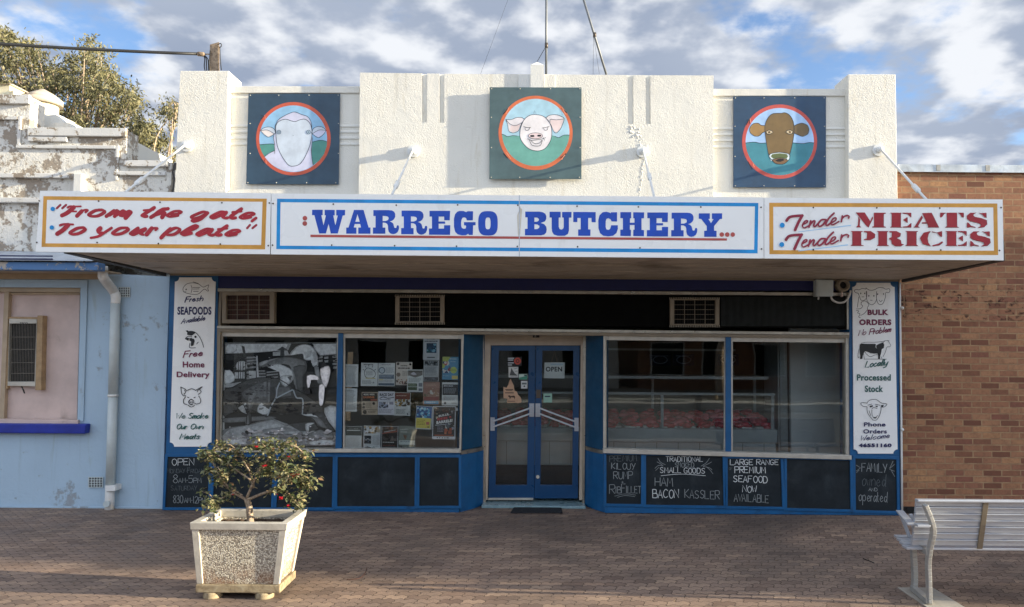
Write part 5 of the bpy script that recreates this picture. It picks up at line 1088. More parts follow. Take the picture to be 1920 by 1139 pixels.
def f(o): o.t(.2, .06, .85, .1, 1, '#4a5560', 2); o.col('#3b4a58').d(.22, .32, 32); o.col('#aeb9c0').d(.22, .32, 24); o.t(.45, .2, .95, .45, 6, '#7d8890', 3); o.col('#33465a').r(.05, .5, .95, .68); o.t(.1, .54, .9, .64, 2, '#a9b4bd', 4); o.t(.05, .72, .9, .84, 3, '#8c9194', 5); o.col('#c2b04f').r(.05, .7, .3, .74); o.col('#33465a').r(.03, .87, .97, .97)
poster('white and slate blue flyer with round emblem', [(412, 264), (572, 265), (569, 490), (408, 488)], WP, f)
def f(o): o.col('#2d2a26').d(.12, .08, 13); o.d(.88, .1, 11); o.t(.28, .14, .72, .2, 1, '#4a4038', 7, .8); o.t(.12, .24, .9, .31, 1, '#4a4038', 8, .8); o.t(.4, .4, .9, .62, 5, '#7a7468', 2); o.col('#5a4a3c').d(.15, .55, 20); o.k(.03, .75, .7, .98, 24, ['#6a3a2a', '#8a5a40', '#2f2a24', '#a98260'], 4, .09)
poster('cream flyer with small drawings, partly covered by a green one', [(584, 254), (741, 255), (738, 480), (580, 477)], '#bdb3a4', f)
def f(o): o.col('#4a4640').p([(.04, .05), (.96, .05), (.96, .25), (.5, .36), (.04, .25)]); o.col('#a9a7b0').p([(.2, .2), (.4, .1), (.6, .22), (.4, .25)]); o.t(.1, .38, .9, .58, 5, '#80888a', 3); o.col('#39502f'); o.r(.05, .62, .62, .76); o.r(.05, .78, .62, .92); o.t(.1, .65, .6, .74, 2, '#9aa88c', 2); o.col('#4d5560'); o.r(.72, .6, .95, .76); o.r(.72, .84, .95, .95)
poster('white flyer with green panels and an arched photo', [(693, 327), (846, 328), (845, 546), (690, 544)], '#bcc2bd', f)
def f(o): o.t(.2, .05, .8, .1, 1, '#4a5560', 2); o.t(.08, .13, .95, .19, 1, '#3a4654', 7, .8); o.col('#173a55').r(.2, .24, .82, .68); o.k(.22, .26, .8, .66, 16, ['#2f6f8f', '#1d5a5a', '#79a9bd', '#234a6a'], 5, .16); o.col('#2a3036').r(.25, .86, .72, .9)
poster('white notice with a square blue picture, topmost by the head strip', [(848, 20), (1005, 20), (1003, 236), (844, 234)], '#aeb4b8', f)
def f(o): o.col('#22282c').r(.05, .03, .95, .24); o.k(.06, .04, .94, .23, 18, ['#6a7276', '#a9aeb0', '#3c4448'], 3, .14); o.t(.08, .3, .9, .74, 9, '#7e8486', 4); o.col('#2a2e34').r(.04, .8, .96, .98); o.k(.05, .82, .95, .97, 10, ['#5a5f66', '#454a50'], 6, .14)
poster('grey flyer with dark photo strips top and bottom', [(852, 240), (999, 241), (996, 443), (850, 441)], '#9ba1a3', f)
def f(o): o.t(.15, .08, .85, .2, 2, '#b99a84', 2); o.k(.4, .28, .95, .6, 14, ['#c2bfb5', '#8a9094', '#9a7a62'], 4, .16); o.k(.05, .4, .4, .65, 8, ['#6b6a50', '#98806a'], 5, .12); o.col('#71302a').r(.05, .66, .95, .8); o.col('#2f6f96').r(.05, .83, .95, .97); o.t(.2, .87, .8, .94, 2, '#a9c4d4', 3)
poster('brown flyer with teal foot and a pale picture', [(848, 448), (1008, 449), (1003, 670), (845, 668)], '#7d5646', f)
def f(o): o.col('#8fa33a').p([(0, 0), (.5, 0), (.1, .5), (0, .5)]); o.t(.45, .08, .95, .14, 1, '#d5e0d8', 2); o.t(.5, .2, .9, .24, 1, '#b5d0d8', 2); o.k(.02, .2, .5, .72, 14, ['#8a2f4a', '#d5d2c8', '#b03a4a', '#203a6a', '#c9c9c4'], 3, .2); o.col('#9db33c').d(.7, .58, 32); o.t(.5, .52, .9, .64, 3, '#4f6a30', 4); o.col('#c9b04a').r(.6, .82, .97, .97); o.t(.05, .82, .5, .86, 1, '#a5c5d0', 2)
poster('bright blue and green poster with coloured balls', [(1034, 203), (1190, 205), (1186, 428), (1030, 425)], '#2a6f9a', f)
def f(o): o.col('#141a22').r(.03, .09, .97, .55); o.t(.1, .14, .8, .22, 1, '#c4c9cc', 2); o.t(.1, .26, .9, .5, 5, '#8d949a', 3); o.t(.1, .62, .9, .8, 4, '#8c9194', 4); o.col('#1b2026').d(.2, .9, 11); o.t(.6, .88, .95, .94, 2, '#6f777b', 5)
poster('white poster with a black text block, under the bright blue one', [(1030, 451), (1190, 453), (1186, 678), (1026, 675)], WP, f)
def f(o): o.col('#1f1a18').r(.03, .04, .97, .4); o.col('#cfc7b8'); o.b('MUSIC WEEK', .12, .07, .8, .14, .04); o.col('#b0522a'); o.b('CALENDAR', .08, .18, .8, .27, .05); o.col('#7a3020').r(.55, .3, .95, .38); o.col('#2d2620'); [o.d(.13, v, 13) for v in (.52, .67)]; o.d(.75, .5, 14); o.t(.25, .48, .65, .7, 5, '#7c6f5e', 2); o.col('#2d2620').r(.03, .77, .97, .79); o.d(.2, .88, 20); o.t(.4, .84, .9, .92, 2, '#4a4034', 3)
poster('dark and cream poster headed with orange calendar lettering', [(250, 546), (407, 547), (404, 768), (247, 766)], '#a08d74', f)
def f(o): o.col('#2a2c3a'); o.b('RACE DAY', .08, .08, .95, .2, .05); o.s([(.1, .3), (.3, .24), (.6, .29), (.95, .25)], 8); o.t(.1, .34, .9, .4, 1, '#4a4e5c', 2); o.col('#6c7690').r(.05, .45, .62, .7); o.k(.05, .46, .62, .72, 18, ['#2c3140', '#565d70', '#a9b0bd'], 3, .12); o.col('#4a5570').r(.68, .44, .93, .56); o.t(.05, .76, .95, .94, 4, '#8c90a0', 4)
poster('white poster with blue grey sketches and race day lettering', [(411, 539), (570, 541), (566, 768), (407, 765)], '#bdbfc8', f)
def f(o): o.col('#6a2a22').r(.03, .02, .97, .3); o.t(.12, .13, .88, .18, 1, '#c9b5a5', 2); o.k(.03, .3, .97, .6, 26, ['#3a2f22', '#8a6a2a', '#50502e', '#201c18', '#a98a4a'], 3, .14); o.t(.12, .72, .75, .94, 5, '#7e8486', 4); o.k(.78, .8, .95, .96, 8, ['#3a4044', '#8c9194'], 5, .06)
poster('flyer with rust red top, food photos and white foot', [(568, 549), (725, 551), (721, 777), (564, 774)], '#aeb3b0', f)
def f(o): o.col('#163f7a').r(.02, .02, .98, .54); o.k(.05, .06, .85, .52, 30, ['#4aa5c9', '#8cc9dc', '#1a5a96', '#c2dce4', '#24486a'], 3, .15); o.col('#c4b436').r(.04, .52, .94, .96); o.t(.1, .6, .6, .85, 4, '#8a7d2a', 4); o.col('#a3483c').r(.66, .68, .86, .8); o.col('#2a2c2a').d(.8, .9, 7)
poster('tilted poster, blue picture above and yellow below', [(780, 678), (936, 685), (924, 910), (768, 902)], '#b5bcbc', f)
def f(o):
    o.col('#17161a').r(.035, .02, .965, .915); o.k(.04, .03, .32, .4, 16, ['#8a7a3a', '#5a4030', '#c9bda0', '#3a3022'], 3, .1); o.k(.4, .06, .7, .2, 8, ['#4a2220', '#5a2a22', '#2a1a1a'], 4, .1); o.k(.7, .04, .95, .26, 10, ['#5a5a60', '#8a8a90', '#2a2a30'], 5, .1)
    o.col('#d5d5d2'); o.b('BULLS,', .26, .27, .72, .345, .06, -22); o.col('#a8272c'); o.b('BIKES &', .2, .36, .84, .435, .06, -22); o.col('#d5d5d2'); o.b('BARRELS!', .17, .455, .87, .54, .06, -22)
    o.col('#9aa2a8').p([(.12, .57), (.75, .53), (.75, .55), (.12, .59)]); o.t(.22, .62, .5, .8, 4, '#8a8a98', 6); o.k(.55, .5, .95, .72, 12, ['#8a90a0', '#a9b0b0', '#4a5560'], 7, .12); o.k(.52, .66, .85, .84, 12, ['#a34a2a', '#c97a4a', '#7a3a2a'], 8, .12); o.col('#8a3a22').r(.1, .865, .9, .905)
    o.col('#1c1e22'); [o.r(u, .945, u + .05, .97) for u in (.2, .3, .42, .53, .62, .67)]
poster('large black poster with white and red slanted rodeo lettering', [(940, 683), (1163, 685), (1157, 1005), (932, 1002)], '#bfc5ca', f)
def f(o): o.col('#3a3f38').r(.02, .02, .98, .4); o.t(.2, .1, .9, .14, 1, '#a9aea2', 2); o.col('#c9cdc6').r(.1, .16, .9, .2); o.t(.08, .5, .92, .9, 9, '#9aa0a0', 4, .3)
poster('poster with dark grey green top over a pale table, bottom row by the blue mullion', [(92, 877), (254, 879), (246, 1103), (86, 1101)], '#b3b9b6', f)
def f(o): o.k(.03, .03, .97, .33, 30, ['#a9a08a', '#c9cfd4', '#7a5a2a', '#caa45a', '#5a4a34'], 3, .14); o.col('#20262c'); o.r(.04, .42, .46, .54); o.r(.04, .62, .46, .76); o.k(.04, .42, .46, .76, 10, ['#5a6a7a', '#20262c', '#3a4a5a'], 5, .1); o.t(.55, .4, .95, .82, 10, '#9aa0a2', 4); o.col('#15171a').p([(.05, .93), (.25, .88), (.48, .92), (.3, .98)]); o.k(.52, .86, .7, .96, 8, ['#4a5a50', '#7a8a80'], 6, .06)
poster('white leaflet with golden landscape photo on top, bottom row', [(270, 872), (431, 874), (427, 1103), (264, 1101)], '#bfc4c4', f)
def f(o): o.col('#1c1818').r(.03, .02, .97, .93); o.k(.05, .03, .95, .3, 14, ['#5a3228', '#3a2a26', '#6a4a40'], 3, .16); o.col('#8a3a2a').p([(.04, .3), (.96, .2), (.96, .24), (.04, .34)]); o.col('#9aa0a4').p([(.15, .24), (.85, .15), (.85, .18), (.15, .27)]); o.k(.05, .38, .95, .64, 18, ['#4a4644', '#2a2626', '#6a625c'], 4, .16); o.t(.08, .68, .85, .75, 1, '#c4c4c0', 5); o.t(.1, .82, .9, .86, 1, '#8a4034', 5); o.col('#2a2c30'); [o.r(u, .955, u + .06, .975) for u in (.2, .32)]
poster('black and dark red poster with a white foot, bottom row', [(444, 876), (604, 877), (600, 1103), (438, 1101)], '#b9bdc0', f)
def f(o): o.col('#a3aaa4'); o.t(.08, .13, .62, .2, 1, '#a3aaa4', 7, .8); o.t(.1, .23, .5, .29, 1, '#a3aaa4', 8, .8); o.col('#6a4a34').p([(.25, .38), (.5, .42), (.42, .6)]); o.col('#aeb6b0').r(0, .62, 1, .8); o.t(.1, .66, .8, .72, 1, '#6f777b', 2); o.k(.05, .8, .97, .97, 14, ['#3a3a36', '#7a6a5a', '#8a9490'], 4, .1)
poster('grey green poster with pale band, bottom row at the right', [(612, 874), (771, 876), (766, 1103), (606, 1101)], '#59625a', f)
def f(o): o.k(.15, .2, .85, .8, 6, ['#9aa0a4'], 3, .1)
poster('small white card beside the rodeo poster', [(1152, 697), (1194, 698), (1192, 731), (1150, 730)], '#c4c9cc', f, 'card')
q = lambda x, y: P(630 + x / kq, 630 + y / kq, POST_Y + .006)
MB().extr([[q(115, 158), q(166, 158), (q(137, 826)), q(86, 824)]], Vector((0, .012, 0))).build('batten', 'timber_new', None, label='pale wooden batten hanging behind the two typed letters', category='batten')

# OPEN sign hanging in the door
t = thing('open_sign', 'white OPEN sign hanging on a string inside the right door', 'sign', tuple(P(1040, 710, DY + .1)))
MB().prism([(1021, 680), (1059, 680), (1058.5, 710), (1020, 709.5)], DY + .095, DY + .1).build('card', 'paper', t)
MB().tube([P(1034, 680, DY + .097), P(1039.5, 659, DY + .097), P(1045, 680, DY + .097)], .0025, 5).build('string', 'timber_new', t)
a = Art(DY + .0947, (930, 660, k)); a.col('#101a24').bold('OPEN', 965, 290, 1285, 385, .035); 
a.col('#b5c8d6').rect(1060, 228, 1300, 262); a.build('lettering', t)
# door mat
m = MB(); e = [G(957, 963.5), G(1055, 963.5), G(1052, 951), G(965, 951)]
m.hexa([p + Vector((0, 0, .003)) for p in e] + [p + Vector((0, 0, .016)) for p in e]); m.build('door_mat', 'mat', label='black rubber mat lying in front of the shop door', category='door mat', bevel=.004)

# ------------------------------------------------------------------ meat counter seen through the right window and the doors
t = thing('meat_counter', 'long white butcher display counter with steel rails seen through the right window', 'display counter', (.8, 1.4, .03))
CYF = .85
zA = P(1240, 806, CYF).z; x0, x1 = -.75, P(1455, 800, CYF).x
zK = P(960, 872, CYF).z
MB().box(x0, x1, CYF, CYF + .9, zK, zA).build('base', 'cabinet', t, .01)
MB().box(x0 + .02, x1 - .02, CYF + .05, CYF + .85, .03, zK - .002).build('plinth', 'dark', t)
MB().box(x0 - .01, x1 + .01, CYF - .03, CYF - .002, zA - .16, zA + .01).build('bumper', 'cabinet', t, .006)
m = MB()
for i in range(14): x = x0 + .12 + i * (x1 - x0) / 14; m.box(x, x + .006, CYF - .003, CYF - .0005, zK + .01, zA - .17)
m.build('joint', 'room', t)
zB = P(1240, 740, CYF + .1).z; zC = P(1240, 655, CYF + .55).z
MB().box(x0, x1, CYF + .02, CYF + .86, zA + .002, zA + .015).build('tray', 'steel', t)
m = MB(); m.box(x0, x1, CYF + .02, CYF + .06, zB, zB + .03); m.box(x0, x1, CYF + .3, CYF + .86, zB + .2, zB + .24)
for x in (x0 + .02, P(1240, 760, CYF).x, x1 - .05): m.box(x, x + .035, CYF + .03, CYF + .06, zA + .016, zB - .001); m.box(x, x + .035, CYF + .82, CYF + .855, zA + .016, zB + .199)
m.build('rail', 'steel', t)
MB().hexa([(x0, CYF + .035, zA + .016), (x1, CYF + .035, zA + .016), (x1, CYF + .041, zA + .016), (x0, CYF + .041, zA + .016), (x0, CYF + .035, zB - .001), (x1, CYF + .035, zB - .001), (x1, CYF + .041, zB - .001), (x0, CYF + .041, zB - .001)]).build('front_glass', 'glass', t)
tray = None
for i in range(16):
    x = x0 + .10 + i * (x1 - x0 - .25) / 15
    lab = 'shallow tray of red packed meat in the display counter, row behind the front glass'
    tr = MB(); tr.box(x - .1, x + .1, CYF + .10, CYF + .78, zA + .016, zA + .028); o = tr.build('meat_tray', 'white', label=lab, category='meat tray', group='trays of meat in the counter')
    m = MB(); rr = random.Random(i)
    for j in range(24): u = j / 24; m.blob((x + rr.uniform(-.085, .085), CYF + .12 + .62 * u, zA + .035 + .14 * u + rr.uniform(-.01, .025)), rr.uniform(.045, .068), 2, .14, (1.15, 1, .62))
    m.build('meat', 'meat', o)
t = thing('coolroom', 'pale coolroom with dark door edge behind the right end of the meat counter', 'coolroom', (3.6, 1.2, .03))
xa, xb = P(1482, 700, 1.0).x, P(1581, 700, 1.0).x
MB().box(xa, 4.2, 1.0, 1.06, .03, 2.74).build('panel', 'cool', t)
MB().box(xa - .15, xa - .01, .98, 1.08, .03, 2.2).build('door_edge', 'steel', t, .004); MB().box(xa - .05, xa - .03, .97, .979, .03, 2.2).build('seal', 'dark', t)
MB().box(xa - .17, xa - .155, 1.0, 1.6, .03, 2.2).build('door_leaf', 'cabinet', t)
m = MB(); zr = P(1240, 656, 1.9).z; m.box(-.6, 3.0, 1.9, 1.98, zr - .015, zr + .015); m.build('meat_rail', 'steel', label='overhead steel rail above the meat counter', category='rail')
for x0_, x1_, lab in ((1218, 1258, 'left'), (1262, 1302, 'middle'), (1346, 1385, 'right')):
    t = thing('wall_chart', f'dark blue chart on the back wall of the shop, {lab} of three', 'chart', tuple(P(x0_, 690, 4.18)), 'charts on the back wall')
    MB().rect(x0_, 664, x1_, 686, 4.17, 4.195).build('sheet', flat('#1b2c4a'), t)
    a = Art(4.169); a.col('#8fa3bd').disc((x0_ + x1_) / 2, 675, 14, 8, hole=(12, 6)); a.rect(x0_ + 5, 667, x1_ - 5, 668.5); a.build('print', t)
m = MB(); m.box(-3.9, -1.2, 2.6, 3.1, .03, 1.0); m.build('work_bench', 'cabinet', label='white work bench in the dark room behind the poster window', category='bench', bevel=.01)
m = MB(); A, B = P(1137, 850, .2), P(1132, 800, .2); m.bar(A, B, .02, .02); m.build('yellow_rod', flat('#c9b02f'), label='yellow rod leaning in the lower left corner of the counter window', category='rod')

# ------------------------------------------------------------------ planter with a rose
PX0, PX1, PB0, PB1 = -2.672, -1.918, -2.655, -2.0          # top and bottom left / right
PY0, PY1, QY0, QY1 = -3.20, -2.71, -3.10, -2.735           # top and bottom front / back
ZT, ZB = .62, .115
pl = thing('planter', 'tapered exposed aggregate concrete planter box standing on the paving', 'planter', (-2.37, -2.93, 0))
def fr(x, y, z):                                            # corner of the tapered box; x, y in 0..1
    t = (z - ZB) / (ZT - ZB)
    xa, xb = PB0 + (PX0 - PB0) * t, PB1 + (PX1 - PB1) * t; ya, yb = QY0 + (PY0 - QY0) * t, QY1 + (PY1 - QY1) * t
    return Vector((xa + (xb - xa) * x, ya + (yb - ya) * y, z))
def slab(m, u0, u1, v0, v1, z0, z1): m.hexa([fr(u0, v0, z0), fr(u1, v0, z0), fr(u1, v1, z0), fr(u0, v1, z0), fr(u0, v0, z1), fr(u1, v0, z1), fr(u1, v1, z1), fr(u0, v1, z1)])
ins = .02
m = MB(); slab(m, .03, .97, .03, .10, ZB, ZT - .06); m.build('panel', 'pebble', pl)
m = MB(); slab(m, .03, .97, .90, .97, ZB, ZT - .06); m.build('panel', 'pebble', pl)
m = MB(); slab(m, .03, .09, .101, .899, ZB, ZT - .06); m.build('panel', 'pebble', pl)
m = MB(); slab(m, .91, .97, .101, .899, ZB, ZT - .06); m.build('panel', 'pebble', pl)
for u0, u1, v0, v1 in ((0, .075, 0, .1), (.925, 1, 0, .1), (0, .075, .9, 1), (.925, 1, .9, 1)):
    m = MB(); slab(m, u0, u1, v0, v1, ZB, ZT - .061); m.build('corner_strip', 'planter', pl, .004)
m = MB(); slab(m, -.01, 1.01, -.015, .1, ZT - .06, ZT); slab(m, -.01, 1.01, .9, 1.015, ZT - .06, ZT); slab(m, -.01, .075, .1005, .8995, ZT - .06, ZT - .001); slab(m, .925, 1.01, .1005, .8995, ZT - .06, ZT - .001); m.build('rim', 'planter', pl, .006)
m = MB(); m.box(PB0 - .005, PB1 + .012, QY0 - .012, QY1 + .02, .05, ZB - .002); m.build('base', 'planter_base', pl, .008)
for x in (PB0 + .11, PB1 - .13):
    for y in (QY0 + .05, QY1 - .06): m = MB(); m.tube([(x, y, 0), (x, y, .05)], [.075, .07], 16); m.build('foot', 'planter_base', pl, .006)
m = MB(); n = 9
g = [[fr(.08 + .84 * i / n, .1 + .8 * j / n, ZT - .085) + Vector((0, 0, random.uniform(-.012, .02))) for j in range(n + 1)] for i in range(n + 1)]
vv = [[m.v(p) for p in r] for r in g]
for i in range(n):
    for j in range(n): m.face([vv[i][j], vv[i + 1][j], vv[i + 1][j + 1], vv[i][j + 1]])
for i in range(150): m.blob(fr(random.uniform(.09, .91), random.uniform(.11, .89), ZT - .078), random.uniform(.008, .02), 1, .4, (1.3, 1, .5))
m.build('soil', 'soil', pl)

rs = thing('rose_bush', 'scruffy rose bush with red flowers growing in the concrete planter', 'bush', (-2.33, -2.95, ZT - .1))
rng = random.Random(11)
wood = MB(); tips = []
def leafq(m, c, d, n, L, W):
    """small pointed leaf, folded along its midrib"""
    d = d.normalized(); s_ = d.cross(n)
    if s_.length < 1e-3: s_ = Vector((1, 0, 0))
    s_.normalize(); u = s_.cross(d).normalized()
    a = m.v(c); b = m.v(c + d * L * .45 + s_ * W + u * W * .35); e = m.v(c + d * L); f = m.v(c + d * L * .45 - s_ * W + u * W * .35); mid = m.v(c + d * L * .5)
    m.face([a, b, mid]); m.face([b, e, mid]); m.face([a, mid, f]); m.face([mid, e, f])
base = P(471, 974, -2.95); base.z = ZT - .09
fork = P(462, 935, -2.95)
wood.tube(crom([base, base + Vector((-.01, 0, .07)), P(467, 950, -2.95), fork], 4), [.034, .032, .03, .028, .027, .027, .027, .026, .025, .024, .024, .023, .022][:13], 8)
stems = [[(462, 937), (440, 925), (415, 905), (395, 885)], [(462, 936), (475, 905), (487, 880), (505, 860)], [(463, 938), (495, 925), (520, 917), (545, 895), (565, 880)], [(475, 915), (470, 890), (455, 862), (445, 845)], [(487, 885), (520, 870), (550, 855), (575, 850)],
         [(440, 925), (425, 930), (405, 940), (395, 948)], [(480, 895), (500, 870), (520, 845), (535, 832)], [(500, 922), (530, 920), (550, 935), (560, 948)], [(455, 930), (420, 905), (400, 870), (392, 850)], [(470, 900), (440, 880), (415, 860), (395, 848)], [(545, 895), (570, 905), (580, 915)], [(505, 862), (500, 840), (495, 828)]]
for si, st_ in enumerate(stems):
    yy = rng.uniform(-.16, .16); pts = []
    for i, (x, y) in enumerate(st_): pts.append(P(x, y, -2.95 + yy * i / 3))
    c = crom(pts, 4); r0 = .011 if si < 5 else .007
    wood.tube(c, [r0 * (1 - .75 * i / len(c)) + .0015 for i in range(len(c))], 6)
    for p in c[len(c) // 3:]: tips.append(p)
    for j in range(3):
        a_ = c[rng.randrange(len(c) // 2, len(c))]; b_ = a_ + Vector((rng.uniform(-.11, .10), rng.uniform(-.12, .12), rng.uniform(-.03, .09)))
        wood.tube([a_, (a_ + b_) / 2 + Vector((0, 0, .02)), b_], [.005, .004, .002], 5); tips += [(a_ + b_) / 2, b_, b_]
wood.build('stem', 'rose_bark', rs)
lf = MB()
env = [(372, 842), (395, 838), (420, 848), (450, 838), (495, 824), (560, 840), (592, 868), (588, 895), (578, 935), (562, 938), (560, 905), (530, 905), (505, 890), (470, 885), (445, 905), (410, 900), (405, 870), (380, 858)]
def inside(x, y, poly):
    c = False
    for i in range(len(poly)):
        (x1, y1), (x2, y2) = poly[i - 1], poly[i]
        if (y1 > y) != (y2 > y) and x < (x2 - x1) * (y - y1) / (y2 - y1) + x1: c = not c
    return c
cl = list(tips)
while len(cl) < len(tips) + 80:
    x, y = rng.uniform(375, 592), rng.uniform(825, 962)
    if inside(x, y, env): cl.append(P(x, y, -2.95 + rng.uniform(-.2, .2)))
for c in cl:
    for j in range(rng.randint(4, 11)):
        q = c + Vector((rng.gauss(0, .025), rng.gauss(0, .03), rng.gauss(0, .022)))
        d = Vector((rng.uniform(-1, 1), rng.uniform(-1, 1), rng.uniform(-.9, .5)))
        leafq(lf, q, d, Vector((rng.uniform(-.6, .6), rng.uniform(-.6, .6), 1)), rng.uniform(.03, .058), rng.uniform(.010, .019))
lf.build('foliage', 'rose', rs, normals=False)
for x, y, s_ in ((481, 840, .03), (495, 876, .036), (549, 894, .04), (558, 892, .03), (527, 937, .033), (541, 950, .02), (541, 858, .022), (545, 830, .02), (437, 929, .016), (511, 843, .02), (519, 928, .016)):
    c = P(x, y, -2.95 + rng.uniform(-.22, -.05)); m = MB()
    for j in range(16):
        a_ = rng.uniform(0, 6.28); d = Vector((math.cos(a_), math.sin(a_), rng.uniform(.1, 1.1))); leafq(m, c + d * s_ * .1, d, Vector((0, 0, 1)), s_ * rng.uniform(.5, .85), s_ * .32)
    m.build('flower', 'petal', rs, normals=False)

# ------------------------------------------------------------------ bench, seen from behind
bn = thing('park_bench', 'slatted aluminium park bench seen from behind at the right edge', 'bench', (4.1, -2.95, 0))
BX0, BX1 = P(1718, 940, -3.22).x, 5.0
yT, yB = -3.185, -3.10
zt, zb = P(1800, 938, yT).z, P(1800, 1023, yB).z
ns = 7
for i in range(ns):
    t = i / (ns - 1); z = zb + (zt - zb) * (i + .5) / ns; y = yB + (yT - yB) * (i + .5) / ns; h = (zt - zb) / ns - .002
    m = MB(); x0 = P(1708 + 10 * (i + .5) / ns, 980, y).x
    dz, dy = Vector((0, (yT - yB), zt - zb)).normalized() * h / 2, Vector((0, .011, 0))
    A = Vector((x0, y, z)); B = Vector((BX1, y, z))
    m.hexa([A - dz - dy, B - dz - dy, B - dz + dy, A - dz + dy, A + dz - dy, B + dz - dy, B + dz + dy, A + dz + dy])
    lz = dz.normalized() * (h / 2 - .006); m.hexa([Vector((xx, y, z)) + lz + Vector((0, yy, zz)) for zz in (-.004, .0055) for xx, yy in ((x0, -.02), (BX1, -.02), (BX1, -.0112), (x0, -.0112))])
    m.build('back_slat', 'bench', bn, .002)
m = MB(); m.box(P(1717, 938, yT).x, BX1, yT - .035, yT + .02, zt - .014, zt + .006); m.build('top_rail', 'bench', bn, .006)
for i in range(4):
    y0 = -3.10 + i * .092; m = MB(); zz = .455 - .012 * (3 - i) / 3; m.box(P(1700 - 5 * i, 1010, y0).x, BX1, y0, y0 + .084, zz - .018, zz); m.build('seat_slat', 'bench', bn, .003)
for fx in (0, 1):
    dx = fx * 1.42
    def bp(px, py, Y, w=0): q = P(px, py, Y); return Vector((q.x + dx, q.y, max(q.z, .004)))
    X = P(1736, 1121, -3.11).x
    rear = crom([Vector((P(1734, 947, -3.27).x, -3.27, zt - .02)), Vector((X, -3.24, .63)), Vector((X, -3.185, .46)), Vector((X + .005, -3.145, .33)), Vector((X + .015, -3.13, .2)), Vector((X + .02, -3.12, .02))], 4)
    XF = P(1712, 1097, -2.79).x
    m = MB()
    for a_, b_ in zip(rear, rear[1:]): m.bar(a_ + Vector((dx, 0, 0)), b_ + Vector((dx, 0, 0)), .03, .05, (0, 1, 0))
    m.build('leg', 'bench_frame', bn, .004)
    front = crom([Vector((XF - .02, -2.84, .43)), Vector((XF - .01, -2.83, .3)), Vector((XF + .005, -2.81, .15)), Vector((XF + .01, -2.79, .02))], 4); m = MB()
    for a_, b_ in zip(front, front[1:]): m.bar(a_ + Vector((dx, 0, 0)), b_ + Vector((dx, 0, 0)), .04, .045, (0, 1, 0))
    m.build('leg', 'bench_frame', bn, .004)
    m = MB(); m.bar((XF + dx, -2.79, .03), (X + .02 + dx, -3.12, .03), .05, .04); m.build('foot_bar', 'bench_frame', bn, .004); m = MB(); m.bar((XF - .02 + dx, -2.78, .42), (X + dx, -3.17, .425), .04, .05); m.build('seat_bar', 'bench_frame', bn, .004)
    ar = [Vector((P(1714, 979, -3.2).x + dx - .02, -3.2, .645)), Vector((P(1687, 964, -2.80).x + dx, -2.80, .665))]
    m = MB(); m.bar(ar[0], ar[1], .06, .014); m.bar(ar[1] + Vector((0, .0, -.007)), Vector((ar[1].x + .06, -2.84, .456)), .03, .02, (1, 0, 0)); m.bar(ar[1] + Vector((.05, -.08, -.007)), Vector((ar[1].x + .09, -2.9, .456)), .02, .03, (1, 0, 0)); m.build('armrest', 'bench', bn, .003)
    m = MB(); z = P(1740, 985, -3.25).z; m.box(P(1719, 985, -3.27).x + dx, P(1743, 985, -3.27).x + dx, -3.285, -3.22, z - .008, z + .008); m.build('bracket', 'bench', bn, .002)
m = MB(); xm = P(1848, 985, -3.2).x; a_, b_ = Vector((xm + .004, yT - .02, zt - .01)), Vector((xm - .004, yB - .02, zb - .02)); m.bar(a_, b_, .04, .012, (0, 1, 0)); m.build('back_strap', plain('strap_metal', '#857a68', .5, .5), bn, .002)
e = [G(1698, 1098, .002), G(1760, 1097, .002), G(1772, 1131, .002), G(1742, 1137, .002)]
pad = MB(); pad.box(3.10, 3.40, -3.25, -2.70, .0005, .006); pad.build('footing', 'concrete', label='flat concrete pad under the left leg of the bench', category='concrete pad')

# twig and cigarette-sized litter on the paving
MB().tube([G(1618, 1047.5, .005), G(1630, 1052, .006), G(1639, 1056, .004)], .004, 5).build('twig', 'wire', label='short dark twig lying on the paving left of the bench', category='twig')
MB().tube(crom([G(650, 1087, .004), G(672, 1085, .005), G(683, 1077, .005), G(688, 1065, .004)], 5), .003, 5).build('twig', plain('reddish_twig', '#5a3a30', .7), label='curved reddish twig on the paving right of the planter', category='twig')
m = MB(); rr = random.Random(5)
for i in range(260):
    x, y = rr.uniform(-6, 5), rr.uniform(-3.9, -.1); s_ = rr.uniform(.006, .016); a_ = rr.uniform(0, 6.28)
    if -2.8 < x < -1.9 and -3.3 < y < -2.6: continue
    d = Vector((math.cos(a_), math.sin(a_), rr.uniform(0, .25))); leafq(m, Vector((x, y, .004)), d, Vector((0, 0, 1)), s_ * 2, s_ * .45)
m.build('leaf_litter', island_mat('dry_leaves', [(0, (.16, .10, .05)), (.6, (.25, .18, .10)), (1, (.09, .06, .04))], .7), normals=False, kind='stuff')

# ------------------------------------------------------------------ left neighbour: old shop with peeling stepped parapet and blue front
nb_ = thing('old_shop_building', 'old neighbouring shop with peeling white stepped parapet and pale blue wall', 'shop', (-7, .1, 0))
NY = .06; XL = -14
def npx(u, v): return (u / 4.951, 140 + v / 4.951)
def lw(p, Y): return P(p[0], p[1], Y)
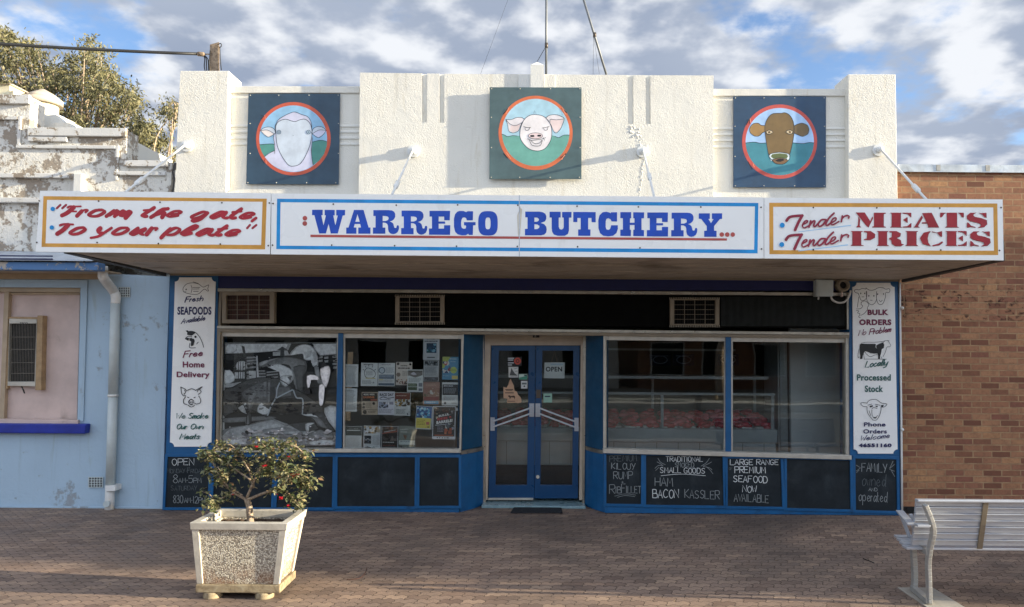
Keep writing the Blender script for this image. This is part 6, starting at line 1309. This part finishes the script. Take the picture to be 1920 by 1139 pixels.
# parapet slab in three steps (continues left out of the picture, mirrored about its centre)
xs = [P(57.5, 182, NY).x, P(238, 244, NY).x, P(322, 305, NY).x]
z1, z2, z3 = P(30, 182, NY).z, P(150, 244, NY).z, P(280, 305, NY).z
zb_ = 3.0; cxn = -8.2
m = MB()
out = [Vector((xs[2], NY, zb_)), Vector((xs[2], NY, z3)), Vector((xs[1], NY, z3)), Vector((xs[1], NY, z2)), Vector((xs[0], NY, z2)), Vector((xs[0], NY, z1))]
out += [Vector((2 * cxn - p.x, p.y, p.z)) for p in reversed(out)]
m.extr([out], Vector((0, .28, 0))); m.build('parapet', 'peel', nb_)
m = MB()                                                        # raised capping and corner bands on each step
def band(x0, x1, za, zb2, d=.03, dd=.0): m.box(x0, x1, NY - d, NY - .001 + dd, za, zb2)
pz = lambda v: P(0, 140 + v / 4.951, NY).z
band(-8.2, xs[0] + .012, z1 - .10, z1 + .015, .05); band(xs[0] + .012, xs[1] + .012, z2 - .09, z2 + .015, .05); band(xs[1] + .012, xs[2] - .03, z3 - .06, z3 + .015, .05)
m.build('capping', 'peel_trim', nb_, .006)
m = MB(); band(-8.2, xs[0] - .13, z1 - .30, z1 - .25); band(xs[0] - .13, xs[0] - .09, z2 - .24, z1 - .25, .028); band(xs[0] - .14, xs[1] - .12, z2 - .245, z2 - .20); band(xs[1] - .12, xs[1] - .08, z3 - .23, z2 - .2, .028); band(xs[1] - .13, xs[2] - .06, z3 - .17, z3 - .12, .035)
band(xs[0] + .01, xs[0] + .5, z2 - .16, z2 - .095, .04); m.build('moulding', 'peel_trim', nb_, .008)
q1, q2 = P(146, 327, NY), P(146, 360, NY)
m = MB(); xp0, xp1 = P(144, 340, NY).x, P(159, 340, NY).x
band(-8.2, xp0, q1.z - .06, q1.z, .05); m.build('string_course', 'peel_trim', nb_, .008)
m = MB(); m.box(xp0 + .001, xp1, NY - .07, NY - .001, 3.0, q1.z - .005); m.build('pilaster', 'smooth_white', nb_, .006)
m = MB(); zc = P(35, 376, NY).z; band(-8.2, -4.9, zc - .04, zc + .025, .06); m.build('string_course', 'peel_trim', nb_, .01)
# back mass and party blocks behind the steps
m = MB(); m.box(xs[1] - .45, xs[1] - .01, NY + .29, NY + 1.2, 3.0, z2 - .08); m.build('party_wall', 'smooth_white', nb_)
MB().box(-12, -4.46, NY + .285, 9, .0, 3.35).build('back_wall', 'peel', nb_)
# lower blue wall with window opening
wq = [(-90, 536), (151, 540), (145, 792), (-90, 792)]
MB().prism([(-420, 484), (318, 519), (312, 700), (304.5, 963), (-420, 960)], NY + .02, NY + .28, [wq]).build('wall', 'blue_wall', nb_)
m = MB()
for i in range(9): m.rect(-400 + i * 77, 0, -399 + i * 77, 1, 0, .01) if False else None
m.prism([(-420, 948), (305, 951), (304, 964), (-420, 962)], NY + .004, NY + .0195); m.build('plinth', 'blue_wall', nb_)
MB().prism([(-420, 507), (187, 510), (184, 524), (-420, 522)], NY - .012, NY + .0195).build('lintel', 'buff', nb_, .004)
MB().prism([(-420, 522), (164, 525), (156, 790), (150, 790), (151, 540), (-420, 536)], NY + .0, NY + .0195).build('architrave', 'blue_wall', nb_, .004)
MB().prism([(-90, 794), (161, 796), (159, 814), (-90, 812)], NY - .085, NY + .0195).build('sill', 'sill_navy', nb_, .012)
MB().prism([(-90, 786), (146, 788), (146, 795), (-90, 794)], NY - .02, NY + .12).build('sill', 'pink', nb_, .004)
MB().prism([(-90, 540), (150, 541), (144, 792), (-90, 792)], NY + .13, NY + .15).build('infill_board', 'pink', nb_)
f = MB(); f.prism([(-90, 536), (151, 540), (150, 549), (-90, 547)], NY + .06, NY + .129); f.prism([(8, 541), (17, 541), (7, 790), (-2, 790)], NY + .07, NY + .128); f.prism([(18, 549), (150, 549.5), (149, 553), (18, 553)], NY + .10, NY + .129); f.build('window_frame', 'buff', nb_, .003)
for vx, vy, w, h, c, r in ((222, 539, 21, 18, 5, 4), (166, 895.5, 26, 18.5, 5, 4)):
    v_ = MB().prism([(vx, vy), (vx + w, vy), (vx + w, vy + h), (vx, vy + h)], NY + .012, NY + .0195).build('vent', 'dark', nb_)
    m = MB()
    for i in range(c + 1): x = vx + w * i / c; m.rect(x - .7, vy - .7, x + .7, vy + h + .7, NY + .002, NY + .0118)
    for i in range(r + 1): y = vy + h * i / r; m.rect(vx - .7, y - .7, vx + w + .7, y + .7, NY + .003, NY + .0117)
    m.build('vent_grid', 'pipe', v_)
# air conditioner in the boarded window
t = thing('air_conditioner', 'old window air conditioner with vertical grille set in the pink boarded window', 'air conditioner', tuple(P(42, 726, NY + .1)))
MB().prism([(17, 598), (69, 599), (66, 725), (14, 724)], NY + .06, NY + .129, [[(17.5, 607), (68, 607), (64.5, 716), (15, 716)]]).build('case', 'alu_white', t, .003)
MB().prism([(18, 607), (67, 607), (63, 716), (16, 716)], NY + .11, NY + .128).build('coil', 'dark', t)
m = MB()
for i in range(17): x = 19 + i * 2.9; m.prism([(x, 608), (x + .45, 608), (x - 1.05, 715), (x - 1.5, 715)], NY + .07, NY + .074)
for y in (632, 655, 680, 700): m.rect(18, y, 65, y + .8, NY + .068, NY + .0699)
m.build('grille', plain('grille_wire', '#6d675c', .6), t)
a = Art(NY + .0595); a.col('#3a3a3a').bold('TECO', 37, 604.5, 52, 608.2, .05); a.build('lettering', t)
m = MB(); m.prism([(70, 592), (80, 592), (77, 732), (66, 732)], NY + .04, NY + .128); m.prism([(14, 594), (70, 595), (70, 599), (14, 598)], NY + .08, NY + .128); m.prism([(10, 600), (16, 600), (14, 730), (9, 730)], NY + .08, NY + .128); m.build('surround', 'timber_new', t, .003)
m = MB(); m.tube(crom([P(40, 724, NY + .09), P(43, 730, NY + .08), P(46, 738, NY + .09)], 4), .008); m.build('hose', 'wire', t)
# downpipe
t = thing('downpipe', 'pale offset downpipe on the blue wall left of the shopfront', 'downpipe', tuple(P(206, 963, -.03)))
R0 = .056; y_ = NY - .045
MB().tube(crom([P(193, 500, y_ - .25), P(193, 516, y_ - .25), P(196, 524, y_ - .22), P(212, 545, y_ - .02), P(217, 556, y_), P(216.5, 570, y_)], 5), R0, 12).build('offset_bend', 'pvc', t)
MB().tube([P(216.5, 569, y_), P(212, 742, y_)], R0 * 1.0, 12).build('pipe', 'pipe', t); MB().tube([P(212, 741, y_), P(206.8, 912, y_)], R0 * .97, 12).build('pipe', 'pipe', t); MB().tube([P(206.5, 911, y_), P(205, 963.5, y_)], R0 * .95, 12).build('pipe', 'pvc', t)
MB().tube([P(212, 740, y_), P(211.9, 744, y_)], R0 * 1.1, 12).build('collar', 'pvc', t); m = MB(); m.rect(197, 911, 216, 921, y_ - .075, NY + .018); m.build('strap', 'white', t)
m = MB(); c = P(201.5, 945, y_ - .045); m.tube([c, c + Vector((0, -.03, 0))], .038, 14); m.build('inspection_cap', 'pipe', t)
# its awning edge: gutter and striped sheet just left of the sign
t = thing('neighbour_awning', 'shallow blue awning edge with peeling gutter over the boarded window', 'awning', tuple(P(60, 508, -.3)))
m = MB()
A0, A1 = P(-420, 493, -.42), P(187, 493, -.42); B0 = P(187, 508, -.42)
m.hexa([(A0.x, -.45, B0.z), (A1.x, -.45, B0.z), (A1.x, -.30, B0.z), (A0.x, -.30, B0.z), (A0.x, -.45, A1.z), (A1.x, -.45, A1.z), (A1.x, -.30, A1.z), (A0.x, -.30, A1.z)]); m.build('gutter', stucco('peeling_blue_paint', lin('#5f83b0'), .3, 12, '#b3aca2', (.56, .58), 2), t, .008)
zt_ = P(60, 478, -.1).z
m = MB(); m.hexa([(A0.x, -.50, A1.z + .01), (A1.x - .04, -.50, A1.z + .01), (A1.x - .04, NY - .01, zt_ + .04), (A0.x, NY - .01, zt_ + .04), (A0.x, -.50, A1.z + .028), (A1.x - .04, -.50, A1.z + .028), (A1.x - .04, NY - .01, zt_ + .058), (A0.x, NY - .01, zt_ + .058)])
m.build('roof_sheet', plain('sheet_paint', '#b4bcc6', .4, .3), t)
m = MB()
for i in range(2): m.box(A0.x, A1.x - .5, -.512, -.503, A1.z + .02 + i * .035, A1.z + .035 + i * .035)
m.build('edge_strip', 'navy', t)
MB().hexa([(A0.x, -.299, B0.z + .002), (A1.x, -.299, B0.z + .002), (A1.x, NY - .013, B0.z - .0), (A0.x, NY - .013, B0.z - .0), (A0.x, -.299, B0.z + .02), (A1.x, -.299, B0.z + .02), (A1.x, NY - .013, B0.z + .02), (A0.x, NY - .013, B0.z + .02)]).build('soffit', 'buff', t)
a = Art(-.004); a.col('#1d1a17').poly([(326, 306), (331, 306), (330, 318), (326, 322), (329, 336), (325, 362), (322, 362), (325, 338), (322, 324)]); a.build('dark_gap', nb_)  # flat dark shape painted in place of the gap between the buildings
# roof top bits behind the parapet
vy_ = 1.6
t = thing('roof_ventilator', 'cream round roof ventilator with conical cap behind the stepped parapet', 'roof ventilator', tuple(P(80, 250, vy_)))
c = P(80, 200, vy_); zz = lambda y: P(80, y, vy_).z; r_ = (P(112, 200, vy_).x - P(46, 200, vy_).x) / 2
m = MB(); m.tube([(c.x, vy_, zz(188)), (c.x, vy_, zz(178)), (c.x, vy_, zz(168))], [r_, r_ * .62, r_ * .08], 24); m.tube([(c.x, vy_, zz(198)), (c.x, vy_, zz(187.8))], r_, 24); m.build('cap', 'cream', t)
m = MB(); m.tube([(c.x, vy_, zz(255)), (c.x, vy_, zz(198.5))], r_ * .8, 24); m.build('drum', plain('yellowed_white', '#d8cfae', .6), t)
t = thing('roof_plinth', 'small white stepped masonry blocks behind the stepped parapet below the ventilator', 'masonry block', tuple(P(100, 250, .8)))
MB().prism([(63, 203), (84, 203), (84, 217), (104, 215), (118, 228), (118, 250), (62, 250)], .55, 1.2).build('block', 'smooth_white', t); MB().prism([(62, 240), (104, 231), (130, 231), (140, 243), (140, 252), (62, 252)], .42, .545).build('block', 'smooth_white', t)
t = thing('chimney', 'pale yellow chimney block at the left edge above the stepped parapet', 'chimney', tuple(P(0, 200, 1.2)))
MB().prism([(-60, 158), (18, 158), (18, 215), (-60, 215)], 1.2, 2.0).build('stack', plain('cream_masonry', '#e3d9b8', .8, 0, .05), t)
m = MB(); p0, p1 = P(-62, 158, 1.18), P(20, 158, 1.18); m.hexa([(p0.x, 1.15, p0.z), (p1.x, 1.15, p0.z), (p1.x, 2.05, p0.z), (p0.x, 2.05, p0.z), (p0.x, 1.5, p0.z + .12), (p1.x - .2, 1.5, p0.z + .12), (p1.x - .2, 1.7, p0.z + .12), (p0.x, 1.7, p0.z + .12)]); m.build('cap', 'cream', t)

# ------------------------------------------------------------------ right neighbour: brick wall
bk = thing('brick_building', 'plain red brown brick building with metal capping beside the butcher shop', 'building', (8, .2, 0))
BY = .13
MB().prism([(1683, 321), (2900, 300), (2900, 990), (1690, 967)], BY, BY + .25).build('wall', 'brick', bk, origin=(0, 0, 0))
m = MB(); A, B = P(1686, 322, BY), P(2900, 319, BY); z_ = A.z
m.box(A.x - .02, B.x, BY - .03, BY + .30, z_ - .005, z_ + .012); m.box(A.x - .02, B.x, BY - .035, BY - .02, z_ - .01, z_ + .085); m.hexa([(A.x, BY - .019, z_ + .07), (B.x, BY - .019, z_ + .07), (B.x, BY + 3, z_ + .2), (A.x, BY + 3, z_ + .2), (A.x, BY - .019, z_ + .078), (B.x, BY - .019, z_ + .078), (B.x, BY + 3, z_ + .208), (A.x, BY + 3, z_ + .208)])
m.build('capping', 'zinc', bk)
m = MB()
for i in range(6): x = A.x + .45 + i * .62; m.box(x, x + .05, BY - .04, BY - .0355, z_ + .005, z_ + .08)
m.build('capping_clip', 'alu', bk)
m = MB(); p0, p1 = P(1690, 950, BY), P(1690, 964, BY)
m.box(4.52, P(2900, 950, BY).x, BY - .004, BY - .0005, 0, p0.z); m.build('plinth', plain('black_plinth_tile', '#16181a', .35, 0, .2), bk)
for x in (-3.0,): pass

# ------------------------------------------------------------------ pole, cable and masts on the roofs
t = thing('service_pole', 'weathered timber service pole standing up behind the left pier', 'pole', tuple(P(402, 140, .8)))
MB().hexa([P(393, 150, .8), P(412, 150, .8), P(412, 150, .95), P(393, 150, .95), P(393.5, 84, .8), P(411, 79, .8), P(411, 79, .95), P(393.5, 84, .95)]).build('post', 'timber', t, .008)
m = MB(); m.tube(crom([P(408, 84, .78), P(414, 82, .78), P(415, 87, .78), P(411, 90, .78)], 4), .006); m.tube([P(412, 88, .79), P(413, 110, .79), P(415, 132, .79)], .006); m.tube([P(394, 95, .79), P(392, 118, .79), P(394, 140, .79)], .006); m.build('conduit', 'wire', t)
t = thing('power_cable', 'black power cable sagging from the upper left to the timber pole', 'cable', tuple(P(385, 102, .8)))
e0 = P(372, 101.5, .8); e1 = P(-420, 49, -1.0); pts = []
for i in range(15): u = i / 14; p = e0.lerp(e1, u); p.z -= .16 * u * (1 - u); pts.append(p)
MB().tube(pts, .02, 6).build('cable', 'wire', t)
m = MB(); m.tube([P(369, 101.3, .8), P(371, 101.5, .8), P(382, 102.5, .8), P(384, 102.5, .8)], [.015, .03, .03, .015], 8); m.tube([P(384, 102, .8), P(393, 102, .8)], .008); m.build('clamp', 'timber', t)
m = MB()
for o in (0, 3, 6): m.tube(crom([P(382 + o * .3, 104, .8), P(384 + o, 112, .8), P(383 + o * 1.3, 124, .8), P(385 + o, 136, .8)], 4), .007)
m.build('tail', 'wire', t)
def mast(label, a, b, r, Y, cols):
    t = thing('antenna_mast', label, 'mast', tuple(a)); MB().tube([a, b], r, 8).build('pole', 'mast', t); return t
a0, a1 = P(1024, 150, 1.0), P(1024.5, -70, 1.0); t = mast('vertical grey antenna mast rising behind the centre of the parapet', a0, a1, .017, 1.0, 0)
c = P(1024.5, 86, 1.0); MB().tube([c - Vector((0, 0, .035)), c + Vector((0, 0, .035))], .024, 8).build('clamp', 'rustbolt', t); m = MB(); m.tube([c, P(1006, 118, 1.3)], .004, 4); m.build('stay', 'wire', t)
a0, a1 = P(1140, 150, 1.0), P(1073, -70, 1.0); t = mast('slanting grey mast leaning left behind the right half of the parapet', a0, a1, .016, 1.0, 0)
c = P(1115, 66, 1.0); MB().tube([c - Vector((0, 0, .03)), c + Vector((0, 0, .03))], .024, 8).build('clamp', 'rustbolt', t); m = MB(); m.tube([P(1113, 68, 1), P(1112, 140, 1.4)], .002, 4); m.tube([P(1113, 68, 1), P(1124, 140, 1.8)], .002, 4); m.build('stay', 'wire', t)
MB().tube([P(978, -70, 1.1), P(900, 142, 1.1)], .0016, 4).build('guy_wire', 'wire', label='thin guy wire slanting down left of the vertical mast', category='wire')

# ------------------------------------------------------------------ gum trees behind
def gum_tree(name, label, outline, holes, Y, depth, n, trunk, per=64, grp='gum trees behind the shops', L=(.09, .16), seed=3):
    rg = random.Random(seed); t = thing(name, label, 'tree', (trunk[0], Y, 0), grp)
    lv = MB(); tw = MB(); x0, x1 = min(p[0] for p in outline), max(p[0] for p in outline); y0, y1 = min(p[1] for p in outline), max(p[1] for p in outline)
    cs = []
    while len(cs) < n:
        x, y = rg.uniform(x0, x1), rg.uniform(y0, y1)
        if inside(x, y, outline): cs.append(P(x, y, Y + rg.uniform(-depth, depth)))
    for c in cs:
        rad = rg.uniform(.16, .42)
        for j in range(int(per * rg.uniform(.4, 1.3))):
            o = Vector((rg.gauss(0, 1), rg.gauss(0, 1), rg.gauss(-.2, .8))) * rad * .55
            d = Vector((rg.uniform(-.7, .7), rg.uniform(-.7, .7), rg.uniform(-1.2, .1))).normalized(); l = rg.uniform(*L); w = l * rg.uniform(.11, .18)
            s_ = d.cross(Vector((rg.uniform(-1, 1), rg.uniform(-1, 1), .2))).normalized() * w; p = c + o
            lv.face([lv.v(p), lv.v(p + d * l * .4 + s_), lv.v(p + d * l), lv.v(p + d * l * .4 - s_)])
    base = Vector((trunk[0], Y, 0)); top = Vector((trunk[1], Y, trunk[2]))
    tr = crom([base, base.lerp(top, .4) + Vector((.25, .1, 0)), base.lerp(top, .75) + Vector((-.15, 0, 0)), top], 5)
    tw.tube(tr, [trunk[3] * (1 - .7 * i / len(tr)) for i in range(len(tr))], 8)
    for c in cs[::3]:
        s_ = tr[rg.randrange(len(tr) // 3, len(tr))]; md = s_.lerp(c, .5) + Vector((rg.uniform(-.3, .3), rg.uniform(-.3, .3), rg.uniform(.0, .5)))
        tw.tube(crom([s_, md, c], 4), [.05 * (1 - .85 * i / 8) for i in range(9)], 5)
    tw.build('trunk', 'bark', t); lv.build('crown', 'gum', t, normals=False); return t
OUT = [(-230, 30), (-60, 60), (0, 52), (18, 60), (30, 72), (36, 95), (48, 80), (62, 72), (84, 86), (100, 112), (112, 104), (130, 112), (143, 100), (150, 78), (172, 68), (188, 85), (200, 112), (206, 138), (228, 150), (250, 166), (258, 190), (266, 220), (285, 232), (312, 250), (326, 275), (330, 330), (-230, 400)]
gum_tree('gum_tree', 'large olive green gum tree with dense crown behind the stepped parapet', OUT, [], 14, 1.9, 1000, (P(120, 400, 14).x, P(130, 150, 14).x, 7.0, .28), 78, None, (.11, .19))
t = gum_tree('gum_tree', 'slender gum sapling with a sparse top close to the left pier', [(306, 205), (322, 190), (338, 195), (345, 215), (330, 225), (312, 218)], [], 13, .5, 16, (P(300, 300, 13).x, P(328, 225, 13).x, P(328, 225, 13).z, .06), 50, None, seed=9)

# ------------------------------------------------------------------ the rest of the street (outside the picture; far blocks are added to cast shade, the others are mirrored in the glass)
def street_building(label, x0, x1, y0, y1, h, wall, face, aw=True, cat='building'):
    t = thing('street_building', label, cat, ((x0 + x1) / 2, (y0 + y1) / 2, -.1)); MB().box(x0, x1, y0, y1, -.1, h).build('wall', wall, t)
    MB().box(x0 - .1, x1 + .1, y0 - .1, y1 + .1, h + .001, h + .25).build('cornice', 'smooth_white', t, .02)
    if face == 'y':
        n = int((x1 - x0) / 2.4); wy = y1
        for i in range(n):
            x = x0 + .6 + i * (x1 - x0 - .8) / n; f = MB().box(x, x + 1.5, wy + .001, wy + .03, .6, 2.3).build('window', 'white', t); MB().box(x + .06, x + 1.44, wy + .031, wy + .04, .66, 2.24).build('pane', 'hamper', f)
        if aw: MB().box(x0, x1, wy + .05, wy + 2.6, 2.95, 3.25).build('awning', 'galv', t)
    else:
        for z in (1.2, 5.2):
            for i in range(3): y = y0 + .8 + i * (y1 - y0 - 1) / 3; MB().box(x0 - .03, x0 - .001, y, y + .9, z, z + 1.7).build('window', 'hamper', t)
    return t
street_building('cream two storey block added out of view to shade the shopfront', 40, 52, -5.45, 12, 9.75, 'smooth_white', 'x')  # unseen block, added to keep low sun off shopfront and footpath
street_building('tall cream tower added out of view to shade the awning fascia', 40, 46, -7.05, -5.5, 12.9, 'smooth_white', 'x', cat='tower')  # unseen taller block, height and edge set to shade fascia and paving
street_building('long pale shop row across the street behind the camera', -26, 4, -38, -26, 5.2, 'smooth_white', 'y'); street_building('brick shop row across the street behind the camera', 5, 30, -38, -26, 4.6, 'brick', 'y')
m = MB(); pts = [(-26 + i * 1.5, -14.2 + 1.1 * math.sin(i * .22)) for i in range(38)]
for (xa, ya), (xb, yb) in zip(pts, pts[1:]): m.hexa([(xa, ya - .9, -.129), (xb, yb - .9, -.129), (xb, yb, -.129), (xa, ya, -.129), (xa, ya - .9, .12), (xb, yb - .9, .12), (xb, yb, .12), (xa, ya, .12)])
m.build('median_strip', plain('pale_concrete', '#c9c4b8', .8, 0, .12, 2), kind='structure')
def street_tree(label, x, y, h, seed):
    rg = random.Random(seed); t = thing('street_tree', label, 'tree', (x, y, 0)); tr = MB(); top = Vector((x + .4, y, h * .55))
    c = crom([(x, y, -.1), (x - .1, y, h * .2), (x + .25, y, h * .38), top], 4); tr.tube(c, [.22 * (1 - .55 * i / len(c)) for i in range(len(c))], 8); lv = MB()
    for i in range(80):
        e = Vector((x + rg.gauss(0, 1.5), y + rg.gauss(0, 1.5), h * .75 + rg.gauss(0, h * .11)))
        if i % 4 == 0: tr.tube([top, top.lerp(e, .5) + Vector((0, 0, .3)), e], [.08, .05, .02], 5)
        for j in range(26):
            p = e + Vector((rg.gauss(0, .4), rg.gauss(0, .4), rg.gauss(0, .35))); d = Vector((rg.uniform(-1, 1), rg.uniform(-1, 1), rg.uniform(-1, .3))).normalized(); s_ = d.cross(Vector((.3, .2, 1))).normalized() * .04
            lv.face([lv.v(p), lv.v(p + d * .14 + s_), lv.v(p + d * .3), lv.v(p + d * .14 - s_)])
    tr.build('trunk', 'bark', t); lv.build('crown', 'gum', t, normals=False)
street_tree('pale trunked gum tree across the road behind the camera', 7.2, -19, 8, 4); street_tree('second gum tree across the road behind the camera, further left', -19, -20, 7, 8)
